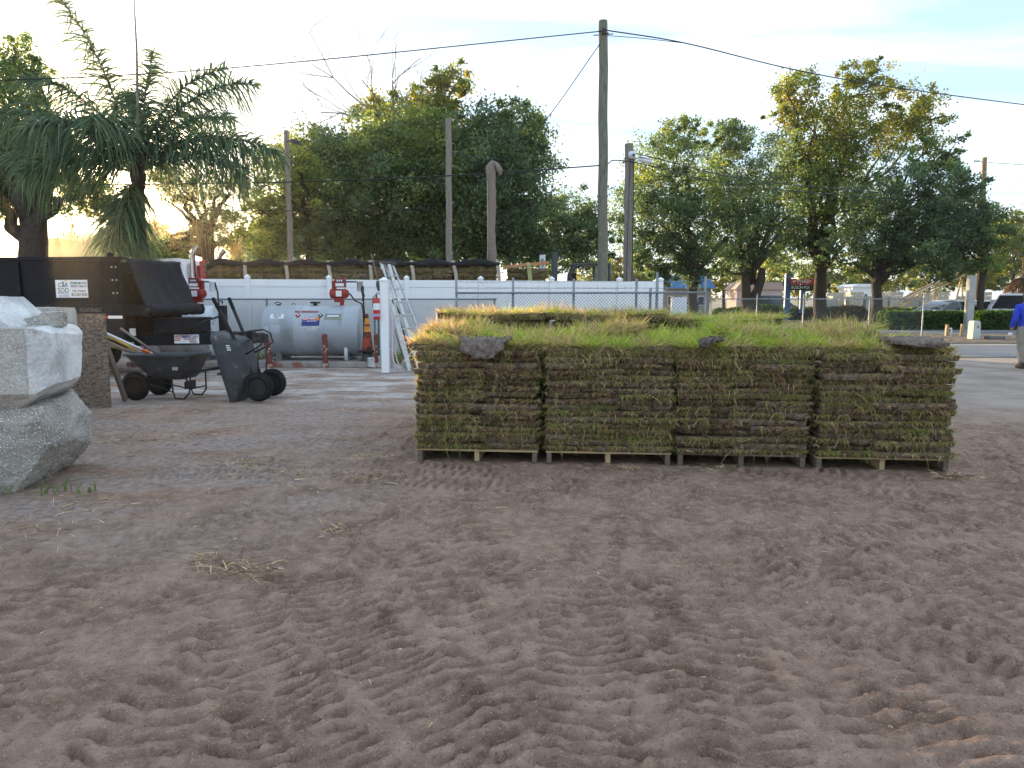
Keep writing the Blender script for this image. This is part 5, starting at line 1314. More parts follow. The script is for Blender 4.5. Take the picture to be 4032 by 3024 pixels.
# black tarp over seven stacks
ztop = deck_z + 0.115 + 7 * FT
strap_x = [-7.62, -6.45, -5.25, -4.05, -2.87, -1.68, -0.42]
grid = []
for j in range(15):
    t_ = j / 14; row_ = []
    for i in range(91):
        x_ = -8.68 + i / 90 * 8.32
        near = min(abs(x_ - s) for s in strap_x); dip = math.exp(-(near / 0.13) ** 2)
        billow = 0.11 * (1 - math.exp(-(near / 0.38) ** 2)) + 0.02 * mnoise.noise(Vector((x_ * 2, t_ * 3, 1)))
        hang = 0.15 + 0.06 * mnoise.noise(Vector((x_ * 1.3, 4.0, 0))) - 0.06 * dip
        if t_ < 0.55:
            q = t_ / 0.55; y_ = 0.15 - q * 1.22; z_ = ztop + 0.02 + billow * (0.7 + 0.3 * q)
        else:
            q = (t_ - 0.55) / 0.45; y_ = -1.09 - 0.05 * math.sin(q * 2.6); z_ = ztop + 0.02 + billow * (1 - 0.6 * q) - hang * q
        if x_ < -8.4: z_ -= (abs(x_ + 8.4) * 0.5)
        w_ = 0.018 * mnoise.noise(Vector((x_ * 3.5, t_ * 9, 2)))
        row_.append(Vector((x_, TY + y_ - 0.02 + w_, z_ + w_)))
    grid.append(row_)
tp_ = cloth('tarp', None, grid, M['tarp'], 0.008); tag(tp_, 'long black tarp draped over the sod stacks on the flatbed', 'tarp')
for i, sx in enumerate(strap_x):
    b = MB(); pts = [(sx - 0.02, TY + 0.3, ztop + 0.05), (sx, TY - 0.9, ztop + 0.07), (sx + 0.01, TY - 1.12, ztop + 0.03), (sx + 0.05 + 0.02 * (i % 3), TY - 1.19, ztop - 0.35), (sx + 0.10 + 0.03 * (i % 3), TY - 1.24, 1.32)]
    vs = [Vector(p) + Vector((o_, 0, 0)) for p in pts for o_ in (-0.05, 0.05)]
    b.add(vs, [(2 * k, 2 * k + 1, 2 * k + 3, 2 * k + 2) for k in range(len(pts) - 1)]); o = b.build('ratchet_strap', M['strap'], None)
    so = o.modifiers.new('thickness', 'SOLIDIFY'); so.thickness = 0.006
    tag(o, '%s tan webbing strap from the left over the black tarp' % ORD[i], 'strap', 'straps over the flatbed load')
b = MB(); zt2 = deck_z + 0.115 + 6 * FT + 0.05
b.bar((-0.26, TY - 1.0, zt2 - 0.03), (1.06, TY - 1.0, zt2 + 0.10), 0.10, 0.09); o = b.build('timber_beam', M['orangewood'], None, bev=0.004); tag(o, 'orange timber beam laid across the uncovered end sod stack', 'timber')
b = MB(); pts = [(0.42, TY + 0.2, zt2 + 0.10), (0.45, TY - 1.0, zt2 + 0.105), (0.48, TY - 1.14, zt2 + 0.03), (0.58, TY - 1.22, 1.4)]
vs = [Vector(p) + Vector((o_, 0, 0)) for p in pts for o_ in (-0.06, 0.06)]; b.add(vs, [(2 * k, 2 * k + 1, 2 * k + 3, 2 * k + 2) for k in range(3)])
o = b.build('ratchet_strap', mat('olive_strap', (0.36, 0.34, 0.15), (0.30, 0.28, 0.12), rough=0.8), None); so = o.modifiers.new('thickness', 'SOLIDIFY'); so.thickness = 0.006; tag(o, 'olive strap over the timber beam on the end sod stack', 'strap', 'straps over the flatbed load')
# a second trailer roof glimpsed beyond the load
b = MB(); b.box((-9.6, 30.0, 1.45), (2.4, 2.2, 2.75)); o = b.build('box_trailer', M['white'], None, bev=0.03); tag(o, 'white box trailer roof glimpsed behind the tarped load', 'trailer')

# ================================================================== FORKLIFT
fk = thing('forklift', 'dark grey forklift with open cab guard beside the tall utility pole', 'forklift', (2.0, 23.4, 0))
def fbox(name, c, d, m=M['greymetal'], bev=0.02, parent=fk):
    b = MB(); b.box(c, d); return b.build(name, m, parent, bev=bev)
for sy in (-0.32, 0.32): fbox('mast_rail', (-0.62, sy, 1.53), (0.16, 0.09, 2.9))
fbox('mast_crossbar', (-0.62, 0, 2.9), (0.12, 0.7, 0.10)); fbox('mast_crossbar', (-0.62, 0, 1.9), (0.10, 0.6, 0.08)); fbox('lift_cylinder', (-0.58, 0, 1.5), (0.08, 0.10, 2.4), M['chrome'])
fbox('carriage', (-0.74, 0, 0.75), (0.06, 0.9, 0.5))
for sy in (-0.25, 0.25): fbox('fork', (-1.25, sy, 0.15), (1.0, 0.10, 0.05))
fbox('body', (0.45, 0, 0.75), (1.5, 1.0, 0.75), M['greymetal'], 0.08); fbox('counterweight', (1.25, 0, 0.85), (0.45, 1.0, 1.0), M['greymetal'], 0.12); fbox('dash', (-0.25, 0, 1.35), (0.2, 0.7, 0.55))
fbox('seat', (0.55, 0, 1.2), (0.45, 0.5, 0.12), M['tarp'], 0.04); fbox('seat_back', (0.78, 0, 1.5), (0.10, 0.5, 0.5), M['tarp'], 0.04)
for sy in (-0.48, 0.48):
    b = MB(); b.tube([(-0.20, sy, 1.1), (-0.12, sy, 2.3), (-0.02, sy, 2.52), (0.2, sy, 2.58)], 0.045, 8); b.build('guard_post', M['greymetal'], fk, smooth=True)
    b = MB(); b.tube([(1.12, sy, 1.2), (1.10, sy, 2.58)], 0.05, 8); b.build('guard_post', M['greymetal'], fk, smooth=True)
    b = MB(); b.tube([(0.75, sy, 1.2), (0.72, sy, 2.55)], 0.045, 8); b.build('guard_post', M['galv'], fk, smooth=True)
fbox('guard_roof', (0.52, 0, 2.60), (1.25, 1.04, 0.07))
for wx in (-0.35, 1.05):
    for sy in (-0.45, 0.45):
        b = MB(); b.lathe([(0.12, -0.12), (0.28, -0.12), (0.31, -0.08), (0.31, 0.08), (0.28, 0.12), (0.12, 0.12)], 20, Matrix.Translation((wx, sy, 0.31)) @ Matrix.Rotation(math.pi / 2, 4, 'X')); b.build('wheel', M['rubber'], fk, angle=40)

# parking sign on its post
ps = thing('parking_sign', 'white no-parking sign on a steel post above the white fence', 'sign', (0.93, 22.0, 0), R(-62))
b = MB(); b.box((0, 0.02, 1.4), (0.05, 0.03, 2.8)); b.build('post', M['galv'], ps, bev=0.004)
b = MB(); b.box((0, 0, 2.50), (0.34, 0.006, 0.68)); pl_ = b.build('panel', M['letterwhite'], ps, bev=0)
b = MB(); n_ = 24; rr1, rr2 = 0.13, 0.105
b.add([(r_ * math.cos(2 * math.pi * i / n_), -0.006, 2.60 + r_ * math.sin(2 * math.pi * i / n_)) for r_ in (rr1, rr2) for i in range(n_)], [(i, (i + 1) % n_, n_ + (i + 1) % n_, n_ + i) for i in range(n_)]); b.build('ring_symbol', M['letterdark'], pl_)
lettering('P', 0.20, M['letterdark'], pl_, (0, -0.008, 2.60), bold=0.004)
b = MB(); b.bar((-0.085, -0.010, 2.685), (0.085, -0.010, 2.515), 0.002, 0.022); b.build('slash_symbol', M['pumpred'], pl_)
b = MB(); b.box((0, -0.006, 2.25), (0.20, 0.004, 0.03)); b.build('arrow_symbol', M['pumpred'], pl_)

# ================================================================== POLES AND WIRES
def pole(label, px, Y, ytop, r, m, lean=0.0, cat='utility pole'):
    top = at(px, ytop, Y); t = thing('utility_pole', label, cat, (top.x + lean, Y, 0))
    b = MB(); n = 14; H_ = top.z
    b.tube([(-lean * k / n + 0.012 * math.sin(k * 1.7), 0.01 * math.cos(k), H_ * k / n) for k in range(n + 1)], [r * (1.08 - 0.22 * k / n) for k in range(n + 1)], 14); b.build('shaft', m, t, angle=60)
    return t, top
p1, p1t = pole('tall greenish treated utility pole in the middle of the yard', 2376, 22.5, 82, 0.155, M['woodpole'], 0.12)
b = MB(); b.tube([(-0.16, -0.17, p1t.z - 0.42), (0.02, -0.2, p1t.z - 0.42)], 0.02, 6); b.box((-0.12, -0.16, p1t.z - 0.36), (0.12, 0.06, 0.16)); b.tube([(-0.4, 0.1, p1t.z - 0.38), (0.2, 0.1, p1t.z - 0.34)], 0.015, 6); b.build('cable_bracket', M['blacksteel'], p1)
p2, p2t = pole('shorter grey weathered pole carrying white security cameras', 2478, 24.5, 566, 0.165, M['woodgrey'], 0.06)
b = MB(); b.tube([(0.07, -0.17, p2t.z - 0.2), (0.1, -0.18, 1.2)], 0.016, 6); b.tube([(-0.05, -0.17, p2t.z - 0.5), (-0.1, -0.2, 3.0), (-0.1, -0.2, 1.4)], 0.012, 6); b.build('conduit', M['blacksteel'], p2)
for k, (dx, dz, a) in enumerate(((0.0, -0.42, 0), (0.28, -0.55, 1))):
    lab = ['round white security camera on the weathered pole', 'white bullet security camera pointing right from the weathered pole'][k]
    c_ = thing('security_camera', lab, 'camera', (p2t.x + 0.06 + dx, 24.5 - 0.24, p2t.z + dz))
    b = MB()
    if k == 0: b.lathe([(0.02, -0.12), (0.10, -0.08), (0.13, 0.0), (0.12, 0.08), (0.09, 0.12)], 16)
    else: b.tube([(-0.2, 0, 0.06), (-0.05, 0, 0.02), (0.0, -0.03, 0.0)], 0.03, 8); b.tube([(-0.04, 0, 0.0), (0.34, -0.08, -0.10)], 0.075, 12); b.box((0.16, -0.04, 0.03), (0.44, 0.17, 0.02), Matrix.Rotation(R(15), 3, 'Y'))
    b.build('housing', M['white'], c_, angle=50)
    b = MB()
    if k == 0: b.lathe([(0.01, 0), (0.05, 0.01), (0.05, 0.03)], 12, Matrix.Translation((0.03, -0.14, -0.02)) @ Matrix.Rotation(math.pi / 2, 4, 'X'))
    else: b.tube([(0.335, -0.079, -0.099), (0.35, -0.083, -0.103)], 0.055, 10)
    b.build('lens', M['glass'], c_)
p3, p3t = pole('bare grey pole standing in front of the dense central trees', 1766, 27.5, 468, 0.125, M['woodgrey'], -0.05)
p4, p4t = pole('slim pole with a small floodlight left of the central trees', 1128, 26.5, 514, 0.10, M['woodgrey'], -0.03)
b = MB(); b.tube([(0.0, -0.05, p4t.z - 0.42), (0.28, -0.2, p4t.z - 0.36)], 0.02, 6); b.box((0.40, -0.2, p4t.z - 0.44), (0.34, 0.2, 0.13), Matrix.Rotation(R(14), 3, 'Y')); b.build('floodlight', M['greymetal'], p4, bev=0.01)
p5, p5t = pole('far roadside pole with a street lamp on the right', 3878, 46.0, 620, 0.16, mat('warm_brown_pole', (0.36, 0.25, 0.15), (0.26, 0.18, 0.11), scale=4, rough=0.9), 0.25)  # shaft in two warm browns mixed by noise
b = MB(); b.tube([(-0.25, 0, p5t.z - 0.5), (-0.6, -0.3, p5t.z - 0.3), (-1.0, -0.5, p5t.z - 0.32)], 0.03, 6); b.box((-1.15, -0.55, p5t.z - 0.33), (0.45, 0.18, 0.10)); b.build('street_lamp_head', M['alu'], p5, bev=0.01)
# burlap wrapped palm trunk
bt = at(1935, 660, 23.0); bw = thing('wrapped_palm_trunk', 'palm trunk wrapped in brown burlap with a folded-over top', 'palm trunk', (bt.x + 0.03, 23.0, 0))
b = MB(); n = 34
b.tube([(0.02 * math.sin(k * 0.5) - 0.03 * k / n, 0, bt.z * k / n) for k in range(n + 1)], [(0.145 - 0.03 * (k / n)) * (1.06 if k % 3 == 0 else 0.98) * (1.25 if k > 31 else 1.0) for k in range(n + 1)], 12); b.build('burlap_trunk', M['burlap'], bw, angle=70)
b = MB(); b.tube([(-0.05, 0, bt.z - 0.35), (-0.06, 0, bt.z), (0.02, 0, bt.z + 0.14), (0.14, -0.02, bt.z + 0.08), (0.24, -0.03, bt.z - 0.10), (0.25, -0.03, bt.z - 0.24)], [0.13, 0.155, 0.11, 0.085, 0.095, 0.04], 10); b.build('folded_top', M['burlap'], bw, angle=70)
b = MB(); b.tube([(-0.14, -0.05, 0.5), (-0.155, -0.04, bt.z * 0.5), (-0.15, -0.04, bt.z - 0.3)], 0.018, 6); b.build('loose_seam', M['strap'], bw, smooth=True)
def wire(label, pts, r, m=M['hose'], sag=0.0, group='overhead cables'):
    P_ = []; q_ = [Vector(x) for x in pts]; q_ = [q_[0] * 2 - q_[1]] + q_ + [q_[-1] * 2 - q_[-2]]
    for i in range(1, len(q_) - 2):
        n = 14
        for k in range(n):
            u = k / n; p = 0.5 * ((2 * q_[i]) + (q_[i + 1] - q_[i - 1]) * u + (2 * q_[i - 1] - 5 * q_[i] + 4 * q_[i + 1] - q_[i + 2]) * u * u + (3 * q_[i] - q_[i - 1] - 3 * q_[i + 1] + q_[i + 2]) * u ** 3); P_.append(p)
    P_.append(Vector(pts[-1])); b = MB(); b.tube(P_, r, 5); o = b.build('overhead_cable', m, None, smooth=True); return tag(o, label, 'cable', group)
wire('thick cable from the tall pole top to the upper left', [at(2376, 122, 22.4), at(870, 270, 21.0), at(-300, 330, 20.0)], 0.017)
wire('thick cable from the tall pole top falling to the upper right', [at(2380, 118, 22.4), at(2698, 170, 23.6), at(3099, 268, 25.2), at(3463, 335, 26.8), at(4032, 412, 29.5), at(4500, 460, 32.0)], 0.020)
wire('thin secondary wire just under the right-hand thick cable', [at(2385, 140, 22.4), at(2520, 150, 23.0), at(2698, 170, 23.6)], 0.012)
wire('slanting wire from the tall pole down to the bare grey pole', [at(2368, 165, 22.4), at(2150, 470, 24.2), at(1990, 625, 25.4), at(1775, 600, 27.3)], 0.014)
wire('low cable crossing the yard from the tall pole to the left', [at(2384, 650, 22.4), at(1800, 690, 23.5), at(1100, 718, 24.5), at(300, 728, 25.5)], 0.022)
wire('lowest cable in front of the central trees', [at(1690, 822, 25.0), at(1130, 830, 26.4), at(500, 828, 26.0)], 0.014)
wire('cable from the tall pole past the camera pole to the right', [at(2384, 645, 22.4), at(2500, 640, 24.3), at(3000, 740, 32.0), at(3890, 812, 46.0)], 0.02)
wire('second right-hand cable from the camera pole through the oaks', [at(2490, 602, 24.4), at(3050, 720, 32.0), at(3890, 790, 46.0)], 0.02)
wire('far cable leaving the street lamp pole to the right', [at(3890, 640, 46.0), at(4200, 660, 50.0)], 0.02)

# ================================================================== TREES
def rnd_ell(n, c, r, bias=0.5):
    v = rng.normal(size=(n, 3)); v /= np.linalg.norm(v, axis=1)[:, None]
    return np.array(c)[None] + v * (rng.random(n) ** bias)[:, None] * np.array(r)[None]
def leaf_quads(centers, per, spread, size, pal, clump_var=0.28, up=0.25, flat=0.75):
    n = len(centers) * per
    ci = np.repeat(np.arange(len(centers)), per)
    sp = np.asarray(spread); sp = np.full(len(centers), sp) if sp.ndim == 0 else sp
    P = centers[ci] + rng.normal(size=(n, 3)) * sp[ci][:, None] * np.array([1, 1, flat])
    D = unit(rng.normal(size=(n, 3)) + np.array([0, 0, up])); S = unit(np.cross(D, rng.normal(size=(n, 3))))
    L = (size * rng.uniform(0.6, 1.4, n))[:, None]; W = L * 0.30
    V = np.stack([P - D * L * 0.5, P + S * W, P + D * L * 0.5, P - S * W], 1).reshape(-1, 3)
    F = (np.arange(n) * 4)[:, None] + np.arange(4)[None]
    cb = pal[rng.integers(0, len(pal), len(centers))] * (1 + rng.normal(0, clump_var, (len(centers), 1)))
    C = np.clip(cb[ci] * (1 + rng.normal(0, 0.22, (n, 1))), 0.012, 0.6)
    return V, [F], np.repeat(C, 4, 0)
def branch_path(a, c, wob, n=6):
    a = Vector(a); c = Vector(c); out = []
    L = (c - a).length
    for k in range(n + 1):
        t_ = k / n; p = a.lerp(c, t_)
        p.z += math.sin(t_ * math.pi) * L * 0.10
        if 0 < k: p += Vector((random.gauss(0, 1), random.gauss(0, 1), random.gauss(0, 0.6))) * wob * L * (1 if k < n else 0.3)
        out.append(p)
    return out
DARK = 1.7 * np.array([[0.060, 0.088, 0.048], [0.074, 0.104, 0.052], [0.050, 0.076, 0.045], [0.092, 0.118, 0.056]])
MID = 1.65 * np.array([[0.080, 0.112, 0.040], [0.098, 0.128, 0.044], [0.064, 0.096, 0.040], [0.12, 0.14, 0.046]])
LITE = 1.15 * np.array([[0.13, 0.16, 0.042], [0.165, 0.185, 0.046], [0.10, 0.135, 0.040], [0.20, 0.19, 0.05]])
LEAF_K, PER_K = 0.82, 1.15
def tree(label, Y, trunk_px, base_y, fork_y, trunk_r, ells, per=70, leaf=0.15, cat='tree', name='broadleaf_tree', limbs=9, bark=M['bark'], group=None, twigs=40, lean=0.0, stems=1):
    """ells: (px, py, rx px, ry px, clumps, palette)"""
    s = Y / FPX; base = at(trunk_px, base_y, Y); base.z = 0 if base_y is None else max(-0.02, base.z)
    base = Vector((xat(trunk_px, Y, 1), Y, -0.02)); fork = at(trunk_px + lean, fork_y, Y)
    t = thing(name, label, cat, base, 0, group)
    parts = []; allc = []
    for (px, py, rx, ry, nc, pal) in ells:
        c = at(px, py, Y); rad = (rx * s, min(rx, ry) * s * 0.85, ry * s)
        cs = rnd_ell(nc, (c.x, c.y, c.z), rad, 0.42)
        wisp = rng.random(nc) < 0.16; cs[wisp] = np.array(c)[None] + (cs[wisp] - np.array(c)[None]) * rng.uniform(1.02, 1.13, (wisp.sum(), 1)); cs[wisp, 2] += rng.uniform(-0.1, 0.35, wisp.sum())
        sp = np.where(wisp, 0.45, 1.0) * rng.uniform(0.16, 0.42, nc) * min(1.3, max(0.6, min(rx, ry) * s / 2.4))
        parts.append(leaf_quads(cs, int(per * PER_K), sp, leaf * LEAF_K, pal)); allc.append(cs)
    V, F, C = join(parts); V = V - np.array(base)[None]
    crown = link('crown', np_mesh('crown', V, F, C), M['leaf'], t)
    crown['kind'] = 'stuff'
    allc = np.concatenate(allc); b = MB()
    f = fork - base
    for k in range(stems):
        o_ = Vector(((k - (stems - 1) / 2) * trunk_r * 1.5, 0, 0))
        b.tube([o_, o_ + f * 0.12 + Vector((0.02, 0, 0)), o_ * 1.2 + f * 0.45 + Vector((random.gauss(0, trunk_r * 0.3), 0, 0)), o_ * 1.8 + f * 0.8, o_ * 2.2 + f * 1.02], [trunk_r * 1.35, trunk_r * 1.02, trunk_r * 0.92, trunk_r * 0.85, trunk_r * 0.6], 12)
    b.build('trunk', bark, t, angle=60)
    idx = rng.choice(len(allc), min(limbs, len(allc)), replace=False); lb = MB(); joints = []
    for i in idx:
        tgt = Vector(allc[i]) - base; pth = branch_path(f * random.uniform(0.72, 1.0), tgt, 0.035, 7)
        r0 = trunk_r * random.uniform(0.32, 0.55); lb.tube(pth, [r0 * (1 - 0.82 * k / 7) for k in range(8)], 7); joints += pth[2:]
    for i in rng.choice(len(allc), min(twigs, len(allc)), replace=False):
        tgt = Vector(allc[i]) - base; j = min(joints, key=lambda q: (q - tgt).length); pth = branch_path(j, tgt, 0.05, 4)
        r0 = trunk_r * 0.10 + 0.012; lb.tube(pth, [r0 * (1 - 0.8 * k / 4) for k in range(5)], 5)
    lb.build('limbs', bark, t, smooth=True)
    return t
def bare_branches(parent, start, heads, r0, m, depth=3):
    b = MB()
    def grow(p, d, L, r, k):
        n = 4; pts = [p]; q = p.copy(); dd = d.copy()
        for i in range(n):
            dd = (dd + Vector((random.gauss(0, 0.14), random.gauss(0, 0.14), random.gauss(0.03, 0.10)))).normalized(); q = q + dd * L / n; pts.append(q.copy())
        b.tube(pts, [r * (1 - 0.5 * i / n) for i in range(n + 1)], 5 if k else 4)
        if k:
            for c in range(random.choice((3, 4, 4))):
                i = random.randint(1, n); nd = (dd + Vector((random.gauss(0, 0.55), random.gauss(0, 0.5), random.gauss(0.1, 0.35)))).normalized()
                grow(pts[i], nd, L * random.uniform(0.45, 0.75), r * 0.45, k - 1)
    for h in heads: grow(Vector(start), (Vector(h) - Vector(start)).normalized(), (Vector(h) - Vector(start)).length * 0.62, r0, depth)
    o = b.build('bare_branches', m, parent, smooth=True); return o

# central mass
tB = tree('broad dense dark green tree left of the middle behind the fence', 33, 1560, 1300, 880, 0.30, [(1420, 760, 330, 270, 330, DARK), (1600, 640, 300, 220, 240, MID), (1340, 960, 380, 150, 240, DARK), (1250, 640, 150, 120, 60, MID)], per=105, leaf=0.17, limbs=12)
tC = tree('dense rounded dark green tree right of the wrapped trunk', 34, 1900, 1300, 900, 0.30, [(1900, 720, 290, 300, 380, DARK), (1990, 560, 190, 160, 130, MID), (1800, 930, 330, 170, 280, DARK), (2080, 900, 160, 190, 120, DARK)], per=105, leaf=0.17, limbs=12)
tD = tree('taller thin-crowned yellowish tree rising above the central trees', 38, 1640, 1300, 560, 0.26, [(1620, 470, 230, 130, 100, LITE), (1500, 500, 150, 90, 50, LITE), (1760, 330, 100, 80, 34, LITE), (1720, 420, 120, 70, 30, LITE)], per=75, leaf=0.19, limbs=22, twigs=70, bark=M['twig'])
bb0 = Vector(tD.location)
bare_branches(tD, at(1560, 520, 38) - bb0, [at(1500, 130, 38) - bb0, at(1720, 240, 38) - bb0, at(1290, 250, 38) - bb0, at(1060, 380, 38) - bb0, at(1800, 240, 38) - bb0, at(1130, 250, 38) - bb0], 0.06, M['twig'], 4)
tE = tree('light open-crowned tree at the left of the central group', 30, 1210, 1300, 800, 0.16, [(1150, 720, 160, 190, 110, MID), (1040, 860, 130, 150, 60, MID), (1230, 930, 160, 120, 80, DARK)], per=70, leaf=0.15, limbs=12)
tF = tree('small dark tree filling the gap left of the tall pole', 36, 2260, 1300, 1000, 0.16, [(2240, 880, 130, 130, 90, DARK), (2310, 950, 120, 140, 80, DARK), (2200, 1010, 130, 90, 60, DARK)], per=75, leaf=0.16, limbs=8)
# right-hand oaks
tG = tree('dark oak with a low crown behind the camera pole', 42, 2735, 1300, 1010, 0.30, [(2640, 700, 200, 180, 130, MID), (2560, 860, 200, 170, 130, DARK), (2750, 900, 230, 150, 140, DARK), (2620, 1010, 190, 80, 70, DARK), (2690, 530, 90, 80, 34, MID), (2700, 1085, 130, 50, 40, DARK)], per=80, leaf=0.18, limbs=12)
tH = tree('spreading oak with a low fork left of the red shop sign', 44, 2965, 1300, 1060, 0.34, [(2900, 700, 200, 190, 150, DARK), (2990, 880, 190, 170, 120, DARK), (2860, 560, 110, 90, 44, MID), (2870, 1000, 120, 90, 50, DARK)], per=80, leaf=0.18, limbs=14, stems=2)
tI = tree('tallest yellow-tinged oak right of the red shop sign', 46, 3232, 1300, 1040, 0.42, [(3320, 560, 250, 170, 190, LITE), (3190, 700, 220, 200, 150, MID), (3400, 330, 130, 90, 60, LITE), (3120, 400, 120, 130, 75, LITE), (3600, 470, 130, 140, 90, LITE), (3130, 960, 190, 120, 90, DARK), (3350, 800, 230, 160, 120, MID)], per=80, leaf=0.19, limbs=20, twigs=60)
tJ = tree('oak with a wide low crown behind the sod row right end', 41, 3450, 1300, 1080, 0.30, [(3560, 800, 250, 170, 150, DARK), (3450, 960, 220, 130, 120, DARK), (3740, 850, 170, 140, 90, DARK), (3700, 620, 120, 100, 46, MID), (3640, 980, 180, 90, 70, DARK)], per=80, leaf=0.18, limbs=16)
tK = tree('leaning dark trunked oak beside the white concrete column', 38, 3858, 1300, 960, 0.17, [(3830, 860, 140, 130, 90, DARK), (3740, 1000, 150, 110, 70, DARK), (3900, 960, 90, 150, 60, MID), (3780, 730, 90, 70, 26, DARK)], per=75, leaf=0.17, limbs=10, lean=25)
# left oaks
tL = tree('massive leaning oak trunk with dark foliage at the left edge', 27, 75, 1300, 850, 0.55, [(60, 640, 240, 120, 210, MID), (180, 560, 110, 70, 80, MID), (-100, 500, 260, 260, 200, DARK), (330, 770, 120, 80, 60, MID), (60, 330, 150, 160, 80, MID), (-120, 820, 200, 120, 60, DARK), (440, 830, 60, 50, 14, MID)], per=95, leaf=0.13, limbs=16, lean=70)
tM = tree('moss-hung oak glowing in the low sun behind the truck cab', 31, 820, 1300, 900, 0.30, [(790, 740, 200, 70, 70, MID)  , (860, 900, 110, 90, 46, DARK), (620, 690, 100, 60, 24, MID), (600, 990, 180, 64, 150, MID)], per=70, leaf=0.13, limbs=14)  # dense low last clump added to keep low sun off the foreground sand
def moss(parent, specs, Y):
    Bs = []; 
    for (px, py, w, n, L) in specs:
        c = at(px, py, Y); s = Y / FPX
        n = int(n * 0.6); k = max(3, n // 9); cx = rng.normal(0, w * s * 0.5, k); cyy = rng.normal(0, 0.5, k); ti = rng.integers(0, k, n); ll = rng.uniform(0.4, 1.1, k) * L
        B = np.stack([c.x + cx[ti] + rng.normal(0, 0.07, n), c.y + cyy[ti] + rng.normal(0, 0.07, n), np.full(n, c.z) + rng.normal(0, 0.2, n)], 1)
        Bs.append((B, ll[ti] * rng.uniform(0.5, 1.1, n)))
    B = np.concatenate([x[0] for x in Bs]); L = np.concatenate([x[1] for x in Bs]); n = len(B)
    D = unit(np.stack([rng.normal(0, 0.05, n), rng.normal(0, 0.05, n), -np.ones(n)], 1))
    C = pick(np.array([[0.26, 0.21, 0.10], [0.20, 0.16, 0.085], [0.31, 0.25, 0.11]]), n)
    V, F, cc = blades(B - np.array(parent.location)[None], D, L, rng.uniform(0.014, 0.04, n), np.zeros(n), C)
    o = link('hanging_moss', np_mesh('hanging_moss', V, F, cc), M['moss'], parent); o['kind'] = 'stuff'
moss(tM, [(770, 895, 50, 170, 1.6), (810, 890, 60, 190, 1.6), (700, 930, 40, 80, 1.1), (870, 930, 60, 140, 1.2), (900, 980, 40, 90, 1.0), (620, 860, 50, 60, 0.9)], 31)
moss(tL, [(300, 880, 60, 90, 0.7), (240, 930, 50, 60, 0.7), (380, 860, 40, 60, 0.6), (20, 780, 70, 120, 1.3)], 27)
# far trees closing the view
FAR = [('hazy green far tree left of the central group', 70, 1010, 980, 110, 80), ('golden far tree behind the moss-hung oak', 75, 620, 960, 160, 80), ('golden far tree glowing behind the left oak', 80, 330, 980, 200, 60),
       ('pale far tree right of the tall pole', 95, 2450, 1090, 190, 90), ('pale far tree behind the spreading oak', 100, 2850, 1085, 220, 90), ('pale far tree behind the shop sign', 105, 3150, 1080, 190, 95),
       ('pale far tree above the block yard', 110, 3420, 1070, 200, 90), ('pale far tree behind the conveyor', 115, 3660, 1060, 190, 100), ('sunlit far tree at the right edge', 90, 3990, 960, 110, 130), ('low far tree right of the lamp pole', 105, 3850, 1070, 140, 70)]
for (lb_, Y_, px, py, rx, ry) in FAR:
    tree(lb_, Y_, px, 1200, py + ry * 0.5, 0.25, [(px, py, rx, ry, 130, LITE), (px + rx * 0.5, py + ry * 0.4, rx * 0.7, ry * 0.6, 50, MID)], per=40, leaf=0.5, limbs=6, twigs=8, name='far_tree', group='far trees closing the view')

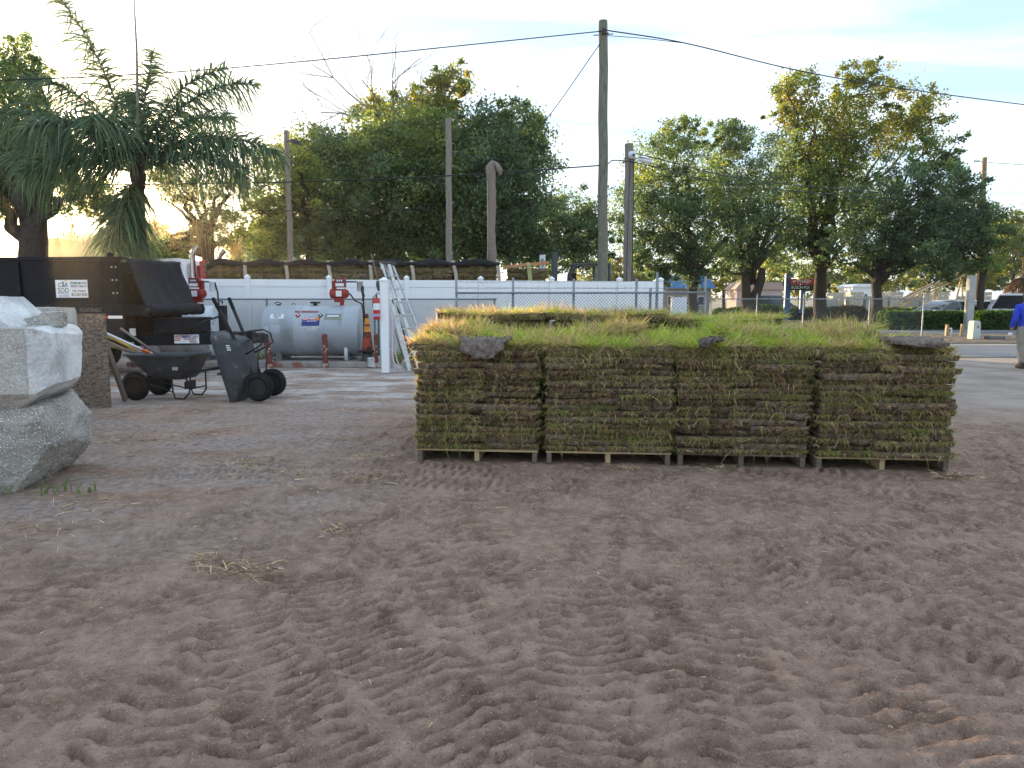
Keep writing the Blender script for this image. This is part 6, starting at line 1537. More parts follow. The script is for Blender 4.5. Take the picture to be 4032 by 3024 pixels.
# queen palms
def palm(label, px, py, Y, fronds, Lf, trunk_r=0.17, seed=1, leaf_l=0.92, name='queen_palm', pal=1.9 * np.array([[0.050, 0.076, 0.042], [0.040, 0.064, 0.038], [0.066, 0.092, 0.046]])):
    c = at(px, py, Y); t = thing(name, label, 'palm', (c.x, Y, -0.02)); h = c.z
    b = MB(); n = 16; b.tube([(0.04 * math.sin(k * 0.4), 0, h * k / n) for k in range(n + 1)], [trunk_r * (1.2 - 0.35 * k / n) * (1.05 if k % 2 else 1) for k in range(n + 1)], 12); b.build('trunk', M['bark'], t, angle=60)
    rs = random.Random(seed)
    b = MB(); b.tube([(0, 0, h - 0.1), (0, 0, h + 0.25), (0, 0, h + 0.8)], [trunk_r, trunk_r * 1.25, trunk_r * 0.5], 10); b.build('crownshaft', M['bark'], t, smooth=True)
    for (az, el, droop, lf) in fronds:
        a = R(az); e = R(el); d0 = Vector((math.sin(a) * math.cos(e), math.cos(a) * math.cos(e), math.sin(e)))
        L = Lf * lf; n = 22; pts = []; p = Vector((0, 0, h + 0.25)); d = d0.copy()
        for k in range(n + 1):
            pts.append(p.copy()); d = (d + Vector((0, 0, -1)) * droop / n).normalized(); p = p + d * L / n
        b = MB(); b.tube(pts, [0.032 * (1 - 0.9 * k / n) + 0.004 for k in range(n + 1)], 6)
        fr = b.build('frond', M['twig'], t, smooth=True)
        m_ = 140; ts = np.repeat(np.linspace(0.12, 0.995, m_), 2); sg = np.tile([-1, 1], m_)
        P_ = np.array([pts[min(n - 1, int(x * n))].lerp(pts[min(n, int(x * n) + 1)], x * n - int(x * n)) for x in ts])
        T = np.array([(pts[min(n, int(x * n) + 1)] - pts[min(n - 1, int(x * n))]).normalized() for x in ts])
        side = np.cross(T, np.array([0, 0, 1.0])); sn = np.linalg.norm(side, axis=1)[:, None]; side = np.where(sn < 0.2, np.array([[math.cos(a), -math.sin(a), 0]]), side / (sn + 1e-6))
        nrm = np.cross(side, T); ph = rng.uniform(-1.25, 1.25, len(ts))[:, None]
        D = unit((side * np.cos(ph) * sg[:, None] + nrm * np.sin(ph)) * 0.85 + T * 0.5 + rng.normal(0, 0.10, P_.shape))
        Ll = leaf_l * (0.45 + 0.9 * np.sin(np.clip(ts, 0, 1) * math.pi) ** 0.7) * rng.uniform(0.8, 1.15, len(ts))
        C = pick(pal, len(ts), 0.2)
        V, F, cc = blades(P_, D, Ll, rng.uniform(0.036, 0.056, len(ts)), rng.uniform(0.5, 1.05, len(ts)), C, C * 1.1, 4)
        o = link('leaflets', np_mesh('leaflets', V, F, cc), M['palm'], fr); o['kind'] = 'stuff'
    return t
palm('tall queen palm with arching feathery fronds behind the trailer', 545, 725, 20.5,
     [(-92, 80, 1.3, 1.2), (-80, 68, 1.6, 1.1), (-100, 58, 1.6, 1.0), (-85, 42, 1.3, 0.95), (-110, 30, 1.1, 0.68), (90, 68, 1.7, 1.05), (80, 76, 1.8, 0.95), (95, 44, 1.4, 1.05), (75, 56, 1.8, 0.85), (105, 34, 1.3, 0.85), (195, -50, 0.9, 0.55), (205, -75, 0.3, 0.5), (20, 82, 0.8, 0.85), (-30, 72, 1.5, 0.9), (40, 66, 1.6, 0.9), (180, 66, 1.9, 0.6), (-140, 60, 1.8, 0.7)], 4.35, seed=3, leaf_l=0.92)
sp_ = [o for o in col.objects if o.name == 'queen_palm'][0]
b = MB(); s0 = at(545, 560, 20.5) - Vector(sp_.location); b.tube([s0 - Vector((0, 0, 1.2)), s0, at(538, 190, 20.5) - Vector(sp_.location), at(526, -40, 20.5) - Vector(sp_.location)], [0.05, 0.05, 0.03, 0.012], 6); b.build('spear_leaf', M['twig'], sp_, smooth=True)
# fan palm at the right edge with a brown skirt
fp = at(4045, 1010, 39); fpt = thing('fan_palm', 'fan palm with a brown dead-leaf skirt at the right edge', 'palm', (fp.x, 39, -0.02))
b = MB(); b.tube([(0, 0, 0), (0.02, 0, fp.z * 0.5), (0, 0, fp.z)], [0.24, 0.2, 0.2], 12); b.build('trunk', M['bark'], fpt, smooth=True)
for k in range(34):
    dead = k >= 20
    az = R(k * 137.5); el = R(random.uniform(-15, 70)) if not dead else R(random.uniform(-75, -35))
    d = Vector((math.cos(az) * math.cos(el), math.sin(az) * math.cos(el), math.sin(el))); L = random.uniform(0.8, 1.15); c0 = Vector((0, 0, fp.z - (0.55 if dead else 0))); p = c0 + d * L
    b = MB(); b.tube([c0, p], [0.025, 0.012], 5); fr = b.build('frond', M['twig'], fpt, smooth=True)
    m_ = 26; aa = np.linspace(-1.35, 1.35, m_); sd = d.cross(Vector((0, 0, 1))).normalized()
    D = unit(np.cos(aa)[:, None] * np.array(d)[None] + np.sin(aa)[:, None] * np.array(sd)[None] + rng.normal(0, 0.06, (m_, 3)))
    C = pick(np.array([[0.16, 0.11, 0.07], [0.10, 0.07, 0.05]]) if dead else np.array([[0.13, 0.15, 0.05], [0.20, 0.18, 0.05], [0.08, 0.11, 0.04]]), m_)
    V, F, cc = blades(np.tile(np.array(p), (m_, 1)), D, rng.uniform(0.6, 0.95, m_), np.full(m_, 0.06), rng.uniform(0.2, 0.6, m_), C)
    o = link('leaflets', np_mesh('leaflets', V, F, cc), M['palm'], fr); o['kind'] = 'stuff'

# hedges and bushes
def bush(label, c, size, n, leaf, pal, name='hedge', core=True, flat=False):
    t = thing(name, label, 'hedge' if name == 'hedge' else 'bush', c); sx, sy, sz = size
    u = rng.uniform(-1, 1, (n, 3))
    if name == 'hedge':
        ax = rng.integers(0, 3, n); u[np.arange(n), ax] = np.sign(rng.normal(size=n)) * rng.uniform(0.85, 1.05, n)
    else: u = unit(rng.normal(size=(n, 3))) * rng.uniform(0.85, 1.04, n)[:, None]
    P_ = np.stack([u[:, 0] * sx / 2, u[:, 1] * sy / 2, (u[:, 2] + 1) * sz / 2], 1); P_[:, 2] = np.maximum(P_[:, 2], 0.03)
    V, F, C = leaf_quads(P_, 5, 0.04, leaf, pal, 0.2, 0.6)
    o = link('foliage', np_mesh('foliage', V, F, C), M['leaf'], t); o['kind'] = 'stuff'
    b = MB()
    if name == 'hedge': b.box((0, 0, sz * 0.46), (sx * 0.93, sy * 0.85, sz * 0.9))
    else: b.lathe([(0.05, 0), (sx * 0.3, 0.01), (sx * 0.44, sz * 0.4), (sx * 0.38, sz * 0.75), (sx * 0.1, sz * 0.95)], 14, Matrix.Diagonal((1, sy / sx, 1, 1)))
    b.build('dark_core', mat('hedge_core', (0.02, 0.028, 0.014), (0.012, 0.018, 0.01), scale=9, rough=0.95), t, smooth=name != 'hedge')  # solid core, coloured near black for the shade inside the foliage
    return t
HG = np.array([[0.06, 0.11, 0.03], [0.08, 0.14, 0.035], [0.045, 0.085, 0.028]])
x0, x1 = xat(3480, 35, 0.5), xat(3795, 35, 0.5); bush('clipped green hedge in front of the silver parked car', ((x0 + x1) / 2, 35, 0), (x1 - x0, 1.1, 0.86), 2600, 0.12, HG)
x0, x1 = xat(3852, 35, 0.5), xat(4160, 35, 0.5); bush('clipped green hedge right of the white concrete column', ((x0 + x1) / 2, 35, 0), (x1 - x0, 1.1, 0.88), 2600, 0.12, HG)
for (lb_, px, Y_, w_, h_, nm) in (('low far clipped hedge under the red shop sign', 3190, 50, 7.0, 0.9, 'hedge'), ('round clipped bush left of the shop sign', 3025, 47, 1.7, 1.1, 'round_bush'), ('brownish rounded bush beside the yellow kerb', 3345, 45, 2.2, 1.05, 'round_bush'), ('small round bush near the low-forked oak', 2900, 49, 1.5, 0.9, 'round_bush'), ('smaller round bush beside the chain-link post', 2840, 49, 1.2, 0.85, 'round_bush'), ('sunlit yellow-green hedge top behind the front hedge', 3560, 43, 3.6, 0.95, 'hedge')):
    bush(lb_, (xat(px, Y_, 0.5), Y_, 0), (w_, 1.2 if nm == 'hedge' else w_ * 0.9, h_), 900, 0.15, LITE if 'sunlit' in lb_ else (np.array([[0.13, 0.085, 0.05], [0.09, 0.075, 0.045]]) if 'brownish' in lb_ else HG), nm)  # sunlit look of one hedge comes from a lighter, yellower leaf palette

# ================================================================== RIGHT-HAND BACKGROUND
# shop sign on two blue posts
sY = 49.0; ss = sY / FPX; sc0 = at(3110, 1098, sY); sg2 = thing('shop_sign', 'red and black shop sign on two blue posts among the oaks', 'sign', (sc0.x, sY, 0))
for (px, w_) in ((3101, 0.36), (3161, 0.32)):
    b = MB(); xx = xat(px, sY, 1.5) - sc0.x; b.box((xx, 0.1, 1.6), (w_, 0.25, 3.2 if px < 3130 else 2.2)); b.build('post', M['blue'], sg2, bev=0.02)
W2 = 1.85
b = MB(); b.box((W2 / 2, -0.1, sc0.z - 0.19), (W2, 0.12, 0.38)); rp_ = b.build('red_panel', mat('sign_red', (0.62, 0.05, 0.09), rough=0.5), sg2, bev=0.01)
b = MB(); b.box((W2 / 2, -0.1, sc0.z - 0.59), (W2, 0.12, 0.38)); bp_ = b.build('black_panel', mat('sign_black', (0.04, 0.05, 0.05), rough=0.5), sg2, bev=0.01)
lettering('PHAR', 0.36, M['letterwhite'], rp_, (0.44, -0.165, sc0.z - 0.19), align='LEFT', squeeze=0.95, bold=0.008)
b = MB(); hc = [(0.24 + 0.11 * 0.062 * 16 * math.sin(u) ** 3, -0.165, sc0.z - 0.18 + 0.11 * 0.062 * (13 * math.cos(u) - 5 * math.cos(2 * u) - 2 * math.cos(3 * u) - math.cos(4 * u))) for u in np.linspace(0, 2 * math.pi, 25)[:-1]]
b.add(hc, [tuple(range(24))]); b.build('heart_emblem', M['letterwhite'], rp_)
lettering('BUSCH POI', 0.28, M['letterwhite'], bp_, (0.06, -0.165, sc0.z - 0.59), align='LEFT', squeeze=0.88, bold=0.004)
# stacks of paving blocks in the yard across the road
bm_v = MB(); bm_v.box((0, 0, 0.09), (1.15, 1.1, 0.18))
def block_me(n, w):
    b = MB()
    for k in range(n):
        for i in range(3):
            b.box(((i - 1) * w / 3, 0, 0.32 + k * 0.42), (w / 3 - 0.035, 1.1, 0.385))
    b.box((0, 0, 0.06), (w, 1.1, 0.10)); return b.mesh('block_stack')
bms = [block_me(3, 1.35), block_me(4, 1.25), block_me(5, 1.4)]
k_ = 0
for row, (Y_, p0, p1, st_) in enumerate(((76, 3250, 4040, 56), (84, 3230, 4040, 62))):
    for px in range(p0, p1, st_):
        me = bms[(k_ * 7 + row) % 3].copy(); me.materials.append(M['block'] if (k_ * 5) % 3 else M['block2'])
        o = link('block_stack', me, None, None, (xat(px + random.uniform(-8, 8), Y_, 1), Y_ + random.uniform(-0.6, 0.6), 0), (0, 0, random.uniform(-0.05, 0.05)))
        tag(o, '%s pale paving block stack from the left in the %s row of the far yard' % (ORD[(px - p0) // st_], ('near', 'back')[row]), 'block stack', 'paving block stacks in the far yard'); k_ += 1
# conveyor
cv = thing('conveyor', 'slanting tan conveyor rising over the far block yard', 'conveyor', (xat(3650, 70, 2), 70, 0)); c0 = at(3545, 1205, 70) - Vector(cv.location); c1 = at(3790, 1082, 70) - Vector(cv.location)
for dz in (0, 0.55):
    for sy in (-0.45, 0.45):
        b = MB(); b.bar(c0 + Vector((0, sy, dz)), c1 + Vector((0, sy, dz)), 0.10, 0.12); b.build('side_beam', M['conveyor'], cv)
b = MB(); b.bar(c0 + Vector((0, 0, 0.5)), c1 + Vector((0, 0, 0.5)), 0.8, 0.06); b.build('belt', M['greymetal'], cv)
for k in range(10):
    q = c0.lerp(c1, k / 10); q2 = c0.lerp(c1, (k + 1) / 10)
    b = MB(); b.bar(q + Vector((0, -0.45, 0)), q2 + Vector((0, -0.45, 0.55)), 0.05, 0.06); b.build('lattice', M['conveyor'], cv)
for f_ in (0.55, 0.95):
    q = c0.lerp(c1, f_)
    for dx in (-0.5, 0.5):
        b = MB(); b.bar(Vector((q.x + dx, -0.3, 0)), q + Vector((0, -0.3, 0)), 0.12, 0.12); b.build('support_leg', M['conveyor'], cv)
def building(label, px0, px1, ytop, Y, m, roof_m, roof_h=0.5, nwin=3):
    xa, xb = xat(px0, Y, 1.5), xat(px1, Y, 1.5); zt = at(px0, ytop, Y).z; t = thing('far_building', label, 'building', ((xa + xb) / 2, Y, 0)); w = xb - xa
    b = MB(); b.box((0, 2, zt / 2), (w, 4, zt)); b.build('wall', m, t)
    b = MB(); b.prism([(-w / 2 - 0.3, zt), (w / 2 + 0.3, zt), (w / 2 - 0.4, zt + roof_h), (-w / 2 + 0.4, zt + roof_h)], -0.3, 4.3); b.build('roof', roof_m, t)
    for i in range(nwin):
        xx = -w / 2 + w * (i + 0.7) / (nwin + 0.4)
        b = MB(); b.box((xx, -0.01, zt * 0.55), (w / (nwin + 1) * 0.5, 0.06, zt * 0.35)); f_ = b.build('window', M['white'], t); b = MB(); b.box((xx, -0.045, zt * 0.55), (w / (nwin + 1) * 0.42, 0.02, zt * 0.29)); b.build('pane', M['glass'], f_)
building('tan building glowing in the low sun behind the left oak', 150, 480, 950, 46, M['tanwall'], M['tanwall'], 0.2, 2)
building('small white far building above the block yard', 3355, 3430, 1130, 95, M['white'], M['white'], 0.4, 2)
building('low pinkish far building behind the spreading oak', 2900, 3080, 1140, 90, mat('pink_wall', (0.50, 0.38, 0.34), rough=0.9), mat('pink_roof', (0.42, 0.30, 0.26), rough=0.9), 0.9, 4)
building('blue-roofed far shed glimpsed through the dark oak', 2600, 2800, 1135, 62, mat('shed_wall', (0.36, 0.30, 0.25), rough=0.9), mat('shed_blue', (0.10, 0.28, 0.60), (0.09, 0.25, 0.55), rough=0.6), 1.1, 3)
# white concrete column, cabinet, marker posts
b = MB(); b.box((xat(3815, 34.2, 0.8), 34.2, 1.3), (0.30, 0.30, 2.6)); o = b.build('concrete_column', mat('pale_column', (0.44, 0.43, 0.39), (0.33, 0.32, 0.29), scale=2, rough=0.85), None, bev=0.02); tag(o, 'pale concrete column standing between the two clipped hedges', 'column')
ec = thing('utility_cabinet', 'pale green utility pedestal standing on the leaf litter', 'utility box', (xat(3836, 26.8, 0.3), 26.8, 0.01), R(10)); mg = mat('pale_green_cabinet', (0.52, 0.56, 0.50), (0.46, 0.50, 0.45), rough=0.6)
b = MB(); b.prism([(-0.17, 0), (0.17, 0), (0.14, 0.62), (0.08, 0.68), (-0.12, 0.68), (-0.15, 0.62)], -0.13, 0.13); b.build('cabinet', mg, ec, bev=0.01)
b = MB(); b.box((0.03, -0.136, 0.46), (0.06, 0.006, 0.08)); b.build('warning_label', M['pumpred'], ec)
for (lb_, px, Y_, h_) in (('left stubby weathered wooden post before the hedge', 3728, 29.0, 0.46), ('right stubby weathered wooden post before the hedge', 3788, 28.6, 0.50)):
    b = MB(); b.box((xat(px, Y_, 0.2), Y_, h_ / 2), (0.10, 0.10, h_)); o = b.build('marker_post', M['handle'], None, bev=0.008); tag(o, lb_, 'post', 'wooden marker posts')
b = MB(); xp = xat(3744, 28.8, 0.2); b.tube([(xp - 0.05, 28.8, 0.3), (xp, 28.8, 0.33), (xp + 0.03, 28.8, 0.28), (xp + 0.03, 28.8, 0)], 0.025, 8); o = b.build('vent_pipe', M['white'], None, smooth=True); tag(o, 'thin bent white pipe beside the left wooden post', 'pipe')
b = MB(); b.box((xat(3916, 26.5, 0.1), 26.5, 0.07), (0.55, 0.4, 0.14)); o = b.build('valve_box', mat('valve_box', (0.10, 0.095, 0.09), (0.2, 0.19, 0.18), scale=6, rough=0.9), None, bev=0.03); tag(o, 'dark low valve box on the ground near the hedge', 'valve box')
b = MB(); b.box((xat(2672, 25.5, 1.2), 25.5, 0.78), (0.52, 0.35, 1.56)); o = b.build('white_cabinet', M['white'], None, bev=0.02); tag(o, 'plain white cabinet beyond the right end of the vinyl fence', 'cabinet')
# cars
def car(label, px, Y, rz, m, suv=False, scale=1.0):
    t = thing('parked_car', label, 'car', (xat(px, Y, 0.9), Y, 0), rz, 'cars in the lot behind the hedge')
    H1 = 1.78 if suv else 1.42; B1 = 1.02 if suv else 0.90
    side = [(-2.25, 0.45), (-2.28, 0.72), (-2.15, B1 - 0.06), (-1.55, B1 + 0.02), (1.15, B1 - 0.02), (1.95, B1 - 0.16), (2.22, 0.62), (2.22, 0.40), (1.9, 0.24), (-1.9, 0.24)]
    rings = []
    for y_, sx, dz in ((-0.90, 0.985, -0.03), (-0.86, 1.0, 0.0), (-0.5, 1.008, 0.02), (0.5, 1.008, 0.02), (0.86, 1.0, 0.0), (0.90, 0.985, -0.03)): rings.append([(x * sx, y_, z + (dz if z > 0.5 else 0)) for x, z in side])
    b = MB(); b.loft(rings); body = b.build('body', m, t, angle=35, bev=0.02)
    if suv: top = [(-2.1, B1), (-1.95, H1 - 0.08), (-1.6, H1), (0.1, H1), (0.55, H1 - 0.1), (1.15, B1 - 0.03)]
    else: top = [(-1.75, B1 - 0.01), (-1.15, H1 - 0.08), (-0.75, H1), (0.05, H1), (0.45, H1 - 0.08), (1.25, B1 - 0.03)]
    rings = []
    for y_, k in ((-0.80, 0), (-0.62, 1), (0.62, 1), (0.80, 0)): rings.append([(x, y_ * (1 if k == 0 or z < B1 + 0.05 else 1), z if k else min(z, B1 + (z - B1) * 0.25)) for x, z in top])
    gl = MB(); low = [(x, 0.80, z) for x, z in top]
    rr_ = []
    for f_, w_ in ((0.0, 0.82), (0.55, 0.74), (0.9, 0.66), (1.0, 0.60)):
        rr_.append([(-w_, f_), (w_, f_)])
    xs0, xs1 = top[0][0], top[-1][0]; tx0, tx1 = top[2][0], top[3][0]
    rg = []
    for f_, w_ in ((0.0, 0.82), (0.5, 0.755), (0.86, 0.69)):
        xa = xs0 + (tx0 - xs0) * f_; xb = xs1 + (tx1 - xs1) * f_; z = B1 - 0.02 + (H1 - B1 + 0.02) * f_
        rg.append([(xa, -w_ * 0.92, z), (xa + 0.12, -w_, z), (xb - 0.12, -w_, z), (xb, -w_ * 0.92, z), (xb, w_ * 0.92, z), (xb - 0.12, w_, z), (xa + 0.12, w_, z), (xa, w_ * 0.92, z)])
    gl.loft(rg); gl.build('windows', M['glass'], t, angle=35)
    rg2 = [[(p[0], p[1], p[2] + 0.002) for p in rg[-1]]]
    for f_, w_ in ((0.95, 0.66), (1.0, 0.58)):
        xa = xs0 + (tx0 - xs0) * f_; xb = xs1 + (tx1 - xs1) * f_; z = B1 + (H1 - B1) * f_
        rg2.append([(xa, -w_ * 0.92, z), (xa + 0.12, -w_, z), (xb - 0.12, -w_, z), (xb, -w_ * 0.92, z), (xb, w_ * 0.92, z), (xb - 0.12, w_, z), (xa + 0.12, w_, z), (xa, w_ * 0.92, z)])
    b = MB(); b.loft(rg2); b.build('roof', m, t, angle=50)
    for sy in (-1, 1):
        for f0 in ((xs0, tx0), (xs1, tx1), ((xs0 + xs1) / 2 - 0.1, (tx0 + tx1) / 2 - 0.1)):
            b = MB(); b.bar((f0[0], sy * 0.82, B1 - 0.02), (f0[1], sy * 0.66, H1 - 0.04), 0.05, 0.06); b.build('pillar', m, t)
        b = MB(); b.box((0.78, sy * 0.97, B1 + 0.05), (0.14, 0.16, 0.11)); b.build('mirror', m, t, bev=0.02)
        b = MB(); b.box((2.13, sy * 0.66, 0.70), (0.20, 0.34, 0.13)); b.build('headlight', M['lamp'], t, bev=0.02)
        b = MB(); b.box((-2.20, sy * 0.70, 0.78), (0.14, 0.30, 0.14)); b.build('tail_light', M['taillight'], t, bev=0.02)
        for wx in (-1.38, 1.42):
            Mw = Matrix.Translation((wx, sy * 0.80, 0.33)) @ Matrix.Rotation(math.pi / 2, 4, 'X')
            b = MB(); b.lathe([(0.2, -0.11), (0.30, -0.115), (0.33, -0.08), (0.33, 0.08), (0.30, 0.115), (0.2, 0.11)], 22, Mw); w_ = b.build('wheel', M['rubber'], t, angle=40); b = MB(); b.lathe([(0.2, -0.09), (0.05, -0.06), (0.05, 0.06), (0.2, 0.09)], 14, Mw); b.build('rim', M['alu'], w_, angle=40)
    return t
car('silver sedan parked left of the white concrete column', 3755, 39.0, R(14), M['carsilver'])
car('white sedan half hidden behind the white concrete column', 3870, 40.5, R(20), M['carwhite'])
car('dark blue sedan between the white cars behind the hedge', 3955, 39.8, R(10), M['cardark'])
car('white sport utility car at the right edge behind the hedge', 4062, 37.6, R(24), M['carwhite'], True)
car('dark pickup-like car far off beside the shop sign posts', 3050, 58.0, R(5), M['cardark'], True)

# ================================================================== PERSON at the right edge, walking away
def skin_mesh(name, nodes, edges, root, m, parent, sub=2):
    me = bpy.data.meshes.new(name); me.from_pydata([n[0] for n in nodes], edges, []); o = link(name, me, m, parent)
    md = o.modifiers.new('skin', 'SKIN'); md.use_smooth_shade = True
    for i, n in enumerate(nodes): me.skin_vertices[0].data[i].radius = (n[1], n[2] if len(n) > 2 else n[1]); me.skin_vertices[0].data[i].use_root = (i == root)
    s = o.modifiers.new('sub', 'SUBSURF'); s.levels = sub; s.render_levels = sub
    dg = bpy.context.evaluated_depsgraph_get(); dg.update(); me2 = bpy.data.meshes.new_from_object(o.evaluated_get(dg)); o.modifiers.clear(); o.data = me2
    if not me2.materials: me2.materials.append(m)
    me2.polygons.foreach_set('use_smooth', [True] * len(me2.polygons)); return o
pe = thing('person', 'person in a blue long-sleeved shirt and khaki trousers walking at the right edge', 'person', (xat(4043, 15.7, 0.8), 15.7, -0.005), R(-8))
hip = 0.86
N = [((0, 0, hip), 0.135, 0.11), ((0, 0.01, hip + 0.22), 0.135, 0.10), ((0, 0.03, hip + 0.42), 0.165, 0.11), ((0, 0.05, hip + 0.52), 0.10, 0.085), ((0, 0.07, hip + 0.60), 0.055), ((0, 0.09, hip + 0.70), 0.075, 0.09), ((0, 0.09, hip + 0.80), 0.07, 0.085),
     ((-0.10, 0, hip - 0.07), 0.095), ((-0.11, -0.05, 0.46), 0.068), ((-0.11, -0.12, 0.10), 0.048), ((0.10, 0, hip - 0.07), 0.095), ((0.11, 0.07, 0.46), 0.068), ((0.11, 0.12, 0.09), 0.048),
     ((-0.19, 0.05, hip + 0.47), 0.062), ((-0.255, 0.0, hip + 0.22), 0.048), ((-0.27, 0.07, hip + 0.02), 0.036), ((0.19, 0.05, hip + 0.47), 0.062), ((0.26, 0.07, hip + 0.22), 0.048), ((0.26, 0.18, hip + 0.05), 0.036),
     ((-0.275, 0.09, hip - 0.04), 0.034, 0.022), ((0.26, 0.215, hip - 0.01), 0.034, 0.022)]
E_ = [(0, 1), (1, 2), (2, 3), (3, 4), (4, 5), (5, 6), (0, 7), (7, 8), (8, 9), (0, 10), (10, 11), (11, 12), (2, 13), (13, 14), (14, 15), (2, 16), (16, 17), (17, 18), (15, 19), (18, 20)]
body = skin_mesh('body', N, E_, 0, M['skin'], pe)
def grow_copy(name, m, keep, off):
    me = body.data.copy(); me.materials.clear(); me.materials.append(m); bm = bmesh.new(); bm.from_mesh(me); bm.normal_update()
    for v in bm.verts: v.co += v.normal * off * (1 + 0.5 * mnoise.noise(v.co * 9))
    bmesh.ops.delete(bm, geom=[f for f in bm.faces if not keep(f.calc_center_median())], context='FACES'); bm.to_mesh(me); bm.free()
    o = link(name, me, None, pe); so = o.modifiers.new('thickness', 'SOLIDIFY'); so.thickness = 0.006; return o
grow_copy('shirt', M['shirt'], lambda c: (hip + 0.02 < c.z < hip + 0.565 and abs(c.x) < 0.2) or (abs(c.x) >= 0.2 and hip + 0.03 < c.z), 0.018)
grow_copy('trousers', M['khaki'], lambda c: 0.07 < c.z < hip + 0.06 and abs(c.x) < 0.215, 0.026)
b = MB(); b.lathe([(0.02, 0.115), (0.07, 0.10), (0.092, 0.05), (0.094, 0.0), (0.088, -0.06), (0.07, -0.075)], 16, Matrix.Translation((0, 0.082, hip + 0.79)) @ Matrix.Diagonal((0.95, 1.08, 1, 1))); b.build('hair', M['hair'], pe, smooth=True)
for sx in (-1, 1):
    b = MB(); b.lathe([(0.006, -0.02), (0.02, -0.01), (0.02, 0.02), (0.008, 0.03)], 8, Matrix.Translation((sx * 0.083, 0.10, hip + 0.745)) @ Matrix.Diagonal((0.5, 1, 1.2, 1))); b.build('ear', M['skin'], pe, smooth=True)
b = MB(); b.lathe([(0.012, 0), (0.008, 0.035)], 8, Matrix.Translation((0, 0.18, hip + 0.73))); b.build('nose', M['skin'], pe, smooth=True)
for sx in (-1, 1):
    b = MB(); b.lathe([(0.002, -0.01), (0.012, 0), (0.002, 0.01)], 8, Matrix.Translation((sx * 0.032, 0.168, hip + 0.765))); b.build('eye', M['letterdark'], pe, smooth=True)
b = MB(); b.box((0, 0.168, hip + 0.70), (0.045, 0.01, 0.01)); b.build('mouth', M['pumpred'], pe, bev=0.003)
for (fx, fy, a) in ((-0.11, -0.12, 20), (0.11, 0.13, 0)):
    b = MB(); b.loft([[(fx - 0.05, fy - 0.09, 0.0), (fx + 0.05, fy - 0.09, 0.0), (fx + 0.045, fy - 0.08, 0.13), (fx - 0.045, fy - 0.08, 0.13)], [(fx - 0.055, fy + 0.04, 0.0), (fx + 0.055, fy + 0.04, 0.0), (fx + 0.045, fy + 0.05, 0.12), (fx - 0.045, fy + 0.05, 0.12)], [(fx - 0.055, fy + 0.19, 0.0), (fx + 0.055, fy + 0.19, 0.0), (fx + 0.04, fy + 0.17, 0.055), (fx - 0.04, fy + 0.17, 0.055)]]); b.build('boot', M['boot'], pe, smooth=False, bev=0.02)
for sx, hx, hy, hz in ((-1, -0.275, 0.09, hip - 0.04), (1, 0.26, 0.215, hip - 0.01)):
    for k in range(4):
        x_ = hx; y_ = hy + (k - 1.5) * 0.021; L_ = (0.075, 0.085, 0.08, 0.062)[k]
        skin_mesh('finger', [((x_, y_, hz - 0.01), 0.009), ((x_ + 0.006 * -sx, y_ + 0.004, hz - 0.02 - L_ * 0.5), 0.0085), ((x_ + 0.024 * -sx, y_ + 0.008, hz - 0.02 - L_ * 0.9), 0.007)], [(0, 1), (1, 2)], 0, M['skin'], pe, 1)
    skin_mesh('thumb', [((hx, hy + 0.025, hz + 0.02), 0.011), ((hx - 0.012 * sx, hy + 0.055, hz - 0.02), 0.010), ((hx - 0.016 * sx, hy + 0.062, hz - 0.05), 0.008)], [(0, 1), (1, 2)], 0, M['skin'], pe, 1)
b = MB(); b.box((-0.275, 0.10, hip - 0.12), (0.05, 0.09, 0.07)); o = b.build('paper_cup', M['white'], pe, bev=0.01)
b = MB(); b.box((0.02, -0.135, hip + 0.16), (0.26, 0.03, 0.16)); b.build('back_support', M['tarp'], pe, bev=0.012)
for s_, z_, sz_ in (('C&R', 0.40, 0.09), ('SOD', 0.325, 0.08)): lettering(s_, sz_, M['letterwhite'], pe, (0.0, -0.128 - 0.012, hip + z_), bold=0.001)

# ================================================================== LOOSE STRAW AND WEEDS
def straw_clump(label, x, y, n, spread, L, dark=0.3):
    tl = rng.normal(0, spread, (n, 2)) * np.array([1.5, 1.0])
    B = np.stack([tl[:, 0], tl[:, 1], rng.uniform(0.0, 0.03, n)], 1); D = unit(np.stack([rng.normal(0, 1, n), rng.normal(0, 0.7, n), rng.normal(0.12, 0.22, n)], 1))
    C = np.where((rng.random(n) < dark)[:, None], pick(np.array([[0.10, 0.07, 0.05], [0.15, 0.10, 0.065]]), n), pick(STRAWS, n))
    V, F, cc = blades(B, D, rng.gamma(4, L / 4, n), rng.uniform(0.003, 0.007, n), rng.uniform(0.1, 0.4, n), C)
    V[:, 2] = np.maximum(V[:, 2], 0.002)
    z = float(ground_h(np.array([x]), np.array([y]))[0])
    o = link('straw_clump', np_mesh('straw_clump', V, F, cc), M['straw'], None, (x, y, z + 0.004)); o['kind'] = 'stuff'
    return tag(o, label, 'straw', 'clumps of dry grass on the sand')
def G(px, py):
    a = (px - 2016) / FPX; b_ = (1512 - py) / FPX; y = math.cos(PITCH) + b_ * math.sin(PITCH); z = -math.sin(PITCH) + b_ * math.cos(PITCH); t_ = -CAM_H / z; return a * t_, y * t_
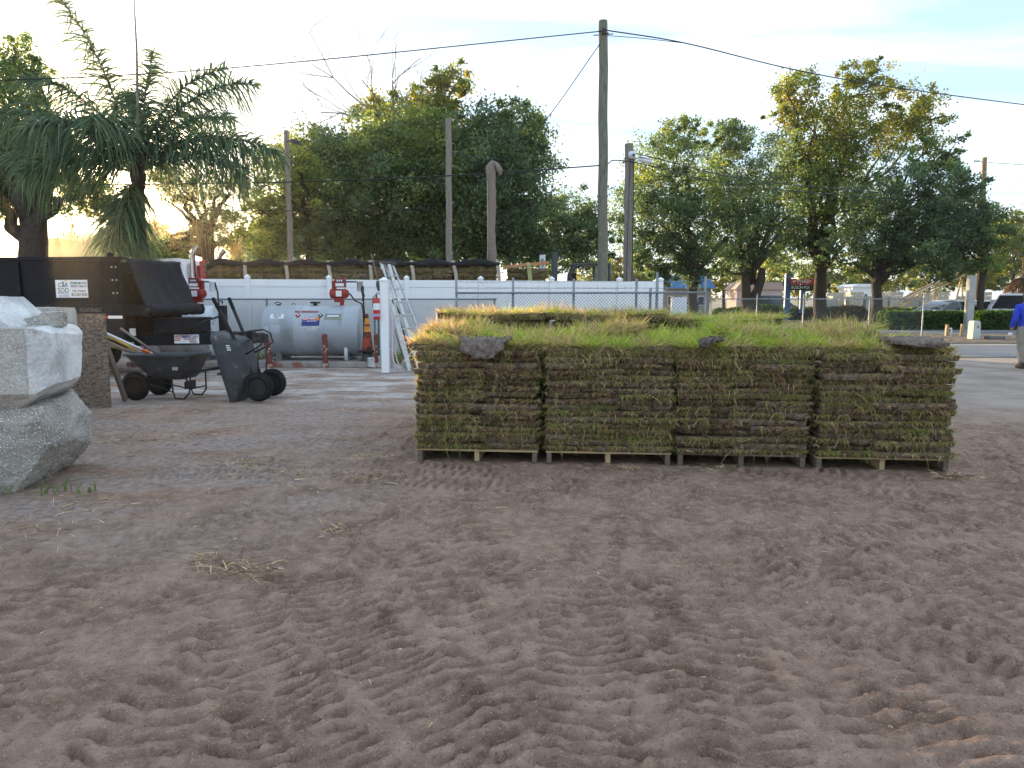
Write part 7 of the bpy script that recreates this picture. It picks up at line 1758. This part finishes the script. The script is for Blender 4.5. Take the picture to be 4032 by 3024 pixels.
for (lb_, px, py, n, sp, L) in (('straw clump beside the tyre track in the middle left', 950, 1850, 110, 0.13, 0.10), ('straw clump left of the first pallet corner', 1370, 1875, 70, 0.06, 0.09), ('brown root clump in the middle of the sand', 1330, 2080, 100, 0.055, 0.09), ('largest dark root clump low on the left sand', 975, 2260, 150, 0.07, 0.09),
        ('pale straw wisp left of the largest root clump', 800, 2225, 50, 0.06, 0.10), ('flat straw patch in front of the upright wheelbarrow', 600, 1725, 160, 0.24, 0.12), ('pale straw clump above the left tyre marks', 985, 1820, 70, 0.08, 0.09), ('small straw clump under the second pallet end', 2480, 1845, 70, 0.045, 0.08),
        ('brown thatch scrap before the third pallet', 2850, 1845, 90, 0.07, 0.07), ('grassy tuft fallen beside the rightmost pallet', 3760, 1880, 150, 0.06, 0.10), ('straw patch left of the leftmost pallet', 1480, 1800, 70, 0.10, 0.09), ('straw scraps near the concrete foot', 330, 2000, 80, 0.14, 0.09), ('thin straw scatter at the left edge', 120, 2080, 70, 0.16, 0.10), ('short straw wisp right of the middle root clump', 1160, 1870, 60, 0.09, 0.09)):
    x, y = G(px, py); straw_clump(lb_, x, y, n, sp, L)
n = 2600; xs = rng.uniform(-6.5, 1.0, n); ys = rng.uniform(4.0, 12.5, n) ; keep = rng.random(n) < np.clip(0.25 + 0.75 * (vnoise(xs, ys, 1.1, 88) > 0.05), 0, 1); xs, ys = xs[keep], ys[keep]
keep = ~((xs > -0.95) & (ys > 6.4) & (ys < 9)); xs, ys = xs[keep], ys[keep]
xs2 = rng.uniform(-2.5, 6.0, 500); ys2 = rng.uniform(2.3, 6.4, 500); xs = np.concatenate([xs, xs2]); ys = np.concatenate([ys, ys2]); n = len(xs)
B = np.stack([xs, ys, ground_h(xs, ys) + 0.005], 1); D = unit(np.stack([rng.normal(0, 1, n), rng.normal(0, 0.8, n), rng.normal(0.05, 0.08, n)], 1))
V, F, cc = blades(B, D, np.concatenate([rng.gamma(3, 0.022, n - 500), rng.gamma(3, 0.008, 500)]), rng.uniform(0.003, 0.007, n), np.full(n, 0.1), pick(STRAWS, n))
o = link('loose_straw', np_mesh('loose_straw', V, F, cc), M['straw']); o['kind'] = 'stuff'; tag(o, 'loose bits of straw scattered over the sand', 'straw')
def weeds(label, spots, n, h):
    Bs = np.concatenate([np.stack([rng.normal(x, 0.22, n), rng.normal(y, 0.08, n), np.full(n, 0.0)], 1) for x, y in spots]); m_ = len(Bs)
    D = unit(np.stack([rng.normal(0, 0.35, m_), rng.normal(0, 0.35, m_), np.ones(m_)], 1))
    V, F, cc = blades(Bs, D, rng.gamma(4, h / 4, m_), rng.uniform(0.012, 0.03, m_), rng.uniform(0.1, 0.5, m_), pick(MID * 1.2, m_))
    o = link('weeds', np_mesh('weeds', V, F, cc), M['grass']); o['kind'] = 'stuff'; tag(o, label, 'weeds')
weeds('green grass tuft at the foot of the lower concrete lump', [(-3.62, 5.45)], 26, 0.12)
weeds('weeds growing along the foot of the chain-link fence', [(-6.6, 17.0), (-6.0, 17.0), (-3.2, 16.9), (-2.6, 16.6), (-2.0, 16.9), (-1.6, 16.4), (-1.0, 16.8), (-0.4, 17.2)], 90, 0.45)

# ================================================================== HAZE
hz = MB(); hz.box((0, 140, 17.0), (420, 300, 38))
haze = hz.build('haze', None); haze['kind'] = 'stuff'
hm = bpy.data.materials.new('haze'); hm.use_nodes = True; hn, hl = hm.node_tree.nodes, hm.node_tree.links
hn.clear(); ho = hn.new('ShaderNodeOutputMaterial'); hv = hn.new('ShaderNodeVolumePrincipled')
hv.inputs['Color'].default_value = (0.98, 0.88, 0.70, 1); hv.inputs['Density'].default_value = 0.00055; hv.inputs['Anisotropy'].default_value = 0.87
hl.new(hv.outputs[0], ho.inputs['Volume']); haze.data.materials.append(hm)
tag(haze, 'thin warm haze hanging in the low evening sun', 'haze')
